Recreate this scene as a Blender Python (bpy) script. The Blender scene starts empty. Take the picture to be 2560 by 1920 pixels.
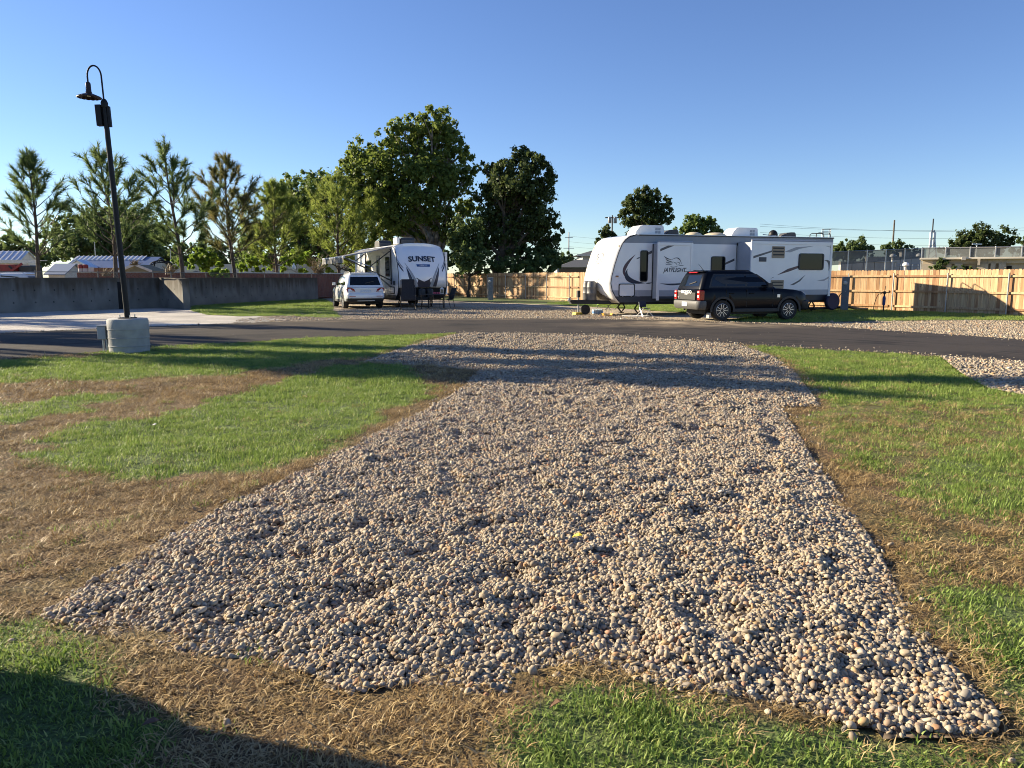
import bpy, bmesh, math, random
import numpy as np
from mathutils import Vector, Matrix
R = math.radians
rnd = random.Random(7); NP = np.random.default_rng(7)
sc = bpy.context.scene
COL = sc.collection
# ---------------------------------------------------------------- camera, sky, sun, exposure
CAMH, FPX, YH = 1.5, 1850.0, 694.0
PITCH = math.atan((960 - YH) / FPX)
cam = bpy.data.objects.new('camera', bpy.data.cameras.new('camera'))
COL.objects.link(cam); sc.camera = cam
cam.location = (0, 0, CAMH); cam.rotation_euler = (R(90) - PITCH, 0, 0)
cam.data.sensor_fit = 'HORIZONTAL'; cam.data.sensor_width = 36; cam.data.lens = 36 * FPX / 2560
cam.data.clip_start = 0.05; cam.data.clip_end = 6000
SUN_AZ, SUN_EL = R(71), R(21)          # azimuth measured to the left of the view direction
SUNV = Vector((-math.sin(SUN_AZ) * math.cos(SUN_EL), math.cos(SUN_AZ) * math.cos(SUN_EL), math.sin(SUN_EL)))
world = bpy.data.worlds.new('World'); sc.world = world; world.use_nodes = True
wn = world.node_tree.nodes; wl = world.node_tree.links
sky = wn.new('ShaderNodeTexSky'); sky.sky_type = 'NISHITA'; sky.sun_disc = False
sky.sun_elevation = SUN_EL; sky.sun_rotation = -SUN_AZ
sky.altitude = 600; sky.air_density = 1.0; sky.dust_density = 0.1; sky.ozone_density = 4.0
hsv = wn.new('ShaderNodeHueSaturation'); hsv.inputs['Saturation'].default_value = 1.06; hsv.inputs['Hue'].default_value = 0.512
wl.new(sky.outputs[0], hsv.inputs['Color']); wl.new(hsv.outputs[0], wn['Background'].inputs[0]); wn['Background'].inputs[1].default_value = 0.066
sun = bpy.data.objects.new('sun', bpy.data.lights.new('sun', 'SUN')); COL.objects.link(sun)
sun.data.energy = 5.0; sun.data.angle = R(0.5); sun.data.color = (1.0, 0.855, 0.62)
sun.rotation_euler = (-SUNV).to_track_quat('-Z', 'Y').to_euler()
sc.view_settings.view_transform = 'Standard'; sc.view_settings.look = 'None'
sc.view_settings.exposure = 1.42; sc.view_settings.gamma = 1.0
sc.cycles.filter_width = 1.0; sc.cycles.max_bounces = 6; sc.cycles.transparent_max_bounces = 12
# ---------------------------------------------------------------- pixels of the photograph to places
_c, _s = math.cos(PITCH), math.sin(PITCH)
def ray(x, y):
    u = (x - 1280) / FPX; v = -(y - 960) / FPX
    return Vector((u, _c + v * _s, -_s + v * _c))
def G(x, y, z=0.0):                       # where the ray meets the ground
    d = ray(x, y); t = (z - CAMH) / d.z
    return Vector((d.x * t, d.y * t, z))
def at(x, y, Y):                          # the point of the ray at a known distance
    d = ray(x, y); t = Y / d.y
    return Vector((d.x * t, Y, CAMH + d.z * t))
def plane_hit(x, y, p, n):
    d = ray(x, y); o = Vector((0, 0, CAMH))
    return o + d * ((p - o).dot(n) / d.dot(n))
# ---------------------------------------------------------------- noise
_perm = np.random.default_rng(3).random((256, 256))
def vnoise(x, y):
    x = np.asarray(x, float); y = np.asarray(y, float)
    xi = np.floor(x).astype(int); yi = np.floor(y).astype(int)
    fx = x - xi; fy = y - yi
    fx = fx * fx * (3 - 2 * fx); fy = fy * fy * (3 - 2 * fy)
    a = _perm[xi % 256, yi % 256]; b = _perm[(xi + 1) % 256, yi % 256]
    c = _perm[xi % 256, (yi + 1) % 256]; d = _perm[(xi + 1) % 256, (yi + 1) % 256]
    return (a * (1 - fx) + b * fx) * (1 - fy) + (c * (1 - fx) + d * fx) * fy
def fbm(x, y, o=3):
    s = 0; a = 1; t = 0
    for i in range(o):
        s = s + a * vnoise(x * 2 ** i + 17.3 * i, y * 2 ** i + 5.1 * i); t += a; a *= .5
    return s / t
def inpoly(px, py, poly):
    px = np.asarray(px, float); py = np.asarray(py, float)
    r = np.zeros(px.shape, bool); n = len(poly)
    for i in range(n):
        x0, y0 = poly[i][0], poly[i][1]; x1, y1 = poly[(i + 1) % n][0], poly[(i + 1) % n][1]
        if y0 == y1: continue
        c = ((y0 > py) != (y1 > py)) & (px < (x1 - x0) * (py - y0) / (y1 - y0) + x0)
        r ^= c
    return r
def topx(x, y, z=0.0):                    # world (arrays) to photo pixels
    zz = z - CAMH; zc = y * _c - zz * _s; yc = y * _s + zz * _c
    zc = np.maximum(zc, 1e-3)
    return 1280 + FPX * x / zc, 960 - FPX * yc / zc
# ---------------------------------------------------------------- materials
MATS = {}
def mat(name, col, col2=None, scale=6.0, rough=0.6, metal=0.0, bump=0.0, bscale=40.0, coat=0.0,
        stretch=None, spec=None, trans=0.0, alpha=None, detail=4.0, lo=0.35, hi=0.65, rnd_amt=0.0):
    if name in MATS: return MATS[name]
    m = bpy.data.materials.new(name); m.use_nodes = True; MATS[name] = m
    N = m.node_tree.nodes; L = m.node_tree.links; b = N['Principled BSDF']
    b.inputs['Base Color'].default_value = (*col, 1); b.inputs['Roughness'].default_value = rough
    b.inputs['Metallic'].default_value = metal; b.inputs['Coat Weight'].default_value = coat
    if spec is not None: b.inputs['Specular IOR Level'].default_value = spec
    if coat: b.inputs['Coat Roughness'].default_value = 0.05
    tc = N.new('ShaderNodeTexCoord'); vec = tc.outputs['Object']
    if stretch:
        mp = N.new('ShaderNodeMapping'); mp.inputs['Scale'].default_value = stretch
        L.new(vec, mp.inputs[0]); vec = mp.outputs[0]
    out = None
    if col2 is not None:
        nz = N.new('ShaderNodeTexNoise'); nz.inputs['Scale'].default_value = scale; nz.inputs['Detail'].default_value = detail
        L.new(vec, nz.inputs['Vector'])
        mr = N.new('ShaderNodeMapRange'); mr.inputs[1].default_value = lo; mr.inputs[2].default_value = hi
        L.new(nz.outputs['Fac'], mr.inputs[0])
        mx = N.new('ShaderNodeMix'); mx.data_type = 'RGBA'
        mx.inputs['A'].default_value = (*col, 1); mx.inputs['B'].default_value = (*col2, 1)
        L.new(mr.outputs[0], mx.inputs['Factor']); out = mx.outputs['Result']
    if rnd_amt:
        oi = N.new('ShaderNodeObjectInfo'); hs = N.new('ShaderNodeHueSaturation')
        ml = N.new('ShaderNodeMapRange'); ml.inputs[3].default_value = 1 - rnd_amt; ml.inputs[4].default_value = 1 + rnd_amt
        L.new(oi.outputs['Random'], ml.inputs[0]); L.new(ml.outputs[0], hs.inputs['Value'])
        if out: L.new(out, hs.inputs['Color'])
        else: hs.inputs['Color'].default_value = (*col, 1)
        out = hs.outputs[0]
    if out: L.new(out, b.inputs['Base Color'])
    if bump:
        nb = N.new('ShaderNodeTexNoise'); nb.inputs['Scale'].default_value = bscale; nb.inputs['Detail'].default_value = 5
        L.new(vec, nb.inputs['Vector']); bp = N.new('ShaderNodeBump'); bp.inputs['Strength'].default_value = bump
        bp.inputs['Distance'].default_value = 0.02
        L.new(nb.outputs['Fac'], bp.inputs['Height']); L.new(bp.outputs[0], b.inputs['Normal'])
    if trans:
        o = N['Material Output']; tr = N.new('ShaderNodeBsdfTranslucent'); ms = N.new('ShaderNodeMixShader')
        ms.inputs[0].default_value = trans
        if out: L.new(out, tr.inputs[0])
        else: tr.inputs[0].default_value = (*col, 1)
        L.new(b.outputs[0], ms.inputs[1]); L.new(tr.outputs[0], ms.inputs[2]); L.new(ms.outputs[0], o.inputs[0])
    if alpha is not None: b.inputs['Alpha'].default_value = alpha
    return m
# ---------------------------------------------------------------- mesh building
class MB:
    def __init__(s): s.v = []; s.f = []
    def add(s, vs, fs):
        o = len(s.v); s.v += [tuple(p) for p in vs]; s.f += [tuple(i + o for i in q) for q in fs]; return s
    def box(s, x0, x1, y0, y1, z0, z1):
        vs = [(x, y, z) for z in (z0, z1) for y in (y0, y1) for x in (x0, x1)]
        return s.add(vs, [(0, 2, 3, 1), (4, 5, 7, 6), (0, 1, 5, 4), (2, 6, 7, 3), (0, 4, 6, 2), (1, 3, 7, 5)])
    def bar(s, p, q, w, h, up=(0, 0, 1)):            # a rectangular bar between two points
        p = Vector(p); q = Vector(q); d = (q - p).normalized(); up = Vector(up)
        if abs(d.dot(up)) > .98: up = Vector((1, 0, 0))
        a = d.cross(up).normalized() * w / 2; b = a.cross(d).normalized() * h / 2
        vs = [p - a - b, p + a - b, p + a + b, p - a + b, q - a - b, q + a - b, q + a + b, q - a + b]
        return s.add(vs, [(0, 1, 2, 3), (7, 6, 5, 4), (0, 4, 5, 1), (1, 5, 6, 2), (2, 6, 7, 3), (3, 7, 4, 0)])
    def tube(s, pts, r, n=8, cap=True):
        pts = [Vector(p) for p in pts]; k = len(pts)
        rs = r if isinstance(r, (list, tuple)) else [r] * k
        o = len(s.v); ref = None
        for i, p in enumerate(pts):
            d = (pts[min(i + 1, k - 1)] - pts[max(i - 1, 0)]).normalized()
            if ref is None: ref = d.cross(Vector((0, 0, 1)) if abs(d.z) < .9 else Vector((1, 0, 0)))
            a = (ref - d * ref.dot(d)).normalized(); b = d.cross(a).normalized(); ref = a
            for j in range(n):
                t = 2 * math.pi * j / n
                s.v.append(tuple(p + (a * math.cos(t) + b * math.sin(t)) * rs[i]))
        for i in range(k - 1):
            for j in range(n):
                j2 = (j + 1) % n
                s.f.append((o + i * n + j, o + i * n + j2, o + (i + 1) * n + j2, o + (i + 1) * n + j))
        if cap:
            s.f.append(tuple(o + j for j in reversed(range(n)))); s.f.append(tuple(o + (k - 1) * n + j for j in range(n)))
        return s
    def lathe(s, prof, n=24, c=(0, 0, 0), axis='z', cap=True, a0=0.0, wave=None):
        o = len(s.v); k = len(prof)
        for (r, z) in prof:
            for j in range(n):
                t = a0 + 2 * math.pi * j / n
                x, y = r * math.cos(t), r * math.sin(t); zz = z
                if axis == 'z': p = (x, y, zz)
                elif axis == 'y': p = (x, zz, y)
                else: p = (zz, x, y)
                s.v.append((p[0] + c[0], p[1] + c[1], p[2] + c[2]))
        for i in range(k - 1):
            for j in range(n):
                j2 = (j + 1) % n
                s.f.append((o + i * n + j, o + i * n + j2, o + (i + 1) * n + j2, o + (i + 1) * n + j))
        if cap:
            s.f.append(tuple(o + j for j in reversed(range(n)))); s.f.append(tuple(o + (k - 1) * n + j for j in range(n)))
        return s
    def prism(s, poly, fn0, fn1):                     # polygon pushed from fn0(p) to fn1(p)
        n = len(poly)
        vs = [fn0(*p) for p in poly] + [fn1(*p) for p in poly]
        fs = [tuple(range(n - 1, -1, -1)), tuple(range(n, 2 * n))]
        fs += [(i, (i + 1) % n, n + (i + 1) % n, n + i) for i in range(n)]
        return s.add(vs, fs)
    def loft(s, rings, cap=True):
        n = len(rings[0]); o = len(s.v); k = len(rings)
        for r in rings: s.v += [tuple(p) for p in r]
        for i in range(k - 1):
            for j in range(n):
                j2 = (j + 1) % n
                s.f.append((o + i * n + j, o + i * n + j2, o + (i + 1) * n + j2, o + (i + 1) * n + j))
        if cap:
            s.f.append(tuple(o + j for j in reversed(range(n)))); s.f.append(tuple(o + (k - 1) * n + j for j in range(n)))
        return s
    def strip(s, a, b, th):                           # two polylines joined and thickened along normal th
        n = len(a); th = Vector(th)
        A = [Vector(p) for p in a]; B = [Vector(p) for p in b]
        vs = A + B + [p + th for p in A] + [p + th for p in B]
        fs = []
        for i in range(n - 1):
            fs += [(i, i + 1, n + i + 1, n + i), (2 * n + i, 3 * n + i, 3 * n + i + 1, 2 * n + i + 1),
                   (i, 2 * n + i, 2 * n + i + 1, i + 1), (n + i, n + i + 1, 3 * n + i + 1, 3 * n + i)]
        fs += [(0, n, 3 * n, 2 * n), (n - 1, 3 * n - 1, 4 * n - 1, 2 * n - 1)]
        return s.add(vs, fs)
    def build(s, name, m, parent=None, smooth=False, bevel=0.0, loc=None, fix=True):
        me = bpy.data.meshes.new(name); me.from_pydata(s.v, [], s.f)
        if fix:
            bm = bmesh.new(); bm.from_mesh(me); bmesh.ops.recalc_face_normals(bm, faces=bm.faces); bm.to_mesh(me); bm.free()
        o = bpy.data.objects.new(name, me); COL.objects.link(o)
        if m: me.materials.append(m)
        if smooth:
            me.polygons.foreach_set('use_smooth', [True] * len(me.polygons))
            if smooth != 'full': me.set_sharp_from_angle(angle=R(38))
        if bevel:
            b = o.modifiers.new('bevel', 'BEVEL'); b.width = bevel; b.segments = 2; b.limit_method = 'ANGLE'; b.angle_limit = R(40)
        if parent: o.parent = parent
        if loc: o.location = loc
        return o
def tag(o, label, cat, group=None, kind=None):
    o['label'] = label; o['category'] = cat
    if group: o['group'] = group
    if kind: o['kind'] = kind
    return o
def struct(o): o['kind'] = 'structure'; return o
def thing(name, label, cat, loc=(0, 0, 0), rz=0.0, group=None):
    o = bpy.data.objects.new(name, None); COL.objects.link(o); o.empty_display_size = .2
    o.location = loc; o.rotation_euler = (0, 0, rz)
    return tag(o, label, cat, group)
def copy_tree(o, parent=None):
    c = o.copy(); COL.objects.link(c); c.parent = parent
    for ch in list(o.children): copy_tree(ch, c)
    return c
def quickmesh(name, V, F, m, parent=None):            # big numpy meshes of quads or triangles
    V = np.asarray(V, np.float32); F = np.asarray(F, np.int32); k = F.shape[1]
    me = bpy.data.meshes.new(name); me.vertices.add(len(V)); me.vertices.foreach_set('co', V.ravel())
    me.loops.add(F.size); me.loops.foreach_set('vertex_index', F.ravel())
    me.polygons.add(len(F)); me.polygons.foreach_set('loop_start', np.arange(0, F.size, k, dtype=np.int32))
    me.update(calc_edges=True); me.validate()
    me.materials.append(m); o = bpy.data.objects.new(name, me); COL.objects.link(o)
    if parent: o.parent = parent
    return o
_fontcache = {}
def text_mesh(txt, size, m, name, parent, fn, depth=0.004, shear=0.0, xs=1.0, bold=0.0, res=3):
    cu = bpy.data.curves.new('t', 'FONT'); cu.body = txt; cu.size = size; cu.align_x = 'CENTER'; cu.shear = shear
    cu.extrude = depth / 2; cu.offset = bold; cu.resolution_u = res
    ob = bpy.data.objects.new('t', cu); COL.objects.link(ob)
    me = bpy.data.meshes.new_from_object(ob.evaluated_get(bpy.context.evaluated_depsgraph_get()))
    bpy.data.objects.remove(ob); bpy.data.curves.remove(cu)
    for v in me.vertices: v.co = fn(v.co.x * xs, v.co.y, v.co.z)
    o = bpy.data.objects.new(name, me); COL.objects.link(o); me.materials.clear(); me.materials.append(m)
    o.parent = parent
    return o
# ================================================================ ground, road, pads, lawns
def sheet(name, poly, z, m, res=None, zf=None):
    bm = bmesh.new()
    vs = [bm.verts.new((p[0], p[1], z)) for p in poly]
    f = bm.faces.new(vs); bmesh.ops.recalc_face_normals(bm, faces=bm.faces)
    if f.normal.z < 0: f.normal_flip()
    bmesh.ops.triangulate(bm, faces=bm.faces)
    me = bpy.data.meshes.new(name); bm.to_mesh(me); bm.free()
    me.materials.append(m); o = bpy.data.objects.new(name, me); COL.objects.link(o)
    return struct(o)
def smooth_line(pts, n=6):                            # Catmull-Rom
    P = [Vector((p[0], p[1], 0)) for p in pts]; P = [2 * P[0] - P[1]] + P + [2 * P[-1] - P[-2]]
    out = []
    for i in range(1, len(P) - 2):
        for k in range(n):
            t = k / n; a, b, c, d = P[i - 1:i + 3]
            q = .5 * ((2 * b) + (c - a) * t + (2 * a - 5 * b + 4 * c - d) * t * t + (3 * b - a - 3 * c + d) * t ** 3)
            out.append((q.x, q.y))
    out.append((P[-2].x, P[-2].y)); return out
def gp(pts): return [(G(x, y).x, G(x, y).y) for x, y in pts]

# --- materials with more to them
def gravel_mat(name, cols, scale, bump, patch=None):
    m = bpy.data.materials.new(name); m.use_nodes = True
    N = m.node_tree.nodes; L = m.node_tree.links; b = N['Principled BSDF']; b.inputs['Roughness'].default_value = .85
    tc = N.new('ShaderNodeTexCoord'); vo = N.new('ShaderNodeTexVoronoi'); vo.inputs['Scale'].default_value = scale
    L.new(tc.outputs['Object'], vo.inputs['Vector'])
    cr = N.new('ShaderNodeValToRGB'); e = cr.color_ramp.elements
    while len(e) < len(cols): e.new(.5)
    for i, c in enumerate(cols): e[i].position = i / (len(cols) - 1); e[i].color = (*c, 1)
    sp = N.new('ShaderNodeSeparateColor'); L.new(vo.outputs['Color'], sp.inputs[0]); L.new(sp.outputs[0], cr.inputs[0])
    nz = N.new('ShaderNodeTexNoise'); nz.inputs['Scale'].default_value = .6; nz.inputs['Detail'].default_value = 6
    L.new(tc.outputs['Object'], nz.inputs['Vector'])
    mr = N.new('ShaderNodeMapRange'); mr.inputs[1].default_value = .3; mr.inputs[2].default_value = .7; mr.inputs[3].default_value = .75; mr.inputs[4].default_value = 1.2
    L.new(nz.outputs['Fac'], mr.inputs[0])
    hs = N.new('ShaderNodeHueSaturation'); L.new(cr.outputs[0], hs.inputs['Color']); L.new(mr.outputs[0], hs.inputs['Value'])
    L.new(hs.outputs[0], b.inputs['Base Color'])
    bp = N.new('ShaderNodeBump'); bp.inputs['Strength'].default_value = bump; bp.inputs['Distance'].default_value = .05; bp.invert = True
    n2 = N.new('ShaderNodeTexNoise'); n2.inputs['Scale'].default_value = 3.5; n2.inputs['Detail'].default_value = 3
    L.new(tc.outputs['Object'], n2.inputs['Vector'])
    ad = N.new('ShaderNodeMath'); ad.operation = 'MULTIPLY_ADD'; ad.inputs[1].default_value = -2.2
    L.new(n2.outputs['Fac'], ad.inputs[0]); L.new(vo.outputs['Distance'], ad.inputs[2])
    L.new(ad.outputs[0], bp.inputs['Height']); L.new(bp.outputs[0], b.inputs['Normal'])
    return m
PEB = [(.32, .25, .165), (.50, .40, .27), (.22, .175, .13), (.56, .46, .325), (.40, .31, .205), (.28, .24, .19), (.58, .49, .37)]
M_gravel = gravel_mat('river_gravel', PEB, 16, 1.0)
M_bed = gravel_mat('gravel_bed', [(.07, .053, .037), (.15, .11, .072), (.09, .07, .05)], 26, .8)  # bed coloured dark so the gaps between pebbles read as deep shade
M_lime = gravel_mat('crushed_limestone', [(.40, .375, .33), (.50, .465, .41), (.33, .31, .285)], 22, .35)
M_ground = mat('field_ground', (.07, .10, .03), (.16, .13, .06), scale=.35, rough=.95, bump=.4, bscale=6)
M_yard = mat('yard_dirt', (.25, .21, .16), (.12, .13, .06), scale=.3, rough=.95, bump=.4, bscale=5)
M_fargrass = mat('far_grass', (.075, .14, .028), (.15, .15, .045), scale=.9, rough=.95, bump=.9, bscale=14, detail=8)

def asphalt_mat():
    m = bpy.data.materials.new('asphalt'); m.use_nodes = True
    N = m.node_tree.nodes; L = m.node_tree.links; b = N['Principled BSDF']; b.inputs['Roughness'].default_value = .85; b.inputs['Specular IOR Level'].default_value = .2
    tc = N.new('ShaderNodeTexCoord')
    uv = N.new('ShaderNodeUVMap'); uv.uv_map = 'along'
    mp = N.new('ShaderNodeMapping'); mp.inputs['Scale'].default_value = (.12, 5.0, 1); L.new(uv.outputs[0], mp.inputs[0])
    n1 = N.new('ShaderNodeTexNoise'); n1.inputs['Scale'].default_value = 1.5; n1.inputs['Detail'].default_value = 5; L.new(mp.outputs[0], n1.inputs['Vector'])
    n2 = N.new('ShaderNodeTexNoise'); n2.inputs['Scale'].default_value = .5; n2.inputs['Detail'].default_value = 6; L.new(tc.outputs['Object'], n2.inputs['Vector'])
    ad = N.new('ShaderNodeMath'); ad.operation = 'ADD'; L.new(n1.outputs['Fac'], ad.inputs[0]); L.new(n2.outputs['Fac'], ad.inputs[1])
    cr = N.new('ShaderNodeValToRGB'); e = cr.color_ramp.elements
    e[0].position = .78; e[0].color = (.016, .0145, .0135, 1); e[1].position = 1.28; e[1].color = (.050, .042, .035, 1)
    L.new(ad.outputs[0], cr.inputs[0])
    at_ = N.new('ShaderNodeAttribute'); at_.attribute_name = 'dust'
    n3 = N.new('ShaderNodeTexNoise'); n3.inputs['Scale'].default_value = 1.6; n3.inputs['Detail'].default_value = 7; L.new(tc.outputs['Object'], n3.inputs['Vector'])
    mr = N.new('ShaderNodeMapRange'); mr.inputs[1].default_value = .32; mr.inputs[2].default_value = .66; L.new(n3.outputs['Fac'], mr.inputs[0])
    mu = N.new('ShaderNodeMath'); mu.operation = 'MULTIPLY'; L.new(mr.outputs[0], mu.inputs[0]); L.new(at_.outputs['Fac'], mu.inputs[1])
    mx = N.new('ShaderNodeMix'); mx.data_type = 'RGBA'; mx.inputs['B'].default_value = (.42, .33, .22, 1)
    L.new(mu.outputs[0], mx.inputs['Factor']); L.new(cr.outputs[0], mx.inputs['A'])
    # pale specks of stray stone
    v = N.new('ShaderNodeTexVoronoi'); v.inputs['Scale'].default_value = 2.2; L.new(tc.outputs['Object'], v.inputs['Vector'])
    lt = N.new('ShaderNodeMath'); lt.operation = 'LESS_THAN'; lt.inputs[1].default_value = .035; L.new(v.outputs['Distance'], lt.inputs[0])
    m2 = N.new('ShaderNodeMix'); m2.data_type = 'RGBA'; m2.inputs['B'].default_value = (.4, .36, .3, 1)
    L.new(lt.outputs[0], m2.inputs['Factor']); L.new(mx.outputs['Result'], m2.inputs['A'])
    L.new(m2.outputs['Result'], b.inputs['Base Color'])
    nb = N.new('ShaderNodeTexNoise'); nb.inputs['Scale'].default_value = 120; L.new(tc.outputs['Object'], nb.inputs['Vector'])
    bp = N.new('ShaderNodeBump'); bp.inputs['Strength'].default_value = .35; bp.inputs['Distance'].default_value = .01
    L.new(nb.outputs['Fac'], bp.inputs['Height']); L.new(bp.outputs[0], b.inputs['Normal'])
    return m
M_asphalt = asphalt_mat()

# --- the big ground sheet
S = 1500
struct(MB().add([(-S, -S, -.06), (S, -S, -.06), (S, S, -.06), (-S, S, -.06)], [(0, 1, 2, 3)]).build('ground', M_ground))

ROAD_FAR = smooth_line([(-24, 2), (-22, 8), (-18.5, 14.5), (-13.96, 20.16), (-9.04, 24.5), (-4.12, 27.1), (1.77, 27.28), (5.89, 26.0), (9.17, 23.4), (12.43, 17.94), (14.8, 11), (16, 3)])
ROAD_NEAR = smooth_line([(-14.5, 1), (-13.4, 6), (-11.8, 10.2), (-9.42, 13.53), (-7.58, 15.88), (-4.82, 18.4), (-1.55, 19.85), (2.28, 19.0), (5.23, 16.25), (8.18, 13.85), (9.6, 10.5), (10.6, 3)])
def road():
    n = 12; V = []; F = []; k = len(ROAD_FAR); k2 = len(ROAD_NEAR)
    K = 120; U = []
    def samp(P, t):
        f = t * (len(P) - 1); i = min(int(f), len(P) - 2); a = f - i
        return (P[i][0] * (1 - a) + P[i + 1][0] * a, P[i][1] * (1 - a) + P[i + 1][1] * a)
    s = 0; last = None
    for i in range(K):
        t = i / (K - 1); a = samp(ROAD_NEAR, t); b = samp(ROAD_FAR, t)
        mid = ((a[0] + b[0]) / 2, (a[1] + b[1]) / 2)
        if last: s += math.dist(mid, last)
        last = mid
        for j in range(n):
            q = j / (n - 1); edge = .035 * (rnd.random() - .5) if j in (0, n - 1) else 0
            V.append((a[0] * (1 - q) + b[0] * q + edge, a[1] * (1 - q) + b[1] * q + edge, .012 + .035 * (1 - (2 * q - 1) ** 2)))
            U.append((s, q * 7))
    for i in range(K - 1):
        for j in range(n - 1): F.append((i * n + j, i * n + j + 1, (i + 1) * n + j + 1, (i + 1) * n + j))
    o = MB().add(V, F).build('road', M_asphalt)
    me = o.data; uvl = me.uv_layers.new(name='along')
    for l in me.loops: uvl.data[l.index].uv = U[l.vertex_index]
    d = me.attributes.new('dust', 'FLOAT', 'POINT')
    arr = np.array([(v.co.x, v.co.y) for v in me.vertices]); w = np.zeros(len(arr))
    for cx, cy, rx, ry, a in [(5.3, 24.5, 1.3, 1.3, 1.3), (6.9, 24.2, .9, 1.1, 1.2), (6.2, 23.2, 4, 1.6, .6), (1, 26.8, 6, .35, .5), (-6.5, 25.4, 3, .8, .35), (-9.5, 22.5, 3.5, 1.6, .25)]:
        w = np.maximum(w, a * np.clip(1.25 - np.hypot((arr[:, 0] - cx) / rx, (arr[:, 1] - cy) / ry), 0, 1))
    d.data.foreach_set('value', w.astype(np.float32))
    for p in me.polygons: p.use_smooth = True
    if me.polygons[0].normal.z < 0: me.flip_normals()
    return struct(o)
road()

# fence line, used by several things
FENCE = [(-6.0, 62.8), (4.3, 48.2), (10.8, 41.4), (17.55, 34.7), (20.6, 29.7), (23.8, 24.4)]
WALL_A, WALL_B = (-30.0, 19.4), (-17.75, 37.5)
STUB_C = (-15.55, 35.2)
WALL_D, WALL_E = (-17.6, 39.3), (-13.7, 52.6)
sheet('gravel_yard', [(-9.6, 24.0), (-4.12, 26.9), (1.77, 27.0), (5.89, 25.7), (9.17, 23.1), (12.2, 17.9), (14.6, 11), (16, 3), (40, 3), (40, 26), (23.6, 24.6), (20.5, 29.8), (17.5, 34.8), (4.3, 48.3), (-6.0, 62.9), (-14, 62), (-13.6, 40), (-16, 33), (-12, 28)], -.012, M_gravel)
sheet('limestone_yard', [(-40, -4), (-22, 2), (-21.6, 8), (-18.2, 14.5), (-13.7, 20.0), (-8.9, 24.3), (-8.2, 27.0), (-11, 30.5), (-13.2, 33), (-14.9, 34.9), (-17.9, 37.6), (-31, 19), (-45, 2)], -.004, M_lime)
sheet('grass_verge', gp([(478, 776), (520, 787), (600, 791), (700, 789), (810, 794), (850, 795), (830, 775), (833, 758), (815, 748), (800, 746), (482, 765)]), .004, M_fargrass)
o_ = .3
sheet('fence_lawn', [(-5.8, 62.4), (4.1, 48.0), (10.6, 41.2), (17.3, 34.6), (20.4, 29.6), (24, 23.6), (20.5, 25.6), (17, 26.6), (13.5, 26.2), (9.5, 24.9), (7.4, 25.5), (9, 28.5), (7, 33.2), (3.4, 40), (.5, 44), (-3.5, 48), (-5.5, 52)], .003, M_fargrass)
# raised ground behind the concrete wall, and beyond the fences
struct(MB().add([(WALL_A[0] - 8, WALL_A[1] - 11, .1), (WALL_A[0] + .1, WALL_A[1] + .1, .1), (WALL_B[0] - .1, WALL_B[1] + .1, .1), (WALL_D[0] - .1, WALL_D[1], .1), (WALL_E[0] - .1, WALL_E[1], .1), (-13, 64, .1), (60, 170, .1), (-300, 250, .1), (-300, -20, .1)],
     [tuple(range(9))]).build('yard_terrace', M_yard))

# --- gravel pad
PAD = gp([(98, 1544), (195, 1592), (317, 1609), (439, 1641), (651, 1653), (793, 1694), (875, 1735), (900, 1725), (1083, 1713), (1185, 1741), (1225, 1757), (1266, 1741), (1286, 1692), (1408, 1668), (1510, 1676), (1592, 1705), (1673, 1729), (1795, 1741), (1914, 1754), (2030, 1777), (2108, 1804), (2225, 1835), (2361, 1839), (2485, 1835), (2501, 1789), (2439, 1734), (2361, 1641), (2283, 1555), (2225, 1439), (2164, 1331), (2100, 1240), (2037, 1157), (1985, 1070), (1950, 1018), (2050, 1017), (1990, 935), (1940, 895)]) + \
      [(5.05, 16.45), (3.9, 17.75), (2.28, 19.05), (.4, 19.75), (-1.4, 19.9)] + gp([(1060, 855), (985, 880), (925, 900), (905, 908), (1050, 915), (1192, 928), (1160, 970), (1063, 1028), (922, 1093), (760, 1174), (570, 1266), (390, 1364), (220, 1462)])
SIDEPAD = [(8.1, 14.0), (9.0, 13.1), (9.8, 10.4), (10.5, 5)] + [(7.6, 5.5)] + gp([(2560, 992), (2470, 975), (2400, 935), (2365, 905)])
def edge_dist(px, py, poly):
    px = np.asarray(px); py = np.asarray(py); d = np.full(px.shape, 1e9)
    n = len(poly)
    for i in range(n):
        ax, ay = poly[i]; bx, by = poly[(i + 1) % n]; vx, vy = bx - ax, by - ay; l2 = vx * vx + vy * vy + 1e-9
        t = np.clip(((px - ax) * vx + (py - ay) * vy) / l2, 0, 1)
        d = np.minimum(d, np.hypot(px - ax - t * vx, py - ay - t * vy))
    return d
def pad_h(x, y, ed):                                  # mounded, rutted surface of the gravel
    base = np.clip(ed / .35, 0, 1) * .032
    n = (fbm(x * 2.6 + 3, y * 2.6, 3) - .5) * .045 + (fbm(x * 7, y * 7 + 9, 2) - .5) * .055
    pits = np.clip(fbm(x * 4.2 + 40, y * 4.2 + 11, 2) - .68, 0, 1) * -.2
    return base + (n + pits) * np.clip(ed / .25, .2, 1)
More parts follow.
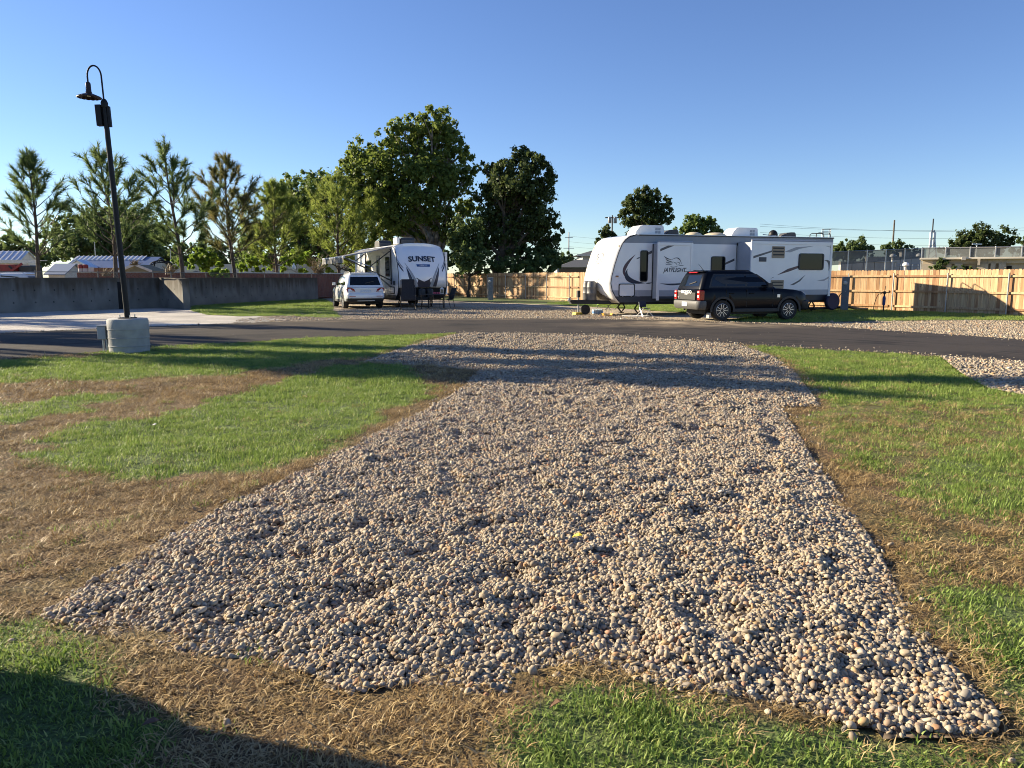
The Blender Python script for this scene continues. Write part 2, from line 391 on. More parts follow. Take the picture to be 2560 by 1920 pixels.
def grid_sheet(name, x0, x1, y0, y1, st, m, zf, mask, attr=None):
    xs = np.arange(x0, x1 + st, st); ys = np.arange(y0, y1 + st, st)
    X, Y = np.meshgrid(xs, ys); Z = zf(X, Y); nx = len(xs)
    V = np.stack([X.ravel(), Y.ravel(), Z.ravel()], 1)
    I = (np.arange(len(ys) - 1)[:, None] * nx + np.arange(nx - 1)[None]).ravel()
    F = np.stack([I, I + 1, I + nx + 1, I + nx], 1)
    cx = V[F].mean(1); F = F[mask(cx[:, 0], cx[:, 1])]
    u, inv = np.unique(F, return_inverse=True); V2 = V[u]; F = inv.reshape(F.shape)
    o = quickmesh(name, V2, F, m); o.data.polygons.foreach_set('use_smooth', [True] * len(F))
    if attr:
        a = o.data.attributes.new(attr[0], 'FLOAT', 'POINT'); a.data.foreach_set('value', attr[1](V2[:, 0], V2[:, 1]).astype(np.float32))
    return struct(o)
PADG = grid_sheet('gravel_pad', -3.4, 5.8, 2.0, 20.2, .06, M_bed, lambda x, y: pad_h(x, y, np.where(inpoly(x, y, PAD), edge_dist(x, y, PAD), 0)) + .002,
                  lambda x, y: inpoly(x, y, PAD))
sheet('side_gravel_pad', SIDEPAD, .03, M_gravel)

# --- lawns: where the turf is alive
GREEN = [([(-300, 915), (0, 905), (300, 885), (700, 850), (1135, 830), (985, 880), (900, 900), (800, 900), (700, 920), (600, 938), (300, 950), (0, 955), (-300, 960)], 1.0),
         ([(-300, 1030), (0, 1012), (200, 986), (345, 982), (330, 1000), (200, 1030), (0, 1072), (-300, 1120)], .85),
         ([(60, 1140), (140, 1090), (300, 1050), (470, 1030), (570, 1000), (650, 972), (770, 940), (850, 918), (920, 906), (1010, 918), (1080, 960), (1000, 1030), (940, 1075), (860, 1120), (760, 1165), (620, 1200), (480, 1180), (340, 1195), (250, 1190), (150, 1160)], 1.0),
         ([(-400, 1565), (0, 1560), (120, 1548), (200, 1600), (290, 1680), (290, 1740), (400, 1830), (430, 2200), (-400, 2200)], 1.0),
         ([(1290, 1745), (1420, 1700), (1660, 1730), (1800, 1775), (2040, 1800), (2250, 1855), (3000, 1850), (3000, 2200), (1180, 2200)], .92),
         ([(1870, 865), (2360, 890), (2460, 960), (2700, 1000), (2700, 1030), (2250, 1005), (2060, 1010), (1990, 935)], .80),
         ([(2060, 1010), (2250, 1000), (2700, 1030), (2700, 1130), (2400, 1120), (2250, 1180), (2120, 1180), (2060, 1100), (2000, 1040)], .46),
         ([(2240, 1200), (2400, 1125), (2700, 1110), (2700, 1310), (2450, 1290), (2280, 1240)], .80),
         ([(2100, 1225), (2250, 1250), (2560, 1320), (2700, 1330), (2700, 1480), (2400, 1470), (2260, 1420)], .22),
         ([(2290, 1480), (2420, 1460), (2700, 1490), (2700, 1950), (2540, 1850), (2470, 1740), (2380, 1610)], .84)]
def alive(x, y):
    u, v = topx(x, y)
    k = np.clip(300 / np.maximum(y, 1.5), 8, 70)
    du = (fbm(x * 2.2, y * 2.2, 3) - .5) * 2 * k * 1.6; dv = (fbm(x * 2.2 + 50, y * 2.2 + 9, 3) - .5) * k * .9
    g = np.full(np.shape(x), .05)
    for poly, a in GREEN: g = np.maximum(g, a * inpoly(u + du, v + dv, poly))
    g = np.where((y > 14.5) & (g < .2), .75, g)
    g = np.clip(g + (fbm(x * 5 + 8, y * 5, 2) - .5) * .42, 0, 1)
    return g
def lawn_mat():
    m = bpy.data.materials.new('lawn_soil'); m.use_nodes = True
    N = m.node_tree.nodes; L = m.node_tree.links; b = N['Principled BSDF']; b.inputs['Roughness'].default_value = .95
    tc = N.new('ShaderNodeTexCoord'); a = N.new('ShaderNodeAttribute'); a.attribute_name = 'alive'
    n1 = N.new('ShaderNodeTexNoise'); n1.inputs['Scale'].default_value = 45; n1.inputs['Detail'].default_value = 6; L.new(tc.outputs['Object'], n1.inputs['Vector'])
    def ramp(c0, c1):
        r = N.new('ShaderNodeValToRGB'); r.color_ramp.elements[0].position = .35; r.color_ramp.elements[1].position = .68
        r.color_ramp.elements[0].color = (*c0, 1); r.color_ramp.elements[1].color = (*c1, 1); L.new(n1.outputs['Fac'], r.inputs[0]); return r
    d = ramp((.065, .037, .014), (.20, .120, .046)); g = ramp((.05, .070, .018), (.13, .20, .045))
    mx = N.new('ShaderNodeMix'); mx.data_type = 'RGBA'; L.new(a.outputs['Fac'], mx.inputs['Factor']); L.new(d.outputs[0], mx.inputs['A']); L.new(g.outputs[0], mx.inputs['B'])
    L.new(mx.outputs['Result'], b.inputs['Base Color'])
    bp = N.new('ShaderNodeBump'); bp.inputs['Strength'].default_value = .9; bp.inputs['Distance'].default_value = .03
    L.new(n1.outputs['Fac'], bp.inputs['Height']); L.new(bp.outputs[0], b.inputs['Normal'])
    return m
M_lawn = lawn_mat()
ROADPOLY = ROAD_NEAR + ROAD_FAR[::-1]
def lawn_z(x, y): return (fbm(x * 1.3, y * 1.3 + 30, 3) - .5) * .07 + .004
NEARSIDE = ROAD_NEAR + [(10.6, -3), (-14.5, -3)]
def lawn_mask(x, y): return inpoly(x, y, NEARSIDE) & ~inpoly(x, y, SIDEPAD)
grid_sheet('lawn', -14.5, 10.6, .2, 20.2, .11, M_lawn, lawn_z, lambda x, y: lawn_mask(x, y) & ~(inpoly(x, y, PAD) & (edge_dist(x, y, PAD) > .12)), ('alive', alive))

# --- stuff: pebbles and grass, instanced on points
def proto_coll(name, objs):
    c = bpy.data.collections.new(name)
    for o in objs:
        COL.objects.unlink(o); c.objects.link(o)
    return c
def scatter(name, pts, rot, scl, idx, coll, label, cat):
    me = bpy.data.meshes.new(name); n = len(pts); me.vertices.add(n)
    me.vertices.foreach_set('co', np.asarray(pts, np.float32).ravel())
    a = me.attributes.new('rot', 'FLOAT_VECTOR', 'POINT'); a.data.foreach_set('vector', np.asarray(rot, np.float32).ravel())
    a = me.attributes.new('scl', 'FLOAT_VECTOR', 'POINT'); a.data.foreach_set('vector', np.asarray(scl, np.float32).ravel())
    a = me.attributes.new('idx', 'INT', 'POINT'); a.data.foreach_set('value', np.asarray(idx, np.int32))
    o = bpy.data.objects.new(name, me); COL.objects.link(o)
    ng = bpy.data.node_groups.new(name + '_nodes', 'GeometryNodeTree')
    ng.interface.new_socket('Geometry', in_out='INPUT', socket_type='NodeSocketGeometry')
    ng.interface.new_socket('Geometry', in_out='OUTPUT', socket_type='NodeSocketGeometry')
    N = ng.nodes; L = ng.links
    gi = N.new('NodeGroupInput'); go = N.new('NodeGroupOutput'); ip = N.new('GeometryNodeInstanceOnPoints')
    ci = N.new('GeometryNodeCollectionInfo'); ci.inputs['Collection'].default_value = coll
    ci.inputs['Separate Children'].default_value = True; ci.inputs['Reset Children'].default_value = True
    ip.inputs['Pick Instance'].default_value = True
    def na(nm, t):
        q = N.new('GeometryNodeInputNamedAttribute'); q.data_type = t; q.inputs['Name'].default_value = nm; return q.outputs['Attribute']
    L.new(gi.outputs[0], ip.inputs['Points']); L.new(ci.outputs[0], ip.inputs['Instance'])
    L.new(na('idx', 'INT'), ip.inputs['Instance Index']); L.new(na('scl', 'FLOAT_VECTOR'), ip.inputs['Scale'])
    e2 = N.new('FunctionNodeEulerToRotation'); L.new(na('rot', 'FLOAT_VECTOR'), e2.inputs[0]); L.new(e2.outputs[0], ip.inputs['Rotation'])
    L.new(ip.outputs[0], go.inputs[0])
    md = o.modifiers.new('scatter', 'NODES'); md.node_group = ng
    return tag(o, label, cat, kind='stuff')

def pebble_mat():
    m = bpy.data.materials.new('pebble'); m.use_nodes = True
    N = m.node_tree.nodes; L = m.node_tree.links; b = N['Principled BSDF']; b.inputs['Roughness'].default_value = .65; b.inputs['Specular IOR Level'].default_value = .22
    oi = N.new('ShaderNodeObjectInfo'); cr = N.new('ShaderNodeValToRGB'); cr.color_ramp.interpolation = 'LINEAR'
    cols = [(0, (.115, .103, .09)), (.12, (.25, .208, .15)), (.28, (.345, .28, .195)), (.42, (.195, .16, .118)), (.55, (.39, .325, .225)), (.68, (.245, .215, .178)), (.80, (.44, .375, .275)), (.90, (.23, .15, .10)), (.94, (.39, .275, .14)), (.98, (.29, .15, .09)), (1, (.48, .44, .365))]
    e = cr.color_ramp.elements
    while len(e) < len(cols): e.new(.5)
    for i, (p, c) in enumerate(cols): e[i].position = p; e[i].color = (*c, 1)
    L.new(oi.outputs['Random'], cr.inputs[0])
    tc = N.new('ShaderNodeTexCoord'); nz = N.new('ShaderNodeTexNoise'); nz.inputs['Scale'].default_value = 3; nz.inputs['Detail'].default_value = 5; L.new(tc.outputs['Object'], nz.inputs['Vector'])
    mr = N.new('ShaderNodeMapRange'); mr.inputs[3].default_value = .82; mr.inputs[4].default_value = 1.42; L.new(nz.outputs['Fac'], mr.inputs[0])
    hs = N.new('ShaderNodeHueSaturation'); L.new(cr.outputs[0], hs.inputs['Color']); L.new(mr.outputs[0], hs.inputs['Value']); L.new(hs.outputs[0], b.inputs['Base Color'])
    return m
M_pebble = pebble_mat()
pebs = []
for k in range(9):
    bm = bmesh.new(); bmesh.ops.create_icosphere(bm, subdivisions=2, radius=1)
    sx, sy, sz = 1 + rnd.random() * .5, .78 + rnd.random() * .27, (.38 if k % 3 == 0 else .55) + rnd.random() * .22
    ph = rnd.random() * 9
    for v in bm.verts:
        q = v.co.copy(); w = 1 + (.16 if k % 2 else .24) * math.sin(2.1 * q.x + ph) * math.cos(1.9 * q.y + ph * 2) + .10 * math.sin(3 * q.z + 2 * q.x + ph)
        v.co = Vector((q.x * sx, q.y * sy, q.z * sz)) * w
    me = bpy.data.meshes.new('pebble'); bm.to_mesh(me); bm.free(); me.materials.append(M_pebble)
    me.polygons.foreach_set('use_smooth', [True] * len(me.polygons))
    o = bpy.data.objects.new('pebble_form', me); COL.objects.link(o); pebs.append(o)
PEBMESH = [o.data for o in pebs]
PC = proto_coll('pebble_forms', pebs)
def pad_points():
    P = []; SZ = []
    for y0, y1, dens, s0 in [(2, 4.5, 7200, .0094), (4.5, 8, 6000, .0097), (8, 13, 3700, .0115), (13, 20.3, 1900, .0150)]:
        n = int((y1 - y0) * 9.4 * dens); x = NP.uniform(-3.5, 5.9, n); y = NP.uniform(y0, y1, n)
        k = inpoly(x, y, PAD); x, y = x[k], y[k]; P.append(np.stack([x, y], 1)); SZ.append(s0 * np.exp(NP.normal(0, .26, len(x))))
    # strays past the edge
    n = 22000; x = NP.uniform(-3.5, 5.9, n); y = NP.uniform(2, 19, n); ed = edge_dist(x, y, PAD)
    k = ~inpoly(x, y, PAD) & (ed < NP.exponential(.08, n)) & lawn_mask(x, y); P.append(np.stack([x[k], y[k]], 1)); SZ.append(.0115 * np.exp(NP.normal(0, .25, k.sum())))
    P = np.concatenate(P); SZ = np.concatenate(SZ)
    ed = np.where(inpoly(P[:, 0], P[:, 1], PAD), edge_dist(P[:, 0], P[:, 1], PAD), 0)
    Z = pad_h(P[:, 0], P[:, 1], ed) + SZ * NP.uniform(-.3, .9, len(SZ)) + .004
    return np.column_stack([P, Z]), SZ
PP, PS = pad_points()
big = (PS > .030) & (PP[:, 1] < 6); PS = np.minimum(PS, .020)
n = len(PP)
prot = np.column_stack([NP.normal(0, .45, n), NP.normal(0, .45, n), NP.uniform(0, 6.28, n)])
pidx = NP.integers(0, 9, n)
order = np.argsort(np.hypot(PP[:, 0], PP[:, 1]) / PS); near = order[:300]; rest = order[300:]
scatter('gravel', PP[rest], prot[rest], np.repeat(PS[rest, None], 3, 1), pidx[rest], PC, 'rounded tan and grey river gravel filling the wide pad', 'gravel')
for i in near:
    o = bpy.data.objects.new('pebble', PEBMESH[pidx[i]]); COL.objects.link(o); o.location = PP[i]; o.rotation_euler = prot[i]; o.scale = (PS[i],) * 3; o.parent = PADG
# sparse pebbles on the gravel beyond the road
def far_pebbles():
    n = 190000; x = NP.uniform(-11, 20, n); y = NP.uniform(5, 38, n)
    yard = inpoly(x, y, [(-9.2, 24.4), (-4.12, 27.0), (1.77, 27.2), (5.89, 25.9), (9.17, 23.2), (12.3, 17.9), (14.6, 11), (20, 12), (20, 24), (17, 26.4), (13.5, 26), (9.5, 24.7), (7, 25.7), (5, 29), (2, 38), (-7, 38), (-10, 27)]) | inpoly(x, y, SIDEPAD)
    x, y = x[yard], y[yard]; s = .017 * np.exp(NP.normal(0, .3, len(x)))
    z = np.where(y < 16, .03, -.012) + s * .3 + (fbm(x * 1.5, y * 1.5, 2) - .5) * .0
    ex, ey = [], []
    for P, sg in ((ROAD_NEAR, 1), (ROAD_FAR, -1)):          # stones kicked onto the road
        Q = np.array(P); i = NP.integers(0, len(Q) - 1, 1500); t = NP.random(1500)[:, None]; c = Q[i] * (1 - t) + Q[i + 1] * t
        d = Q[i + 1] - Q[i]; d /= np.linalg.norm(d, axis=1)[:, None]; nrm = np.column_stack([-d[:, 1], d[:, 0]]) * sg; c = c + nrm * NP.exponential(.28, 1500)[:, None]
        k = (c[:, 0] > -2) | (sg < 0); ex.append(c[k, 0]); ey.append(c[k, 1])
    ex = np.concatenate(ex); ey = np.concatenate(ey); es = .013 * np.exp(NP.normal(0, .3, len(ex)))
    return np.column_stack([np.r_[x, ex], np.r_[y, ey], np.r_[z, np.full(len(ex), .03)]]), np.r_[s, es]
fp, fs = far_pebbles(); n = len(fp)
scatter('yard_gravel', fp, np.column_stack([NP.normal(0, .4, n), NP.normal(0, .4, n), NP.uniform(0, 6.28, n)]), np.repeat(fs[:, None], 3, 1), NP.integers(0, 9, n), PC, 'tan river gravel lying loose beyond the road', 'gravel')

def blade_mat(name, cols, tr):
    m = bpy.data.materials.new(name); m.use_nodes = True
    N = m.node_tree.nodes; L = m.node_tree.links; b = N['Principled BSDF']; b.inputs['Roughness'].default_value = .55; b.inputs['Specular IOR Level'].default_value = .3
    oi = N.new('ShaderNodeObjectInfo'); cr = N.new('ShaderNodeValToRGB'); e = cr.color_ramp.elements
    while len(e) < len(cols): e.new(.5)
    for i, c in enumerate(cols): e[i].position = i / (len(cols) - 1); e[i].color = (*c, 1)
    at_ = N.new('ShaderNodeAttribute'); at_.attribute_name = 'shade'
    ad = N.new('ShaderNodeMath'); ad.operation = 'MULTIPLY_ADD'; ad.inputs[1].default_value = .55; L.new(oi.outputs['Random'], ad.inputs[0])
    mu = N.new('ShaderNodeMath'); mu.operation = 'MULTIPLY'; mu.inputs[1].default_value = .45; L.new(at_.outputs['Fac'], mu.inputs[0]); L.new(mu.outputs[0], ad.inputs[2])
    L.new(ad.outputs[0], cr.inputs[0]); L.new(cr.outputs[0], b.inputs['Base Color'])
    t = N.new('ShaderNodeBsdfTranslucent'); L.new(cr.outputs[0], t.inputs[0]); ms = N.new('ShaderNodeMixShader'); ms.inputs[0].default_value = tr
    L.new(b.outputs[0], ms.inputs[1]); L.new(t.outputs[0], ms.inputs[2]); L.new(ms.outputs[0], N['Material Output'].inputs[0])
    return m
M_blade = blade_mat('green_blades', [(.092, .142, .032), (.165, .25, .048), (.23, .325, .066), (.31, .38, .095), (.40, .41, .145)], .35)
M_straw = blade_mat('straw_blades', [(.15, .09, .036), (.275, .178, .072), (.40, .28, .122), (.56, .43, .22), (.34, .22, .085)], .2)
def tuft(nb, rad, h, wid, flat, m):
    V = []; F = []; sh = []
    for i in range(nb):
        a = rnd.uniform(0, 6.28); r = rad * math.sqrt(rnd.random()); bx, by = r * math.cos(a), r * math.sin(a)
        d = rnd.uniform(0, 6.28); L_ = h * rnd.uniform(.55, 1.25); w = wid * rnd.uniform(.7, 1.2) / 2
        lean = rnd.uniform(.3, 1.0) * flat
        dx, dy = math.cos(d), math.sin(d); px, py = -dy, dx; s = rnd.random()
        z0 = rnd.uniform(0, .25) * h if flat > 1.2 else 0
        o = len(V)
        for t, ww in ((0, 1), (.5, .8), (1, .0)):
            up = L_ * (t - .5 * min(lean, 1.5) * t * t * .8) / (1 + .8 * lean ** 2) ** .5; out = L_ * lean * t * (.4 + .6 * t) / (1 + .5 * lean)
            zz = z0 + max(up, .1 * h * t)
            c = (bx + dx * out, by + dy * out, zz)
            if ww: V += [(c[0] - px * w * ww, c[1] - py * w * ww, c[2]), (c[0] + px * w * ww, c[1] + py * w * ww, c[2])]; sh += [s, s]
            else: V.append(c); sh.append(s)
        F += [(o, o + 1, o + 3), (o, o + 3, o + 2), (o + 2, o + 3, o + 4)]
    ob = quickmesh('tuft', V, F, m)
    at_ = ob.data.attributes.new('shade', 'FLOAT', 'POINT'); at_.data.foreach_set('value', sh)
    return ob
GC = proto_coll('green_tufts', [tuft(38, .085, .040, .0050, 1.0, M_blade) for i in range(6)])
SC = proto_coll('straw_tufts', [tuft(38, .095, .055, .0040, 2.2, M_straw) for i in range(6)])
def lawn_points():
    out = []
    for y0, y1, dens in [(.6, 4, 300), (4, 8, 230), (8, 13, 170), (13, 20.5, 120)]:
        n = int((y1 - y0) * 24 * dens); x = NP.uniform(-13.5, 10.5, n); y = NP.uniform(y0, y1, n)
        k = (np.abs(x) < y * 1.05 + 1.8) & lawn_mask(x, y)
        ip = inpoly(x, y, PAD); ed = edge_dist(x, y, PAD)
        k &= (~ip & (ed > -.0)) | (ip & (ed < .09) & (NP.random(n) < .5))
        out.append(np.column_stack([x[k], y[k]]))
    return np.concatenate(out)
LP = lawn_points(); al = alive(LP[:, 0], LP[:, 1]); ed = edge_dist(LP[:, 0], LP[:, 1], PAD)
al = np.where(ed < .16, al * .35, al)                 # the border of the pad has died back
isg = NP.random(len(LP)) < np.clip((al - .5) * 1.5 + .5, 0.015, .97)
dens_keep = isg | (NP.random(len(LP)) < np.where(LP[:, 1] > 6, .5, .72))
lz = lawn_z(LP[:, 0], LP[:, 1])
def put(name, k, coll, label, s0):
    p = LP[k]; n = len(p); sc_ = s0 * NP.uniform(.7, 1.35, n) * np.where(p[:, 1] > 9, 1.25, 1.0)
    hs = sc_ * (.62 + .7 * fbm(p[:, 0] * 3 + 4, p[:, 1] * 3, 2)) * np.where(p[:, 1] < 4.5, .82, 1.0)
    scatter(name, np.column_stack([p, lz[k] - .004]), np.column_stack([NP.normal(0, .12, n), NP.normal(0, .12, n), NP.uniform(0, 6.28, n)]), np.column_stack([sc_, sc_, hs]), NP.integers(0, 6, n), coll, label, 'grass')
put('green_grass', isg & dens_keep, GC, 'short green turf growing in patches round the gravel pad', 1.0)
put('dead_grass', ~isg & dens_keep, SC, 'dry straw coloured dead turf round the gravel pad', 1.0)
# taller edge grass on the far strips
def far_grass():
    n = 26000; x = NP.uniform(-17, 23, n); y = NP.uniform(24, 50, n)
    k = inpoly(x, y, gp([(478, 776), (520, 787), (600, 791), (700, 789), (810, 794), (850, 795), (830, 775), (833, 758), (800, 746), (482, 765)]))
    k |= inpoly(x, y, [(4.1, 47.8), (10.6, 41.0), (17.3, 34.4), (20.4, 29.4), (23.6, 24), (20.5, 25.6), (17, 26.6), (13.5, 26.2), (9.5, 24.9), (7.4, 25.5), (9, 28.5), (7, 33.2), (3.4, 40), (2, 44)])
    return np.column_stack([x[k], y[k]])
fg = far_grass(); n = len(fg); s_ = NP.uniform(1.2, 2.4, n)
scatter('verge_grass', np.column_stack([fg, np.full(n, .0)]), np.column_stack([NP.normal(0, .1, n), NP.normal(0, .1, n), NP.uniform(0, 6.28, n)]), np.column_stack([s_, s_, s_]), NP.integers(0, 6, n), GC, 'green grass on the verge beyond the road and by the fence', 'grass')
# ================================================================ concrete wall, fences, lamp, pedestals
def wall_frame(a, b):
    a = Vector((*a, 0)); b = Vector((*b, 0)); u = (b - a).normalized(); return a, u, Vector((u.y, -u.x, 0)), (b - a).length
def concrete_mat():
    m = bpy.data.materials.new('weathered_concrete'); m.use_nodes = True
    N = m.node_tree.nodes; L = m.node_tree.links; b = N['Principled BSDF']; b.inputs['Roughness'].default_value = .9
    tc = N.new('ShaderNodeTexCoord'); geo = N.new('ShaderNodeNewGeometry'); sx = N.new('ShaderNodeSeparateXYZ'); L.new(geo.outputs['Position'], sx.inputs[0])
    mp = N.new('ShaderNodeMapping'); mp.inputs['Scale'].default_value = (2.2, 2.2, .25); L.new(geo.outputs['Position'], mp.inputs[0])
    n1 = N.new('ShaderNodeTexNoise'); n1.inputs['Scale'].default_value = 2.0; n1.inputs['Detail'].default_value = 7; L.new(mp.outputs[0], n1.inputs['Vector'])
    n2 = N.new('ShaderNodeTexNoise'); n2.inputs['Scale'].default_value = 1.2; n2.inputs['Detail'].default_value = 8; L.new(geo.outputs['Position'], n2.inputs['Vector'])
    # rain streaks grow from the top edge down
    h = N.new('ShaderNodeMapRange'); h.inputs[1].default_value = .35; h.inputs[2].default_value = 1.5; h.inputs[3].default_value = -.25; h.inputs[4].default_value = .45; L.new(sx.outputs[2], h.inputs[0])
    ad = N.new('ShaderNodeMath'); L.new(n1.outputs['Fac'], ad.inputs[0]); L.new(h.outputs[0], ad.inputs[1])
    cr = N.new('ShaderNodeValToRGB'); e = cr.color_ramp.elements; e[0].position = .42; e[0].color = (.165, .16, .145, 1); e[1].position = .85; e[1].color = (.07, .056, .040, 1)
    L.new(ad.outputs[0], cr.inputs[0])
    hs = N.new('ShaderNodeHueSaturation'); mr = N.new('ShaderNodeMapRange'); mr.inputs[1].default_value = .3; mr.inputs[2].default_value = .7; mr.inputs[3].default_value = .7; mr.inputs[4].default_value = 1.25
    L.new(n2.outputs['Fac'], mr.inputs[0]); L.new(mr.outputs[0], hs.inputs['Value']); L.new(cr.outputs[0], hs.inputs['Color']); L.new(hs.outputs[0], b.inputs['Base Color'])
    bp = N.new('ShaderNodeBump'); bp.inputs['Strength'].default_value = .3; bp.inputs['Distance'].default_value = .03; L.new(n2.outputs['Fac'], bp.inputs['Height']); L.new(bp.outputs[0], b.inputs['Normal'])
    return m
M_conc = concrete_mat()
M_concl = mat('pale_concrete', (.38, .38, .365), (.30, .305, .30), scale=5, rough=.85, bump=.25, bscale=30)
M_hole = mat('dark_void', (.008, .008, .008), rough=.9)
M_galv = mat('galvanised_steel', (.42, .43, .44), (.34, .35, .36), scale=9, rough=.42, metal=.85)
M_rust = mat('rusty_metal', (.14, .034, .016), (.20, .06, .03), scale=4, rough=.75, stretch=(1, 1, .3))
M_black = mat('black_paint', (.006, .006, .0065), (.010, .010, .010), scale=20, rough=.5, spec=.3)
M_bronze = mat('dark_bronze_shade', (.055, .030, .018), (.03, .018, .012), scale=9, rough=.4, metal=.35)
M_dkgrey = mat('dark_grey_plastic', (.035, .036, .038), (.05, .05, .05), scale=12, rough=.55)
M_grey = mat('grey_enamel', (.16, .19, .22), (.13, .155, .18), scale=6, rough=.45)

cw = thing('concrete_wall', 'long stained grey concrete retaining wall with a stub end and dark slot', 'wall', (WALL_B[0], WALL_B[1], 0))
WO = Vector((WALL_B[0], WALL_B[1], 0))
def wall_piece(a, b, th, h0, h1, name='wall_panel', holes=True, ends=(0, 0)):
    A, u, n, L_ = wall_frame(a, b)
    mb = MB(); p0 = A - WO - u * ends[0]; p1 = p0 + u * (L_ + ends[0] + ends[1])
    k = max(2, int(L_ / 1.2)); f = []; bk = []
    for i in range(k + 1):
        q = p0 + (p1 - p0) * i / k; zt = h0 + (h1 - h0) * i / k + rnd.uniform(-.006, .006)
        f.append((q, zt)); bk.append((q - n * th, zt))
    for i in range(k):
        (a0, z0), (a1, z1) = f[i], f[i + 1]; b0, b1 = bk[i][0], bk[i + 1][0]
        vs = [a0 + Vector((0, 0, -.3)), a1 + Vector((0, 0, -.3)), a1 + Vector((0, 0, z1)), a0 + Vector((0, 0, z0)), b0 + Vector((0, 0, -.3)), b1 + Vector((0, 0, -.3)), b1 + Vector((0, 0, z1)), b0 + Vector((0, 0, z0))]
        fs = [(0, 1, 2, 3), (3, 2, 6, 7), (5, 4, 7, 6)]
        if i == 0: fs.append((4, 0, 3, 7))
        if i == k - 1: fs.append((1, 5, 6, 2))
        mb.add(vs, fs)
    o = mb.build(name, M_conc, cw)
    if holes:
        for r in (.42, .95):
            x = .5
            while x < L_ - .3:
                c = p0 + u * (x + rnd.uniform(-.04, .04)) + n * .004 + Vector((0, 0, r))
                hb = MB(); w = Vector((0, 0, .028)); hb.add([c - u * .028 - w, c + u * .028 - w, c + u * .028 + w, c - u * .028 + w], [(0, 1, 2, 3)])
                if 'hm' not in wall_piece.__dict__: wall_piece.hm = None
                holesmb.add(hb.v, hb.f); x += .82
    return o
holesmb = MB()
SLOT = Vector((WALL_A[0], WALL_A[1], 0)); A_, u_, n_, L_w = wall_frame(WALL_A, WALL_B)
slot_at = L_w * .902
P_ = lambda s: tuple((A_ + u_ * s).xy)
wall_piece(WALL_A, P_(slot_at), .3, 1.5, 1.5)
wall_piece(P_(slot_at + .55), WALL_B, .3, 1.5, 1.5)
wall_piece(P_(slot_at), P_(slot_at + .55), .3, 1.5, 1.5, holes=False).name = 'slot_lintel'
sl = bpy.data.objects.get('slot_lintel')
s0 = A_ + u_ * (slot_at + .06) - WO + n_ * .012
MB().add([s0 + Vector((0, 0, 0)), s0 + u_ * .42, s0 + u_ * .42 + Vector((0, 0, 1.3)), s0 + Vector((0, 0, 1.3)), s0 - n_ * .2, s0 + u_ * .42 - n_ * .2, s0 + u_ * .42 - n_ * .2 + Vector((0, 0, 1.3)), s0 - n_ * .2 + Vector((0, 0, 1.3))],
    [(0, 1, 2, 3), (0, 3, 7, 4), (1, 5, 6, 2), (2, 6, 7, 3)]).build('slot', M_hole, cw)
wall_piece(WALL_B, STUB_C, .32, 1.5, 1.45, ends=(.0, 0))
wall_piece(WALL_D, WALL_E, .3, 1.5, 1.5, ends=(1.6, 0))
h_ = holesmb.build('tie_holes', M_hole, cw); h_['kind'] = 'stuff'

# rust-red sheet metal fence behind the wall
def rust_fence():
    t = thing('metal_fence', 'rust red corrugated metal fence with pale cap behind the concrete wall', 'fence', (-16.5, 45, 0))
    pts = [(-25, 43), (-19.2, 46.5), (-14.6, 54.5), (-11.0, 58.5), (-7.4, 62.5)]
    for i in range(len(pts) - 1):
        a = Vector((pts[i][0] + 16.5, pts[i][1] - 45, 0)); b = Vector((pts[i + 1][0] + 16.5, pts[i + 1][1] - 45, 0)); L_ = (b - a).length; u = (b - a).normalized(); n = Vector((u.y, -u.x, 0))
        k = int(L_ / .13); A = []; B = []
        for j in range(k + 1):
            q = a + u * (L_ * j / k) + n * (.03 if j % 2 else 0); A.append(q + Vector((0, 0, 0))); B.append(q + Vector((0, 0, 1.78)))
        MB().strip(A, B, -n * .01).build('metal_sheet', M_rust, t)
        mb = MB(); mb.bar(a + Vector((0, 0, 1.81)), b + Vector((0, 0, 1.81)), .1, .06); mb.build('cap_rail', M_white2, t)
M_white2 = mat('weathered_white_paint', (.72, .68, .62), (.58, .54, .48), scale=7, rough=.6)
rust_fence()

# chain link fence along the top of the wall
def link_mat(name='chain_link', dens=.07, scale=14.0, col=(.25, .26, .26)):
    m = bpy.data.materials.new(name); m.use_nodes = True
    N = m.node_tree.nodes; L = m.node_tree.links; b = N['Principled BSDF']; b.inputs['Base Color'].default_value = (*col, 1); b.inputs['Roughness'].default_value = .5; b.inputs['Metallic'].default_value = .5
    uv = N.new('ShaderNodeUVMap'); sx = N.new('ShaderNodeSeparateXYZ'); L.new(uv.outputs[0], sx.inputs[0])
    def f(op, *a):
        q = N.new('ShaderNodeMath'); q.operation = op
        for i, v in enumerate(a):
            if isinstance(v, (int, float)): q.inputs[i].default_value = v
            else: L.new(v, q.inputs[i])
        return q.outputs[0]
    s = f('ADD', sx.outputs[0], sx.outputs[1]); d = f('SUBTRACT', sx.outputs[0], sx.outputs[1])
    a = f('LESS_THAN', f('FRACT', f('MULTIPLY', s, scale)), dens); c = f('LESS_THAN', f('FRACT', f('MULTIPLY', d, scale)), dens)
    L.new(f('MAXIMUM', a, c), b.inputs['Alpha'])
    return m
M_link = link_mat()
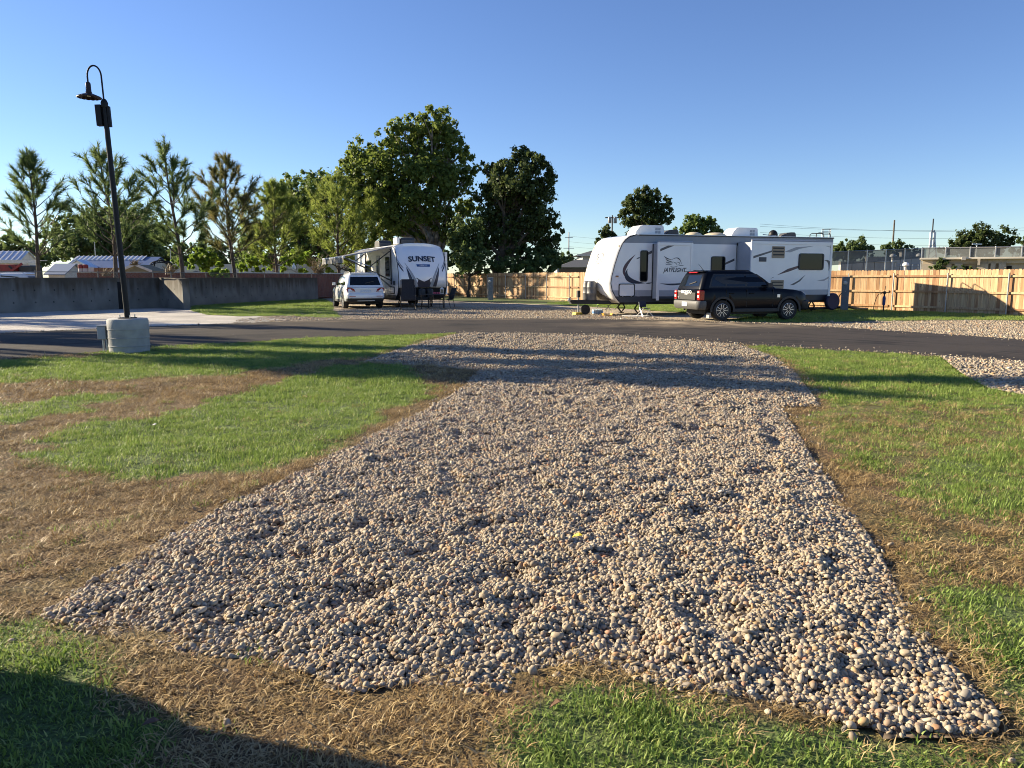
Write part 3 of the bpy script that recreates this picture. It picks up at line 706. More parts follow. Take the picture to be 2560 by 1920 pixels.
def chain_fence(name, label, pts, z0, h, sp, postr, m_mesh, m_post, group=None, mid=False):
    o0 = Vector((*pts[0], z0)); t = thing(name, label, 'fence', o0, group=group)
    for i in range(len(pts) - 1):
        a = Vector((*pts[i], z0)) - o0; b = Vector((*pts[i + 1], z0)) - o0; L_ = (b - a).length; u = (b - a) / L_
        k = max(1, round(L_ / sp))
        for j in range(k + (1 if i == len(pts) - 2 else 0)):
            q = a + u * L_ * j / k; MB().tube([q, q + Vector((0, 0, h + .06))], postr, 8).build('post', m_post, t)
        MB().tube([a + Vector((0, 0, h)), b + Vector((0, 0, h))], postr * .7, 6).build('top_rail', m_post, t)
        if mid: MB().tube([a + Vector((0, 0, h * .12)), b + Vector((0, 0, h * .12))], postr * .6, 6).build('bottom_rail', m_post, t)
        o = MB().add([a, b, b + Vector((0, 0, h)), a + Vector((0, 0, h))], [(0, 1, 2, 3)]).build('wire_mesh', m_mesh, t, fix=False)
        uvl = o.data.uv_layers.new(name='UVMap')
        for l, q in zip(o.data.loops, ((0, 0), (L_, 0), (L_, h), (0, h))): uvl.data[l.index].uv = q
    return t
M_post = mat('dull_post', (.13, .125, .115), (.2, .19, .18), scale=5, rough=.6, metal=.3)
off = Vector((n_.x, n_.y, 0)) * -.45
chain_fence('chain_link_fence', 'low chain link fence standing above the concrete wall', [tuple((Vector((*WALL_A, 0)) + off).xy), tuple((Vector((*WALL_B, 0)) + off + Vector((-.1, .2, 0))).xy), (WALL_D[0] - .5, WALL_D[1] + .4), (WALL_E[0] - .4, WALL_E[1]), (-10.5, 57.6)], 0.1, 1.66, 2.6, .028, M_link, M_post)

# --- timber fence: posts, rails and every picket
def wood_mat():
    m = bpy.data.materials.new('new_cedar'); m.use_nodes = True
    N = m.node_tree.nodes; L = m.node_tree.links; b = N['Principled BSDF']; b.inputs['Roughness'].default_value = .7
    tc = N.new('ShaderNodeTexCoord'); oi = N.new('ShaderNodeObjectInfo')
    ad = N.new('ShaderNodeVectorMath'); ad.operation = 'ADD'; sc_ = N.new('ShaderNodeVectorMath'); sc_.operation = 'SCALE'; sc_.inputs['Scale'].default_value = 90
    cb = N.new('ShaderNodeCombineXYZ'); L.new(oi.outputs['Random'], cb.inputs[0]); L.new(oi.outputs['Random'], cb.inputs[2]); L.new(cb.outputs[0], sc_.inputs[0])
    L.new(tc.outputs['Object'], ad.inputs[0]); L.new(sc_.outputs[0], ad.inputs[1])
    mp = N.new('ShaderNodeMapping'); mp.inputs['Scale'].default_value = (14, 14, .9); L.new(ad.outputs[0], mp.inputs[0])
    n1 = N.new('ShaderNodeTexNoise'); n1.inputs['Scale'].default_value = 1.2; n1.inputs['Detail'].default_value = 6; n1.inputs['Distortion'].default_value = 1.2; L.new(mp.outputs[0], n1.inputs['Vector'])
    cr = N.new('ShaderNodeValToRGB'); e = cr.color_ramp.elements; e[0].position = .3; e[0].color = (.38, .225, .115, 1); e[1].position = .62; e[1].color = (.60, .42, .235, 1)
    L.new(n1.outputs['Fac'], cr.inputs[0])
    r2 = N.new('ShaderNodeValToRGB'); e2 = r2.color_ramp.elements; e2.new(.2); e2.new(.6)
    for i, (p, c) in enumerate([(0, (.45, .33, .25)), (.2, (.80, .67, .56)), (.6, (1, 1, 1)), (1, (1.0, 1.0, .95))]): e2[i].position = p; e2[i].color = (*c, 1)
    L.new(oi.outputs['Random'], r2.inputs[0])
    mx = N.new('ShaderNodeMix'); mx.data_type = 'RGBA'; mx.blend_type = 'MULTIPLY'; mx.inputs['Factor'].default_value = 1; L.new(cr.outputs[0], mx.inputs['A']); L.new(r2.outputs[0], mx.inputs['B'])
    vk = N.new('ShaderNodeTexVoronoi'); vk.inputs['Scale'].default_value = 3.2; mp2 = N.new('ShaderNodeMapping'); mp2.inputs['Scale'].default_value = (1.5, 1.5, .8); L.new(ad.outputs[0], mp2.inputs[0]); L.new(mp2.outputs[0], vk.inputs['Vector'])
    kn = N.new('ShaderNodeMapRange'); kn.inputs[1].default_value = .05; kn.inputs[2].default_value = .11; kn.inputs[3].default_value = .75; kn.inputs[4].default_value = 0; L.new(vk.outputs['Distance'], kn.inputs[0])
    m2 = N.new('ShaderNodeMix'); m2.data_type = 'RGBA'; m2.inputs['B'].default_value = (.14, .065, .03, 1); L.new(kn.outputs[0], m2.inputs['Factor']); L.new(mx.outputs['Result'], m2.inputs['A'])
    L.new(m2.outputs['Result'], b.inputs['Base Color'])
    return m
M_wood = wood_mat()
FV = [Vector((*p, 0)) for p in FENCE]
wf = thing('wooden_fence', 'new cedar picket privacy fence with steel posts along the back of the lots', 'fence', FV[3])
FO = FV[3]
PW = .142
pk = MB().prism([(-.068, 0), (.068, 0), (.068, 1.80), (.046, 1.84), (-.046, 1.84), (-.068, 1.80)], lambda x, z: (x, -.009, z), lambda x, z: (x, .009, z)).build('picket', M_wood, wf)
pkm = pk.data; first = True; dist = 0; npk = 0
carry = 0.0; postc = 0.0
for i in range(len(FV) - 1):
    a, b = FV[i], FV[i + 1]; L_ = (b - a).length; u = (b - a) / L_; n = Vector((u.y, -u.x, 0)); ang = math.atan2(u.y, u.x)
    if n.y > 0: n = -n
    x = carry
    while x < L_:
        q = a + u * x - FO
        X = a + u * x; px = 1280 + FPX * X.x / X.y
        if (1110 < px < 1540) or (1965 < px < 2640):      # elsewhere a trailer hides the fence
            if first: o = pk; first = False
            else: o = bpy.data.objects.new('picket', pkm); COL.objects.link(o); o.parent = wf
            o.location = q + Vector((0, 0, rnd.uniform(-.012, .012))); o.rotation_euler = (0, rnd.gauss(0, .003), ang); npk += 1
        x += PW + (rnd.random() < .1) * .006
    carry = x - L_
    # rails and posts
    x = postc; prev = None
    while x < L_ + 2.44:
        q = a + u * min(x, L_) + n * .115 - FO; X = a + u * min(x, L_)
        vis = 1080 < 1280 + FPX * X.x / X.y < 2760
        if x <= L_ and vis: MB().tube([q, q + Vector((0, 0, 1.70))], .03, 10).build('post', M_galv, wf, smooth=True)
        if prev is not None and vis:
            for z in (.20, .88, 1.56):
                p0 = a + u * prev + n * .045 - FO + Vector((0, 0, z)); p1 = a + u * min(x, L_) + n * .045 - FO + Vector((0, 0, z + rnd.uniform(-.01, .01)))
                MB().bar(p0, p1, .038, .088).build('rail', M_wood, wf)
        prev = min(x, L_)
        if x >= L_: break
        x += 2.44
    postc = 0.0 if i < 2 else (0.0)
    if i < len(FV) - 2: postc = 2.44 - (L_ % 2.44) if (L_ % 2.44) > .6 else 2.44

# --- street lamp on its concrete drum
LB = G(325, 880); LB.z = 0
lamp = thing('street_lamp', 'black gooseneck street lamp leaning on a squat concrete drum', 'street lamp', LB)
drum = MB()
drum.lathe([(.372, -.1), (.375, .0), (.374, .13), (.379, .145), (.376, .30), (.381, .31), (.379, .47), (.384, .48), (.381, .64), (.371, .672), (.349, .685)], 40)
drum.build('concrete_drum', M_concl, lamp, smooth=True)
for z in (.137, .303, .473):
    MB().lathe([(.375, z - .008), (.389, z - .003), (.389, z + .003), (.375, z + .008)], 40, cap=False).build('form_seam', M_concl, lamp, smooth=True)
lean = Matrix.Rotation(R(-2.0), 4, 'Y')
def LT(p): q = lean @ (Vector(p) - Vector((0, 0, .69))); return q + Vector((0, 0, .69))
bp_ = MB(); bp_.box(-.13, .13, -.13, .13, .688, .705); bp_.build('base_plate', M_black, lamp)
for sx in (-1, 1):
    for sy in (-1, 1): MB().tube([(sx * .1, sy * .1, .69), (sx * .1, sy * .1, .76)], .011, 6).build('anchor_bolt', M_galv, lamp)
ZP = at(247, 258, LB.y).z
M_polel = M_black
MB().tube([LT((0, 0, .70)), LT((0, 0, 2.6)), LT((0, 0, ZP))], [.055, .052, .047], 20).build('pole', M_black, lamp, smooth=True)
MB().lathe([(.062, 0), (.066, .02), (.066, .09), (.05, .13), (.03, .16)], 16, c=LT((0, 0, ZP - .08))).build('collar', M_black, lamp, smooth=True)
# gooseneck bends to the left of the pole
ZT = at(240, 160, LB.y).z - .02; ax = -.27; pts = []
zc = ZT - .2
for i in range(6): pts.append(LT((0, 0, ZP + .05 + (zc - ZP - .05) * i / 5)))
for i in range(1, 13):
    t = math.pi * i / 12; pts.append(LT((ax / 2 - ax / 2 * math.cos(t), 0, zc + .2 * math.sin(t))))
zs = at(230, 206, LB.y).z; pts.append(LT((ax, 0, zs)))
MB().tube(pts, .016, 10).build('gooseneck_arm', M_black, lamp, smooth=True)
sh = LT((ax, 0, zs)); zb = at(228, 238, LB.y).z
c_ = (sh.x, sh.y, 0)
MB().lathe([(.02, zs + .01), (.035, zs), (.045, zs - .02), (.05, zb + .07), (.065, zb + .03)], 18, c=c_).build('lamp_neck', M_bronze, lamp, smooth=True)
shd = MB(); prof = [(.055, zb + .035), (.11, zb + .015), (.17, zb - .01), (.21, zb - .035), (.218, zb - .05), (.21, zb - .052), (.16, zb - .02), (.05, zb + .02)]
nn = 48; oo = len(shd.v)
for (r, z) in prof:
    for j in range(nn):
        t = 2 * math.pi * j / nn; wv = 1 + (.03 * math.cos(16 * t) if r > .18 else 0)
        shd.v.append((c_[0] + r * wv * math.cos(t), c_[1] + r * wv * math.sin(t), z + (.006 * math.cos(16 * t) if r > .18 else 0)))
for i in range(len(prof) - 1):
    for j in range(nn): shd.f.append((oo + i * nn + j, oo + i * nn + (j + 1) % nn, oo + (i + 1) * nn + (j + 1) % nn, oo + (i + 1) * nn + j))
shd.build('lamp_shade', M_bronze, lamp, smooth='full')
MB().lathe([(.0, zb - .03), (.03, zb - .028), (.045, zb + .0), (.03, zb + .025)], 12, c=c_, cap=False).build('bulb', mat('frosted_bulb', (.7, .7, .66), rough=.3), lamp, smooth=True)
# two flat boxes clamped round the pole top
z1, z0 = at(250, 262, LB.y).z, at(256, 315, LB.y).z
for sx, w in ((-1, .11), (1, .05)):
    m_ = MB(); m_.box(sx * .05, sx * (.05 + w), -.07 if sx < 0 else -.03, .03, z0 + (.0 if sx < 0 else -.02), z1 - (0 if sx < 0 else .03))
    m_.v = [tuple(LT(v)) for v in m_.v]; m_.build('antenna_box', M_black, lamp, bevel=.006)
for z in (z0 + .08, z1 - .1): MB().tube([LT((-.1, 0, z)), LT((.08, 0, z))], .012, 6).build('clamp', M_galv, lamp)

eb = thing('electrical_box', 'small grey electrical box on conduit legs beside the concrete drum', 'electrical box', (LB.x - .475, LB.y - .08, 0))
MB().box(-.085, .085, -.07, .07, .27, .53).build('box', M_grey2 if 'M_grey2' in globals() else mat('light_grey_enamel', (.33, .36, .38), (.29, .31, .33), scale=6, rough=.5), eb, bevel=.01)
MB().box(-.095, .095, -.08, .08, .53, .552).build('lid', MATS['light_grey_enamel'], eb, bevel=.006)
for x in (-.035, .035): MB().tube([(x + .03, 0, -.05), (x + .03, 0, .27)], .022, 8).build('conduit', M_galv, eb, smooth=True)

# --- utility pedestals
def pedestal(loc, rz, label):
    t = thing('utility_pedestal', label, 'utility pedestal', loc, rz, 'grey hookup pedestals on the lots')
    MB().box(-.16, .16, -.11, .11, 0, .62).build('lower_cabinet', M_grey, t, bevel=.008)
    MB().box(-.16, .16, -.105, .105, .625, 1.50).build('upper_cabinet', M_grey, t, bevel=.008)
    MB().prism([(-.115, 1.5), (.12, 1.5), (.12, 1.54), (-.13, 1.515)], lambda y, z: (-.17, y, z), lambda y, z: (.17, y, z)).build('sloped_cap', M_grey, t)
    mt = MB().lathe([(.085, -.005), (.085, .02), (.075, .05), (.055, .075), (.0, .08)], 20, c=(-.03, -.105, 1.26), axis='y')
    mt.v = [(x, -.105 - (y + .105), z) for x, y, z in mt.v]; mt.build('meter', mat('meter_glass', (.45, .47, .46), rough=.15), t, smooth=True)
    MB().lathe([(.098, 0), (.098, .012), (.086, .014)], 20, c=(-.03, -.118, 1.26), axis='y').build('meter_ring', M_galv, t)
    MB().box(-.12, .12, -.114, -.106, .70, 1.08).build('outlet_door', M_grey, t, bevel=.004)
    MB().box(-.02, .02, -.125, -.114, .86, .90).build('latch', M_galv, t)
    return t
pedestal(G(2110, 776), R(-20), 'grey hookup pedestal with a meter by the rear of the trailer')
pp = G(1227, 750); pedestal((pp.x, pp.y, 0), R(-12), 'grey hookup pedestal by the fence in the tree shade')
# ================================================================ travel trailers
M_rvwhite = mat('trailer_fibreglass', (.80, .80, .80), (.76, .76, .765), scale=2, rough=.28, coat=.3)
M_cream = mat('front_cap_white', (.82, .81, .77), (.78, .77, .73), scale=1.5, rough=.3, coat=.3)
M_rvgrey = mat('trailer_grey_band', (.24, .26, .29), (.22, .24, .27), scale=3, rough=.35)
M_rvlgrey = mat('trailer_pale_grey', (.36, .38, .42), (.33, .35, .39), scale=3, rough=.35)
M_rvdark = mat('trailer_dark_skirt', (.05, .058, .075), (.04, .047, .06), scale=3, rough=.45)
M_trim = mat('black_trim', (.015, .015, .016), rough=.5)
M_glass = mat('tinted_glass', (.004, .005, .006), rough=.05, spec=.22)
M_navy = mat('navy_vinyl', (.022, .026, .045), (.03, .03, .05), scale=9, rough=.35)
M_graphic = mat('charcoal_vinyl', (.07, .07, .08), (.10, .10, .11), scale=5, rough=.35)
M_silver = mat('silver_vinyl', (.34, .35, .37), (.28, .29, .31), scale=6, rough=.3)
M_maroon = mat('maroon_vinyl', (.09, .03, .04), (.05, .03, .045), scale=6, rough=.35)
M_tyre = mat('tyre_rubber', (.015, .015, .015), (.022, .021, .02), scale=18, rough=.85, bump=.3, bscale=60)
M_chassis = mat('chassis_black', (.010, .010, .011), (.018, .017, .016), scale=9, rough=.6)
M_acw = mat('roof_unit_white', (.78, .78, .76), (.7, .7, .68), scale=4, rough=.4)
M_cremdome = mat('skylight_cream', (.62, .53, .36), (.55, .46, .30), scale=4, rough=.35)
M_alloy = mat('alloy', (.6, .6, .61), rough=.3, metal=.9)
M_propane = mat('grey_tank_cover', (.10, .10, .105), (.13, .13, .13), scale=7, rough=.5)

class Frame:
    def __init__(s, o, ang):
        s.o = Vector(o); s.a = ang; s.u = Vector((math.cos(ang), math.sin(ang), 0)); s.v = Vector((-math.sin(ang), math.cos(ang), 0))
    def side(s, px, py, yl=0.0):          # pixel on the plane local y = yl  ->  local x, z
        q = plane_hit(px, py, s.o + s.v * yl, s.v) - s.o; return (q.dot(s.u), q.z)
    def front(s, px, py, xl=0.0):         # pixel on the plane local x = xl  ->  local y, z
        q = plane_hit(px, py, s.o + s.u * xl, s.u) - s.o; return (q.dot(s.v), q.z)
def clip_z(poly, z0, z1):
    def cl(P, f, z):
        out = []
        for i in range(len(P)):
            a, b = P[i], P[(i + 1) % len(P)]; ia, ib = f(a[1]), f(b[1])
            if ia: out.append(a)
            if ia != ib:
                t = (z - a[1]) / (b[1] - a[1]); out.append((a[0] + (b[0] - a[0]) * t, z))
        return out
    return cl(cl(poly, lambda q: q >= z0, z0), lambda q: q <= z1, z1)
def rrect(x0, x1, z0, z1, r, n=5):
    P = []
    for cx, cz, a in ((x1 - r, z1 - r, 0), (x0 + r, z1 - r, 90), (x0 + r, z0 + r, 180), (x1 - r, z0 + r, 270)):
        for i in range(n + 1):
            t = R(a + 90 * i / n); P.append((cx + r * math.cos(t), cz + r * math.sin(t)))
    return P
def panel_y(poly, y, th, name, m, parent, bevel=0):       # plate on the near side, proud toward -y
    return MB().prism(poly, lambda x, z: (x, y, z), lambda x, z: (x, y - th, z)).build(name, m, parent, bevel=bevel)
def ring_y(outer, inner, y, th, name, m, parent):
    n = len(outer); V = [(x, y, z) for x, z in outer] + [(x, y, z) for x, z in inner] + [(x, y - th, z) for x, z in outer] + [(x, y - th, z) for x, z in inner]; F = []
    for i in range(n):
        j = (i + 1) % n; F += [(i, j, n + j, n + i), (2 * n + i, 3 * n + i, 3 * n + j, 2 * n + j), (i, 2 * n + i, 2 * n + j, j), (n + i, n + j, 3 * n + j, 3 * n + i)]
    return MB().add(V, F).build(name, m, parent)
def crescent(p0, p1, p2, w, fr, yl, n=14, taper=1.0):      # tapered swoosh through three pixels
    P = []
    a, b, c = Vector(p0), Vector(p1), Vector(p2); ctl = 2 * b - .5 * (a + c)
    up = []; dn = []
    for i in range(n + 1):
        t = i / n; q = (1 - t) ** 2 * a + 2 * t * (1 - t) * ctl + t * t * c
        d = (2 * (1 - t) * (ctl - a) + 2 * t * (c - ctl)).normalized(); nn = Vector((-d.y, d.x)); ww = w * math.sin(math.pi * min(max(t, 0), 1) ** taper) * .5
        up.append(q + nn * ww); dn.append(q - nn * ww)
    return [fr.side(q.x, q.y, yl) for q in up + dn[1:-1][::-1]]
def wheel_rv(t, x, y, r=.36, w=.2, s=-1):
    wm = MB().lathe([(r * .62, -w / 2), (r * .9, -w / 2), (r, -w / 2 + .03), (r, w / 2 - .03), (r * .9, w / 2), (r * .62, w / 2)], 28, c=(x, y, r), axis='y', cap=False).build('wheel', M_tyre, t, smooth=True)
    MB().lathe([(.02, -w / 2 - .01), (.07, -w / 2 - .005), (.09, -w / 2 + .03), (r * .6, -w / 2 + .02), (r * .64, -w / 2 - .004)], 24, c=(x, y, r), axis='y').build('rim', M_alloy, wm, smooth=True)
def scissor_jack(t, x, y, zt):
    m = MB(); w = .32; zm = zt * .5
    for s in (-1, 1):
        m.bar((x, y, .03), (x + s * w * .55, y, zm), .04, .05, (0, 1, 0)); m.bar((x + s * w * .55, y, zm), (x, y, zt), .04, .05, (0, 1, 0))
    m.box(x - .1, x + .1, y - .06, y + .06, 0, .03); m.tube([(x - w * .55, y, zm), (x + w * .6, y, zm)], .012, 6)
    m.build('stabiliser_jack', M_chassis, t)
def roof_unit(t, x, y, z, L_, W_, H_, m, name='air_conditioner', grille=True):
    prof = [(0, 0), (.03, .12), (.12, .24), (.24, H_ * .92), (.36, H_), (L_ - .08, H_), (L_ - .02, H_ - .05), (L_, .1), (L_, 0)]
    o = MB().prism(prof, lambda a, b: (x + a, y - W_ / 2, z + b), lambda a, b: (x + a, y + W_ / 2, z + b)).build(name, m, t, bevel=.03)
    if grille:
        for i in range(2):
            for j in range(2):
                MB().box(x + L_ * .68 + i * .135, x + L_ * .68 + i * .135 + .11, y - W_ / 2 - .008, y - W_ / 2 + .004, z + .07 + j * .13, z + .17 + j * .13).build('grille', M_silver, o)
    return o
# logo of a bird in flight, drawn as strokes on a plane; s = scale, fn maps (x, z)
def bird(fn, m, parent, name='bird_emblem'):
    mb = MB()
    def stroke(p0, p1, p2, w):
        a, b, c = Vector(p0), Vector(p1), Vector(p2); ctl = 2 * b - .5 * (a + c); up = []; dn = []
        for i in range(9):
            t = i / 8; q = (1 - t) ** 2 * a + 2 * t * (1 - t) * ctl + t * t * c
            d = (2 * (1 - t) * (ctl - a) + 2 * t * (c - ctl)).normalized(); nn = Vector((-d.y, d.x)) * w * (.15 + .85 * math.sin(math.pi * t)) * .5
            up.append(q + nn); dn.append(q - nn)
        poly = [tuple(q) for q in up + dn[::-1]]; n = len(poly)
        mb.prism(poly, lambda x, z: fn(x, z, 0), lambda x, z: fn(x, z, 1))
    stroke((0, .62), (.16, .48), (.40, .42), .05); stroke((.08, .47), (.2, .36), (.42, .33), .045); stroke((.10, .32), (.2, .24), (.40, .25), .04)
    stroke((.08, .20), (.22, .14), (.46, .20), .035); stroke((.40, .42), (.70, .50), (.88, .18), .045); stroke((.44, .30), (.58, .24), (.66, .12), .03)
    stroke((.62, .28), (.76, .26), (.80, .14), .03); stroke((.70, .16), (.86, .10), (1.02, .14), .03); stroke((.15, .22), (.3, .3), (.45, .24), .03); stroke((.30, .08), (.5, .02), (.72, .10), .03)
    return mb.build(name, m, parent)

# ---------------------------------------------------------------- the long white trailer
JA = R(19); JF = Frame((3.92, 29.5, 0), JA); JL, JW = 10.75, 2.5
jt = thing('travel_trailer', 'long white travel trailer with two slide-outs and grey bands beside the black car', 'travel trailer', JF.o, JA)
PROF = [(.42, .52), (.22, .74), (.07, 1.0), (.0, 1.28), (.04, 1.55), (.16, 2.0), (.33, 2.5), (.46, 2.78), (.60, 2.96), (.80, 3.09), (1.10, 3.16), (JL, 3.20), (JL, .52)]
for nm, z0, z1, m in (('lower_skirt', .40, .76, M_rvdark), ('lower_band', .76, 1.0, M_rvlgrey), ('side_wall', 1.0, 2.86, M_rvwhite), ('upper_band', 2.86, 3.25, M_rvgrey)):
    P = clip_z([(x, z) for x, z in PROF], z0, z1)
    MB().prism(P, lambda x, z: (x, 0, z), lambda x, z: (x, JW, z)).build(nm, m, jt)
roofp = [(.9, 3.13), (1.2, 3.185), (JL + .02, 3.22), (JL + .02, 3.245), (1.2, 3.215), (.85, 3.15)]
rf = MB().prism(roofp, lambda x, z: (x, -.012, z), lambda x, z: (x, JW + .012, z)).build('roof', M_acw, jt)
MB().prism([(x, z - .035) for x, z in roofp[1:3]] + [(x, z + .002) for x, z in roofp[1:3]][::-1], lambda x, z: (x, -.03, z), lambda x, z: (x, -.0125, z)).build('roof_edge_trim', M_trim, rf)
# moulded front cap
fp_ = PROF[:11]; off_ = []
for i, (x, z) in enumerate(fp_):
    a = Vector(fp_[max(i - 1, 0)]); b = Vector(fp_[min(i + 1, 10)]); d = (b - a).normalized(); off_.append((x - d.y * .03, z + d.x * .03))
cap = MB(); ny = 9; rows = []
for (x, z) in off_:
    rows.append([(x - .10 * (1 - (2 * j / (ny - 1) - 1) ** 2) * (1 if z < 2.9 else max(0, (3.2 - z) / .3)), -.01 + (JW + .02) * j / (ny - 1), z) for j in range(ny)])
V = [p for r in rows for p in r]; Fc = [(i * ny + j, i * ny + j + 1, (i + 1) * ny + j + 1, (i + 1) * ny + j) for i in range(10) for j in range(ny - 1)]
o = cap.add(V, Fc).build('front_cap', M_cream, jt, smooth=True); sd = o.modifiers.new('s', 'SOLIDIFY'); sd.thickness = .03; sd.offset = 0
edge = [(x, -.014, z) for x, z in off_]; MB().tube(edge, .016, 6).build('edge_trim', M_trim, jt, smooth=True)
MB().tube([(x, JW + .014, z) for x, z in off_], .016, 6).build('edge_trim', M_trim, jt, smooth=True)
def capx(z):                                  # x of the cap's surface at height z and its bow
    for (a, b) in zip(off_[:-1], off_[1:]):
        if min(a[1], b[1]) <= z <= max(a[1], b[1]) and abs(a[1] - b[1]) > 1e-6: return a[0] + (b[0] - a[0]) * (z - a[1]) / (b[1] - a[1])
    return off_[-1][0]
def on_cap(y, z, k=0.0): return (capx(z) - .10 * (1 - (2 * y / JW - 1) ** 2) - .018 - .004 * k, y, z)
# dark rock guard along the bottom of the cap
gpoly = [(2.45, .60), (2.45, 1.02), (2.05, 1.06), (1.55, 1.05), (1.1, .98), (.85, .82), (.55, .72), (.35, .60)]
def grid_on_cap(poly, k0, k1, name, m, parent, st=.08):
    ys = [p[0] for p in poly]; zs = [p[1] for p in poly]; y0, y1, z0, z1 = min(ys), max(ys), min(zs), max(zs)
    X, Z = np.meshgrid(np.arange(y0, y1 + st, st), np.arange(z0, z1 + st, st)); nx = X.shape[1]; mb = MB(); idx = {}
    def vid(i, j, k):
        if (i, j, k) not in idx: idx[(i, j, k)] = len(mb.v); mb.v.append(on_cap(min(max(X[j, i], .01), JW - .01), Z[j, i], k))
        return idx[(i, j, k)]
    for j in range(X.shape[0] - 1):
        for i in range(nx - 1):
            if inpoly(np.array([X[j, i] + st / 2]), np.array([Z[j, i] + st / 2]), poly)[0]:
                mb.f.append((vid(i, j, k1), vid(i + 1, j, k1), vid(i + 1, j + 1, k1), vid(i, j + 1, k1)))
    return mb.build(name, m, parent, smooth='full')
grid_on_cap(gpoly, 0, 1, 'rock_guard', mat('scuffed_rock_guard', (.05, .045, .04), (.16, .14, .11), scale=4, rough=.5), jt, .05)
for z in (2.72,):
    for y in (.12, JW - .12): MB().lathe([(.05, -.01), (.045, .015), (.0, .02)], 10, c=(capx(z) - .03, y, z), axis='x').build('marker_light', mat('amber_lens', (.35, .16, .05), rough=.3), jt)
def capfn(y0, z0, s, w=1.0):                  # letters on the cap read from the front: x to the right is +y reversed
    return lambda x, z, k: on_cap(y0 - x * s * w, z0 + z * s, .5 + 1.5 * k)
bird(capfn(1.72, 2.05, .85), M_graphic, jt)
text_mesh('Jayco', .46, mat('faded_silver', (.52, .52, .50), rough=.4), 'maker_lettering', jt, lambda x, y, z: on_cap(1.22 - x, 1.68 + y, 1 + z * 100), shear=.25, xs=1.0)
for s in (-1, 1):
    P = [(1.22 + s * .02, 1.38), (1.22 + s * .35, 1.46), (1.22 + s * .62, 1.58), (1.22 + s * .36, 1.43), (1.22 + s * .05, 1.36)]
    MB().prism(P, lambda y, z: on_cap(y, z, .4), lambda y, z: on_cap(y, z, 2)).build('chevron', M_silver, jt)
# near-side details, placed from the photograph onto the side plane
def jp(pts, yl=0.0): return [JF.side(x, y, yl) for x, y in pts]
def jrect(x0, y0, x1, y1, r, yl=0.0):
    a = JF.side(x0, y1, yl); b = JF.side(x1, y0, yl); return rrect(a[0], b[0], a[1], b[1], r)
def window(x0, y0, x1, y1, r, yl, parent, name='window', split=None):
    P = jrect(x0, y0, x1, y1, r, yl); cx = sum(p[0] for p in P) / len(P); cz = sum(p[1] for p in P) / len(P)
    I = [(cx + (x - cx) * .9, cz + (z - cz) * .93) for x, z in P]
    f = ring_y(P, I, yl, .03, name, M_trim, parent); panel_y(I, yl, .016, 'pane', M_glass, f)
    if split: panel_y([(cx + split - .008, min(z for _, z in I)), (cx + split + .008, min(z for _, z in I)), (cx + split + .008, max(z for _, z in I)), (cx + split - .008, max(z for _, z in I))], yl - .0165, .006, 'sash_bar', M_trim, f)
    return f
window(1599, 626, 1620, 704, .08, 0, jt)
window(1776, 641, 1813, 690, .09, 0, jt)
cd = jrect(1546, 709, 1587, 742, .07); cx = sum(p[0] for p in cd) / len(cd); cz = sum(p[1] for p in cd) / len(cd)
hd = ring_y(cd, [(cx + (x - cx) * .90, cz + (z - cz) * .87) for x, z in cd], 0, .022, 'storage_hatch', M_trim, jt); panel_y([(cx + (x - cx) * .9, cz + (z - cz) * .87) for x, z in cd], 0, .014, 'hatch_door', M_rvwhite, hd)
for dx in (-.18, .2): MB().box(cx + dx - .02, cx + dx + .02, -.035, -.012, cz - .26, cz - .23).build('hatch_latch', M_galv, hd)
panel_y(jrect(1539, 689, 1546, 693, .01), 0, .02, 'marker_light', MATS['amber_lens'], jt)
panel_y(jrect(1593, 727, 1600, 741, .01), 0, .006, 'data_plate', M_rvlgrey, jt)
for p0, p1, p2, w, m in (((1589, 636), (1563, 668), (1563, 692), 8, M_maroon), ((1569, 672), (1572, 698), (1614, 708), 12, M_navy), ((1614, 708), (1622, 708), (1632, 706), 3, M_navy), ((1590, 648), (1596, 645), (1601, 642), 3, M_graphic)):
    panel_y(crescent(p0, p1, p2, w, JF, 0), 0, .004, 'swoosh_graphic', m, jt)
panel_y(jp([(1618, 632), (1630, 626), (1630, 633), (1618, 638)]), 0, .0035, 'swoosh_graphic', M_graphic, jt)
panel_y(jp([(1813, 657), (1836, 646), (1836, 652), (1813, 662)]), 0, .0035, 'swoosh_graphic', M_graphic, jt)
# slide-outs
def slide(x0, y0, x1, y1, p, name):
    a = JF.side(x0, y1, -p); b = JF.side(x1, y0, -p)
    s = MB().box(a[0] + .05, b[0] - .05, -p + .02, .05, a[1] + .05, b[1] - .04).build(name, M_rvlgrey, jt)
    z0, z1 = a[1], b[1]
    for nm, q0, q1, m in (('slide_skirt', z0 + .05, max(z0 + .05, .76), M_rvdark), ('slide_band', max(z0 + .05, .76), 1.0, M_rvlgrey), ('slide_face', 1.0, z1 - .05, M_rvwhite)):
        if q1 - q0 > .02: MB().box(a[0] + .06, b[0] - .06, -p, -p + .0195, q0, q1).build(nm, m, s)
    for nm, c in (('side_flange', (a[0], a[0] + .1, -p - .022, -p + .05, z0 - .02, z1)), ('side_flange', (b[0] - .1, b[0], -p - .022, -p + .05, z0 - .02, z1)), ('top_flange', (a[0] + .1, b[0] - .1, -p - .02, -p + .05, z1 - .12, z1))):
        MB().box(*c).build(nm, M_rvwhite, s, bevel=.008)
    MB().tube([(a[0] + .02, -p + .02, z1 + .03), (b[0] - .02, -p + .02, z1 + .03)], .03, 8).build('awning_roller', M_rvlgrey, s)
    return s
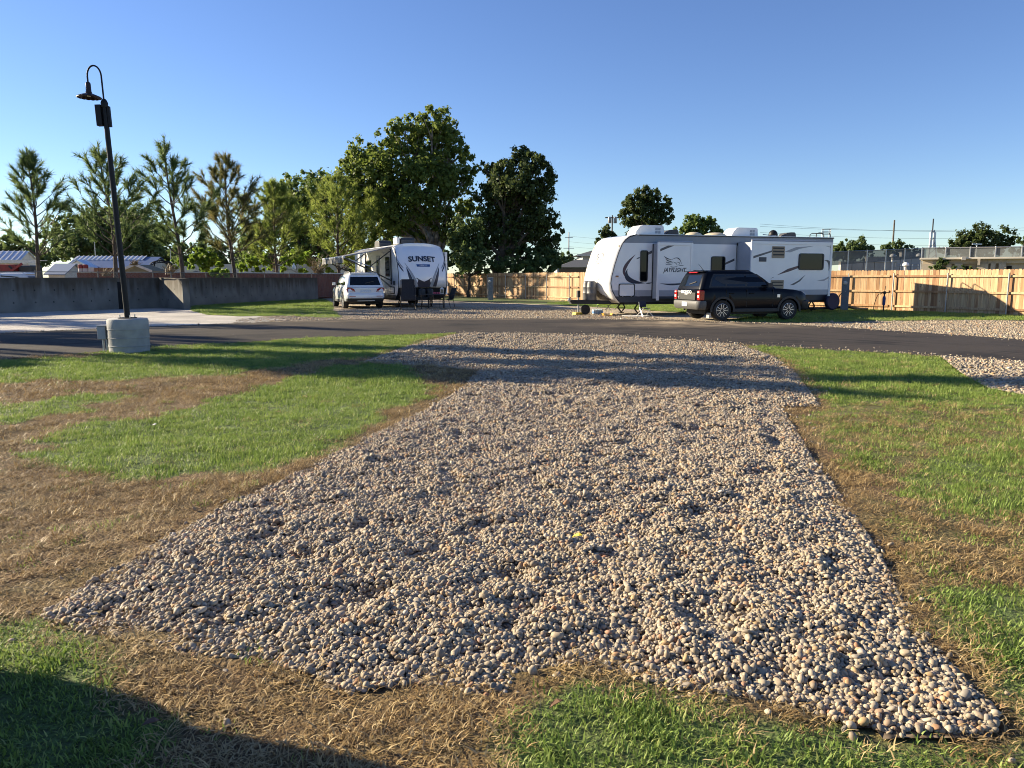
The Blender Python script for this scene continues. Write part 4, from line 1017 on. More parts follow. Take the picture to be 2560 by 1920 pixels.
# black seals where the boxes leave the wall
q0 = JF.side(1628, 745); q1 = JF.side(1636, 610); MB().box(q0[0], q1[0], -.03, .0, q0[1], q1[1]).build('slide_seal', M_trim, jt)
q0 = JF.side(1836, 744); q1 = JF.side(1842, 610); MB().box(q0[0], q1[0], -.03, .0, q0[1], q1[1]).build('slide_seal', M_trim, jt)
q0 = JF.side(1842, 614); q1 = JF.side(1872, 610); MB().box(q0[0], q1[0] + 2.8, -.03, .0, q0[1], q1[1] + .05).build('slide_seal', M_trim, jt)
s1 = slide(1641, 607, 1733, 750, .45, 'front_slide_out')
s2 = slide(1873, 606, 2082, 741, 1.0, 'rear_slide_out')
panel_y(jp([(1649, 623), (1670, 614), (1686, 614), (1668, 621), (1649, 629)], -.45), -.45, .004, 'swoosh_graphic', M_graphic, s1)
panel_y(crescent((1649, 708), (1685, 711), (1722, 705), 4.5, JF, -.45), -.45, .004, 'swoosh_graphic', M_navy, s1)
b0 = JF.side(1659, 678, -.45); b1 = JF.side(1709, 678, -.45); bs = b1[0] - b0[0]
bird(lambda x, z, k: (b0[0] + x * bs, -.453 - .004 * k, b0[1] + .15 + z * bs * .80), M_navy, s1)
tc_ = JF.side(1686, 680, -.45); tw = JF.side(1716, 680, -.45)[0] - JF.side(1657, 680, -.45)[0]
tx = text_mesh('JAYFLIGHT', .28, M_navy, 'model_lettering', s1, lambda x, y, z: (tc_[0] + x, -.453 + z, tc_[1] + y), shear=.35, bold=.006)
wd = max(v.co.x for v in tx.data.vertices) - min(v.co.x for v in tx.data.vertices)
for v in tx.data.vertices: v.co.x = tc_[0] + (v.co.x - tc_[0]) * tw / wd; v.co.z = tc_[1] + (v.co.z - tc_[1]) * min(1, 1.15 * tw / wd)
for pts, m in (([(1880, 641), (1930, 626), (1930, 630), (1880, 647)], M_graphic), ([(1962, 629), (1990, 618), (2036, 615), (2000, 622), (1975, 631)], M_silver), ([(1942, 688), (1970, 672), (1996, 664), (1996, 670), (1975, 678)], M_maroon), ([(1974, 713), (1995, 702), (2014, 687), (2000, 703), (1985, 712)], M_graphic), ([(2041, 702), (2060, 698), (2074, 690), (2074, 694), (2060, 702)], M_silver), ([(1926, 697), (1933, 692), (1934, 694)], M_silver), ([(2064, 615), (2077, 617), (2077, 619)], M_graphic)):
    panel_y(jp(pts, -1.0), -1.0, .004, 'swoosh_graphic', m, s2)
panel_y(crescent((2060, 652), (2072, 656), (2071, 677), 6, JF, -1.0), -1.0, .004, 'swoosh_graphic', M_graphic, s2)
window(1995, 634, 2060, 675, .10, -1.0, s2, split=0.0)
vt = panel_y(jrect(1929, 616, 1962, 645, .03, -1.0), -1.0, .02, 'refrigerator_vent', M_cremdome if False else mat('almond_plastic', (.30, .24, .16), rough=.5), s2)
for k in range(3):
    a = JF.side(1932, 622.5 + k * 8, -1.0); b = JF.side(1959, 619 + k * 8, -1.0); MB().box(a[0], b[0], -1.026, -1.0205, a[1], b[1]).build('louvre', M_trim, vt)
vt2 = panel_y(jrect(1926, 700, 1959, 722, .03, -1.0), -1.0, .02, 'refrigerator_vent', MATS['almond_plastic'], s2)
for k in range(2):
    a = JF.side(1929, 707 + k * 8, -1.0); b = JF.side(1956, 704 + k * 8, -1.0); MB().box(a[0], b[0], -1.026, -1.0205, a[1], b[1]).build('louvre', M_trim, vt2)
panel_y(jrect(1897, 643, 1916, 654, .015, -1.0), -1.0, .012, 'exhaust_vent', M_rvdark, s2)
# roof gear
z_ = 3.22
def jx(px, yl): return JF.side(px, 600, yl)[0]
roof_unit(jt, jx(1578, 1.0), 1.05, z_, 1.35, .75, .40, M_acw)
roof_unit(jt, jx(1817, 1.0), 1.05, z_, 1.35, .75, .40, M_acw)
for px in (1657, 1952): roof_unit(jt, jx(px, 1.2), 1.2, z_, .62, .5, .27, M_dkgrey, 'vent_cover', False)
for px, r in ((1733, .38), (1787, .52)):
    c = jx(px, 1.15); MB().lathe([(r, 0), (r * .97, .05), (r * .8, .13), (r * .45, .18), (.01, .195)], 20, c=(c, 1.15, z_)).build('skylight_dome', M_cremdome, jt, smooth=True)
c = jx(1932, 1.3); MB().lathe([(.16, 0), (.19, .06), (.2, .17), (.17, .28), (.1, .35), (.01, .38)], 20, c=(c, 1.3, z_)).build('satellite_dome', M_black, jt, smooth=True)
c = jx(1897, .9); MB().bar((c, .9, z_), (c + .9, .9, z_ + .09), .03, .05).build('aerial_arm', M_galv, jt); MB().tube([(c + .9, .9, z_ + .09), (c + .2, .9, z_ + .14)], .018, 6).build('aerial', M_galv, jt)
for px, h in ((1704, .06), (1886, .14)): c = jx(px, 1.0); MB().lathe([(.06, 0), (.05, h), (.01, h + .02)], 10, c=(c, 1.0, z_)).build('plumbing_vent', M_acw, jt)
# ladder at the rear
for y in (.35, .75):
    MB().tube([(JL + .12, y, 1.0), (JL + .14, y, 3.35), (JL + .08, y, 3.45), (JL - .5, y, 3.45), (JL - .62, y, 3.40), (JL - .64, y, 3.22)], .018, 8).build('ladder_rail', M_chassis, jt, smooth=True)
for z in np.arange(1.1, 3.4, .3): MB().tube([(JL + .13, .35, z), (JL + .13, .75, z)], .014, 6).build('ladder_rung', M_chassis, jt)
# running gear
ch = MB(); ch.box(.5, JL + .1, .35, .45, .42, .56); ch.box(.5, JL + .1, JW - .45, JW - .35, .42, .56)
ch.box(.6, JL - .1, .02, JW - .02, .43, .53)
ch.build('chassis', M_chassis, jt)
for x in (5.6, 6.45):
    wheel_rv(jt, x, .14); wheel_rv(jt, x, JW - .14)
for x in (1.5, JL - .55): scissor_jack(jt, x, .5, .48); scissor_jack(jt, x, JW - .5, .48)
tg = MB(); tip = (-1.15, JW / 2, .52)
for s in (-1, 1): tg.bar((1.0, JW / 2 + s * .9, .50), (-1.0, JW / 2 + s * .08, .52), .09, .16)
tg.box(-1.2, -.85, JW / 2 - .1, JW / 2 + .1, .44, .60); tg.build('a_frame_tongue', M_chassis, jt)
MB().lathe([(.02, -.04), (.07, -.04), (.08, .03), (.05, .08), (.01, .1)], 14, c=(-1.25, JW / 2, .58)).build('ball_coupler', M_galv, jt, smooth=True)
MB().tube([(-.85, JW / 2, .10), (-.85, JW / 2, .72)], .035, 10).build('tongue_jack', M_galv, jt); MB().box(-.91, -.79, JW / 2 - .08, JW / 2 + .08, .7, .98).build('jack_motor', M_chassis, jt, bevel=.02)
MB().lathe([(.05, -.05), (.16, -.06), (.2, -.03), (.2, .03), (.16, .06), (.05, .05)], 20, c=(-.62, JW / 2 - .2, .21), axis='y').build('tongue_wheel', M_tyre, jt, smooth=True)
# tank cover: two cylinders side by side under one moulded shell
tk = MB()
for s in (-1, 1): tk.lathe([(.19, .60), (.20, .64), (.2, .86), (.206, .87), (.2, .88), (.2, 1.1), (.206, 1.11), (.2, 1.12), (.195, 1.25), (.17, 1.33), (.10, 1.37), (.01, 1.375)], 20, c=(-.35, JW / 2 + s * .2, 0))
tk.build('tank_cover', M_propane, jt, smooth=True)
MB().box(-.38, -.30, JW / 2 - .03, JW / 2 + .03, .6, 1.15).build('tank_bracket', M_chassis, jt)
# blue drain tub hung at the rear corner
sp = MB(); sp.lathe([(.18, -.09), (.32, -.10), (.37, -.06), (.37, .06), (.32, .10), (.18, .09)], 24, c=(JL - .1, -.25, .46), axis='y'); sp.build('spare_wheel_cover', mat('navy_cover', (.008, .010, .045), (.012, .015, .06), scale=4, rough=.5), jt, smooth=True)
MB().box(JL + .02, JL + .14, .1, JW - .1, .50, .60).build('rear_bumper', M_chassis, jt)

# ---------------------------------------------------------------- the trailer with the awning
SA = R(90 + 26); SF = Frame((-5.60, 37.0, 0), SA); SL, SW = 8.6, 2.5
# local x runs from the front cap to the rear, local y is the door side (to the left in the photo), the other side is at -SW
st = thing('travel_trailer', 'white travel trailer with open awning and dark blue lettering on its front', 'travel trailer', SF.o, SA)
SP = [(.55, .45), (.22, .70), (.05, 1.05), (0, 1.4), (.05, 1.75), (.22, 2.25), (.42, 2.68), (.62, 2.90), (.85, 3.0), (1.2, 3.03), (SL, 3.03), (SL, .45)]
for nm, z0, z1, m in (('lower_skirt', .4, .62, M_rvdark), ('side_wall', .62, 3.3, M_rvwhite)):
    P = clip_z(SP, z0, z1); MB().prism(P, lambda x, z: (x, 0, z), lambda x, z: (x, -SW, z)).build(nm, m, st)
MB().loft([[(x, .015 - (SW + .03) * j / 14, z + (.19 - .19 * abs(2 * j / 14 - 1) ** 3) * k) for j in range(15)] + [(x, -SW + .1, z - .02), (x, -.1, z - .02)] for x, z, k in ((.80, 2.985, .9), (1.2, 3.032, 1), (SL + .02, 3.032, 1))]).build('roof', M_acw, st, smooth=True)
M_bluewhite = mat('glossy_white_cap', (.80, .81, .83), rough=.22, coat=.5)
so = []
for i, (x, z) in enumerate(SP[:10]):
    a = Vector(SP[max(i - 1, 0)]); b = Vector(SP[min(i + 1, 9)]); d = (b - a).normalized(); so.append((x - d.y * .03, z + d.x * .03))
def scapx(z):
    for a, b in zip(so[:-1], so[1:]):
        if min(a[1], b[1]) <= z <= max(a[1], b[1]) and abs(a[1] - b[1]) > 1e-6: return a[0] + (b[0] - a[0]) * (z - a[1]) / (b[1] - a[1])
    return so[-1][0] if z > 2 else so[0][0]
def s_on(y, z, k=0.0, flat=False):                          # y from 0 (door side) to -SW
    e = (2 * (-y) / SW - 1); z = z + .17 * (1 - abs(e) ** 3) * min(max((z - 2.3) / .7, 0), 1) * (1 if flat else 0)
    z2 = z; z = min(z, 3.02)
    return (scapx(z) - .16 * (1 - e * e) * (1 if z < 2.9 else max(0, (3.25 - z) / .35)) - .02 - .004 * k, y, z2)
rows = []; ny = 15
zs_ = [1.02] + [so[i][1] for i in range(3, 10)]
for z in zs_:
    rows.append([s_on(.012 - (SW + .024) * j / (ny - 1), z, 0, True) for j in range(ny)])
V = [(p[0] + .02, p[1], p[2]) for i, r in enumerate(rows) for j, p in enumerate(r)]
o = MB().add(V, [(i * ny + j, i * ny + j + 1, (i + 1) * ny + j + 1, (i + 1) * ny + j) for i in range(len(rows) - 1) for j in range(ny - 1)]).build('front_cap', M_bluewhite, st, smooth=True); q = o.modifiers.new('s', 'SOLIDIFY'); q.thickness = .02; q.offset = 0
# black lower front
rows = [[(scapx(z) - .10 * (1 - (2 * j / 8 - 1) ** 2), .005 - (SW + .01) * j / 8, z) for j in range(9)] for z in (.46, .6, .72, .9, 1.0)]
MB().add([p for r in rows for p in r], [(i * 9 + j, i * 9 + j + 1, (i + 1) * 9 + j + 1, (i + 1) * 9 + j) for i in range(4) for j in range(8)]).build('front_skirt', M_trim, st, smooth=True)
for y in (.016, -SW - .016): MB().tube([(x, y, z) for x, z in so], .018, 6).build('edge_trim', M_trim, st, smooth=True)
# front faces the camera: right in the picture is -y
text_mesh('SUNSET', .36, M_navy, 'front_lettering', st, lambda x, y, z: s_on(-SW * .50 - x * 1.12, 2.32 + y - .16 * (x / 0.8) ** 2 * .35, 1 + z * 200), bold=.012)
bn = MB().prism([(-.36, .06), (.36, .06), (.34, -.06), (-.34, -.06)], lambda x, z: s_on(-SW * .51 - x, 2.10 + z, .3), lambda x, z: s_on(-SW * .51 - x, 2.10 + z, 1.6)).build('lettering_band', mat('blue_band', (.03, .09, .25), rough=.3), st)
text_mesh('SUPER LITE', .085, M_bluewhite, 'band_lettering', bn, lambda x, y, z: s_on(-SW * .51 - x, 2.07 + y, 1.9 + z * 100))
def splate(pts, m, name, k1=1.2, parent=None):      # strip quads following the bowed cap
    L0, R0 = pts; n = len(L0); mb = MB()
    fine0 = []; fine1 = []
    for a, b in ((L0, fine0), (R0, fine1)):
        for i in range(n - 1):
            for t in range(5): q = t / 5; b.append((a[i][0] * (1 - q) + a[i + 1][0] * q, a[i][1] * (1 - q) + a[i + 1][1] * q))
        b.append(a[-1])
    V = []; 
    for k in (-1, k1):
        V += [s_on(*p, k) for p in fine0] + [s_on(*p, k) for p in fine1]
    m_ = len(fine0); F = []
    for i in range(m_ - 1): F += [(2 * m_ + i, 2 * m_ + i + 1, 3 * m_ + i + 1, 3 * m_ + i), (i, 2 * m_ + i, 2 * m_ + i + 1, i + 1), (m_ + i, m_ + i + 1, 3 * m_ + i + 1, 3 * m_ + i)]
    return mb.add(V, F).build(name, m, parent or st)
c0 = -SW * .5
for s in (1, -1):
    Y = lambda d: c0 + s * d
    splate(([(Y(.92), 2.24), (Y(.74), 1.86), (Y(.58), 1.45), (Y(.46), 1.05)], [(Y(.90), 2.22), (Y(.64), 1.82), (Y(.42), 1.42), (Y(.30), 1.05)]), M_silver, 'front_stripe', 1.0)
    splate(([(Y(.86), 2.02), (Y(.80), 1.6), (Y(.66), 1.05)], [(Y(.85), 2.01), (Y(.66), 1.6), (Y(.465), 1.05)]), M_navy, 'front_stripe', 1.6)
    splate(([(Y(1.245), 2.28), (Y(1.12), 2.02), (Y(1.02), 1.86)], [(Y(1.245), 2.15), (Y(1.14), 1.94), (Y(1.02), 1.78)]), M_navy, 'front_stripe', 1.0)
    splate(([(Y(1.245), 2.40), (Y(1.10), 2.14), (Y(1.0), 2.0)], [(Y(1.245), 2.34), (Y(1.12), 2.08), (Y(1.0), 1.95)]), M_silver, 'front_stripe', 1.6)
splate(([(Y(-.40), 1.50), (Y(-.2), 1.38), (Y(0), 1.30), (Y(.2), 1.38), (Y(.40), 1.50)], [(Y(-.36), 1.02), (Y(-.2), 1.02), (Y(0), 1.02), (Y(.2), 1.02), (Y(.36), 1.02)]), M_navy, 'front_stripe', .6)
# door side (local y = 0, facing +y)
def plate_p(x0, x1, z0, z1, r, y, th, name, m, parent): return MB().prism(rrect(x0, x1, z0, z1, r), lambda x, z: (x, y, z), lambda x, z: (x, y + th, z)).build(name, m, parent)
def win_p(x0, x1, z0, z1):
    w = plate_p(x0, x1, z0, z1, .06, 0, .02, 'window', M_trim, st); plate_p(x0 + .05, x1 - .05, z0 + .05, z1 - .05, .05, .0205, .006, 'pane', M_glass, w)
win_p(1.5, 2.25, 1.55, 2.55); win_p(5.0, 6.3, 1.65, 2.45)
dr = plate_p(3.3, 3.98, .75, 2.65, .06, 0, .03, 'entry_door', M_rvlgrey, st); plate_p(3.45, 3.83, 1.7, 2.45, .05, .0305, .008, 'door_window', M_glass, dr); MB().box(3.34, 3.40, .03, .07, 1.5, 1.68).build('door_handle', M_trim, dr)
ht = plate_p(.75, 1.45, .68, 1.05, .05, 0, .02, 'storage_hatch', M_trim, st); plate_p(.80, 1.40, .73, 1.0, .04, .0205, .006, 'hatch_door', M_rvwhite, ht)
plate_p(.62, 1.0, 1.12, 1.34, .02, 0, .004, 'swoosh_graphic', M_navy, st)
MB().prism([(1.2, 1.05), (3.2, 1.5), (3.2, 1.42), (1.2, .93)], lambda x, z: (x, 0, z), lambda x, z: (x, .004, z)).build('swoosh_graphic', M_graphic, st)
MB().prism([(4.2, 1.2), (7.6, 1.7), (8.2, 2.3), (7.7, 1.6), (4.2, 1.08)], lambda x, z: (x, 0, z), lambda x, z: (x, .004, z)).build('swoosh_graphic', M_graphic, st)
for x in (2.5, 2.8): MB().lathe([(.05, 0), (.05, .03), (.03, .04)], 12, c=(x, 0, 2.78), axis='y').build('porch_light', M_acw, st)
# awning
AL0, AL1, AR = 1.15, 6.1, 2.35
M_awn = mat('grey_awning_fabric', (.17, .18, .19), (.23, .24, .25), scale=3, rough=.8, stretch=(6, .4, 1))
M_awnw = mat('pale_awning_fabric', (.22, .22, .22), (.10, .10, .105), scale=3, rough=.8)
A0 = []; 
nx_, ny_ = 12, 6; V = []
for i in range(nx_ + 1):
    for j in range(ny_ + 1):
        t = j / ny_; V.append((AL0 + (AL1 - AL0) * i / nx_, .05 + AR * t, 3.06 - .52 * t - .05 * math.sin(math.pi * t) + .01 * math.sin(i * 2)))
o = MB().add(V, [(i * (ny_ + 1) + j, i * (ny_ + 1) + j + 1, (i + 1) * (ny_ + 1) + j + 1, (i + 1) * (ny_ + 1) + j) for i in range(nx_) for j in range(ny_)]).build('awning', M_awn, st, smooth=True); q = o.modifiers.new('s', 'SOLIDIFY'); q.thickness = .012
V = []; nv = 60
for i in range(nv + 1):
    x = AL0 + (AL1 - AL0) * i / nv; w = .015 * math.sin(i * 1.1)
    V += [(x, AR + .10 + w, 2.50), (x, AR + .10 + w * 2, 2.24 - .03 * abs(math.sin(i * .35)))]
o2 = MB().add(V, [(2 * i, 2 * i + 2, 2 * i + 3, 2 * i + 1) for i in range(nv)]).build('valance', M_awnw, o, smooth=True)
MB().tube([(AL0, AR + .06, 2.50), (AL1, AR + .06, 2.50)], .055, 12).build('awning_roller', M_rvlgrey, o, smooth=True)
for x in (AL0 + .03, AL1 - .03):
    MB().bar((x, AR + .06, 2.48), (x, .04, 1.35), .045, .06).build('awning_arm', M_trim, o); MB().bar((x, .04, 2.85), (x, 1.25, 1.95), .04, .05).build('awning_arm', M_trim, o)
    MB().bar((x, .04, 1.15), (x, .04, 2.95), .05, .06).build('arm_track', M_trim, o)
    MB().bar((x, .9, 2.0), (x, AR, 2.45), .035, .045).build('awning_arm', M_rvlgrey, o)
# far side slide, seen past the right edge of the cap
sl_ = MB().box(1.3, 4.6, -SW - .5, -SW + .02, .7, 2.75).build('slide_out', M_rvwhite, st, bevel=.01)
MB().box(1.22, 1.31, -SW - .54, -SW - .42, .62, 2.82).build('side_flange', M_rvwhite, sl_, bevel=.01); MB().box(1.22, 1.31, -SW - .42, -SW - .02, 2.70, 2.82).build('top_flange', M_rvlgrey, sl_)
MB().box(1.26, 1.3, -SW - .40, -SW - .03, 1.5, 2.6).build('slide_seal', M_trim, sl_)
# roof gear
def unit_s(x, y, m_body, m_end):
    prof = [(0, 0), (.02, .22), (.12, .34), (.3, .37), (.85, .34), (.98, .2), (1.0, 0)]
    o = MB().prism(prof, lambda a, b: (x + a, y - .36, 3.19 + b), lambda a, b: (x + a, y + .36, 3.19 + b)).build('air_conditioner', m_body, st, bevel=.03)
    return o
u1 = unit_s(1.5, -1.0, M_dkgrey, M_acw); MB().box(1.6, 2.3, -.60, -.44, 3.22, 3.54).build('side_shroud', M_acw, u1, bevel=.04)
unit_s(5.2, -.9, M_dkgrey, M_dkgrey); roof_unit(st, 3.2, -1.1, 3.2, .5, .5, .16, M_dkgrey, 'vent_cover', False)
ch = MB(); ch.box(.6, SL, -.45, -.35, .36, .5); ch.box(.6, SL, -SW + .35, -SW + .45, .36, .5); ch.box(.7, SL - .1, -SW + .02, -.02, .36, .46); ch.build('chassis', M_chassis, st)
for x in (4.6, 5.4): wheel_rv(st, x, -.14); wheel_rv(st, x, -SW + .14)
scissor_jack(st, 1.2, -.4, .45); scissor_jack(st, 1.2, -SW + .4, .45)
tg = MB()
for s in (-1, 1): tg.bar((.8, -SW / 2 + s * .85, .46), (-1.0, -SW / 2 + s * .06, .48), .09, .15)
tg.box(-1.2, -.9, -SW / 2 - .09, -SW / 2 + .09, .4, .56); tg.build('a_frame_tongue', M_chassis, st)
MB().tube([(-.8, -SW / 2, .0), (-.8, -SW / 2, .95)], .035, 10).build('tongue_jack', M_chassis, st)
tk = MB()
for s in (-1, 1): tk.lathe([(.18, .52), (.19, .56), (.19, .86), (.16, .93), (.05, .97)], 16, c=(-.4, -SW / 2 + s * .2, 0))
tk.build('tank_cover', M_trim, st, smooth=True)
# ================================================================ cars
M_blackcar = mat('black_metallic', (.0025, .0035, .007), rough=.3, coat=.12, spec=.12)
M_whitecar = mat('pearl_white', (.74, .76, .78), rough=.28, coat=1.0)
M_carglass = mat('car_glass', (.006, .008, .010), rough=.04, spec=.4, coat=.2)
M_clad = mat('black_cladding', (.018, .018, .018), (.026, .026, .026), scale=30, rough=.6)
M_red = mat('red_lens', (.35, .012, .010), rough=.12, coat=.8)
M_clear = mat('clear_lens', (.65, .62, .60), rough=.12, coat=.8)
M_plate = mat('plate_white', (.72, .74, .76), (.45, .56, .66), scale=25, rough=.4)
def rring(x0, x1, w, r, z, n=5, crown=0):      # rounded rectangle ring, front at x1
    P = []
    for cx, cy, a in ((x1 - r, w - r, 0), (x0 + r, w - r, 90), (x0 + r, -w + r, 180), (x1 - r, -w + r, 270)):
        for i in range(n + 1):
            t = R(a + 90 * i / n); P.append((cx + r * math.cos(t), cy + r * math.sin(t), z))
    return P
def make_car(name, label, body, spec):
    L_, W_, H_ = spec['L'], spec['W'], spec['H']; w = W_ / 2; t = thing(name, label, 'car')
    wr, wx0, wx1, sill, belt = spec['wr'], spec['wx0'], spec['wx1'], spec['sill'], spec['belt']   # rear and front wheel x
    ar = wr * 1.16
    xs = sorted(set([0, .03, .08, .16, .28, L_ - .3, L_ - .18, L_ - .08, L_ - .03, L_] + list(np.linspace(.3, L_ - .3, 40)) + [c + ar * math.cos(a) for c in (wx0, wx1) for a in np.linspace(0, math.pi, 13)]))
    def lerp(tab, x):
        for (a, b) in zip(tab[:-1], tab[1:]):
            if a[0] <= x <= b[0]: q = (x - a[0]) / (b[0] - a[0]); q = q * q * (3 - 2 * q) if spec.get('sm', 1) else q; return a[1] + (b[1] - a[1]) * q
        return tab[-1][1] if x > tab[-1][0] else tab[0][1]
    rings = []
    for x in xs:
        zb = lerp(spec['bottom'], x); arch = False
        for c in (wx0, wx1):
            if abs(x - c) < ar: zb = max(zb, wr + math.sqrt(max(ar * ar - (x - c) ** 2, 0)))
        zt = lerp(spec['top'], x); ww = lerp(spec['plan'], x) * w
        zm = sill + (zt - sill) * .45
        zb = min(zb, zt - .12)
        half = [(0, zb), (ww * .80, zb), (ww * .955, zb + .012), (ww * .985, max(zb + .03, sill + .12)), (ww, max(zb + .05, zm)), (ww * .985, max(zb + .07, zt - .16)), (ww * .955, zt - .045), (ww * .91, zt), (ww * .5, zt + .018), (0, zt + .025)]
        ring = [(x, y, z) for y, z in half] + [(x, -y, z) for y, z in half[1:-1][::-1]]
        rings.append(ring)
    bo = MB().loft(rings).build('body', body, t, smooth=True)
    # greenhouse
    gh = spec['gh']       # list of (z, x0, x1, halfwidth fraction)
    rings = [rring(x0, x1, w * f, .16, z) for z, x0, x1, f in gh]
    gb = MB().loft(rings).build('cabin', body, t, smooth=True)
    def gw(z, k):
        for a, b in zip(gh[:-1], gh[1:]):
            if a[0] <= z <= b[0]: q = (z - a[0]) / (b[0] - a[0]); return a[k] + (b[k] - a[k]) * q
        return gh[-1][k]
    for s in (-1, 1):
        for nm, poly in spec['sidewin']:
            MB().prism(poly, lambda x, z: (x, s * (w * gw(z, 3) - .012), z), lambda x, z: (x, s * (w * gw(z, 3) + .006), z)).build(nm, M_carglass, gb)
        MB().prism(spec['side_outline'], lambda x, z: (x, s * (w * gw(z, 3) - .012), z), lambda x, z: (x, s * (w * gw(z, 3) + .003), z)).build('window_surround', M_trim if spec['dark'] else M_trim, gb)
        for x in spec['doorlines']:
            MB().box(x - .004, x + .004, s * w * .96, s * w * .995 + s * .003, sill + .12, belt - .05).build('door_seam', M_trim, bo)
        for x in spec['handles']:
            MB().box(x - .1, x + .1, min(s * w * .97, s * (w + .012)), max(s * w * .97, s * (w + .012)), belt - .2, belt - .165).build('door_handle', body, bo, bevel=.01)
        # mirror
        mx = spec['mirror']; MB().loft([rring(mx - .1, mx + .1, .075, .04, z) for z in (belt + .02, belt + .06, belt + .14, belt + .17)]).build('side_mirror', M_clad if spec['dark'] else body, t, smooth=True).location = (0, s * (w + .10), 0)
        MB().bar((mx, s * w * .88, belt + .04), (mx, s * (w + .05), belt + .06), .06, .03).build('mirror_arm', M_clad, t)
        # rocker
        MB().box(wx0 + ar, wx1 - ar, min(s * w * .82, s * (w + .006)), max(s * w * .82, s * (w + .006)), sill - .06, sill + .07).build('rocker_panel', M_clad, bo, bevel=.015)
        for c in (wx0, wx1):
            n = 16; A = []; B = []
            for i in range(n + 1):
                a = -.12 + (math.pi + .24) * i / n; A.append((c + (ar - .015) * math.cos(a), s * (w - .02), wr + (ar - .015) * math.sin(a))); B.append((c + (ar + .06) * math.cos(a), s * (w - .02), wr + (ar + .06) * math.sin(a)))
            if spec['flare']: MB().strip(A, B, (0, s * .034, 0)).build('wheel_arch_trim', M_clad, bo)
        # roof rail
        z = H_ - .005; rr = spec['rail']
        MB().tube([(rr[0], s * w * .66, z - .04), (rr[0] + .12, s * w * .66, z + .015), (rr[1] - .15, s * w * .66, z + .015), (rr[1], s * w * .66, z - .05)], .017, 8).build('roof_rail', M_clad if spec['dark'] else M_alloy, t, smooth=True)
    # rear and front glass, sloped planes of the cabin
    def endglass(poly, k, nm, par):
        sg = -1 if k == 1 else 1
        return MB().prism(poly, lambda y, z: (gw(z, k) - sg * .02, y, z), lambda y, z: (gw(z, k) + sg * .008, y, z)).build(nm, M_carglass, par)
    rg = endglass(spec['rearglass'], 1, 'rear_window', gb); endglass(spec['windscreen'], 2, 'windscreen', gb)
    MB().bar((gw(belt + .14, 1) - .02, .0, belt + .13), (gw(belt + .22, 1) - .02, -.42, belt + .22), .015, .03).build('rear_wiper', M_trim, rg)
    # wheels
    for s in (-1, 1):
        for c in (wx0, wx1):
            ww = .235; y = s * (w - ww / 2 - .012)
            tw_ = MB().lathe([(wr * .66, -ww / 2), (wr * .93, -ww / 2 - .004), (wr, -ww / 2 + .035), (wr, ww / 2 - .035), (wr * .93, ww / 2 + .004), (wr * .66, ww / 2)], 36, c=(c, y, wr), axis='y', cap=False).build('wheel', M_tyre, t, smooth=True)
            yo = y + s * (ww / 2 - .035); rr_ = wr * .66
            MB().lathe([(rr_ * .2, -.01), (rr_ * .9, -.015), (rr_, .0)], 30, c=(c, yo, wr), axis='y').build('rim', M_trim, tw_)
            ls = MB(); ls.lathe([(rr_ * .955, s * .005), (rr_ * 1.0, s * .03), (rr_ * .955, s * .034), (rr_ * .935, s * .005)], 36, c=(c, yo, wr), axis='y', cap=False)
            ls.build('rim_lip', M_alloy, tw_, smooth=True)
            ns = spec['spokes']
            for i in range(ns):
                a = 2 * math.pi * i / ns + .3; sp = MB(); da = spec['spw']
                if spec['star']:      # outlined star spokes: five loops
                    for sg in (-1, 1):
                        p = [(rr_ * .22, a + sg * .42), (rr_ * .62, a + sg * .24), (rr_ * .94, a + sg * .26)]
                        P = [(c + r * math.cos(q), yo + s * .022, wr + r * math.sin(q)) for r, q in p]; sp.bar(P[0], P[1], .016, .02, (0, 1, 0)); sp.bar(P[1], P[2], .016, .02, (0, 1, 0))
                else: sp.bar((c + rr_ * .1 * math.cos(a), yo + s * .015, wr + rr_ * .1 * math.sin(a)), (c + rr_ * .95 * math.cos(a), yo + s * .024, wr + rr_ * .95 * math.sin(a)), .05, .02, (0, 1, 0))
                sp.build('spoke', M_alloy, tw_)
            MB().lathe([(rr_ * .2, 0), (rr_ * .18, s * .03), (rr_ * .05, s * .034)], 14, c=(c, yo, wr), axis='y').build('hub', M_trim if spec['star'] else M_alloy, tw_)
    MB().box(.35, L_ - .35, -w * .7, w * .7, .22, sill + .1).build('underbody', M_chassis, t)
    return t, bo, gb, gw

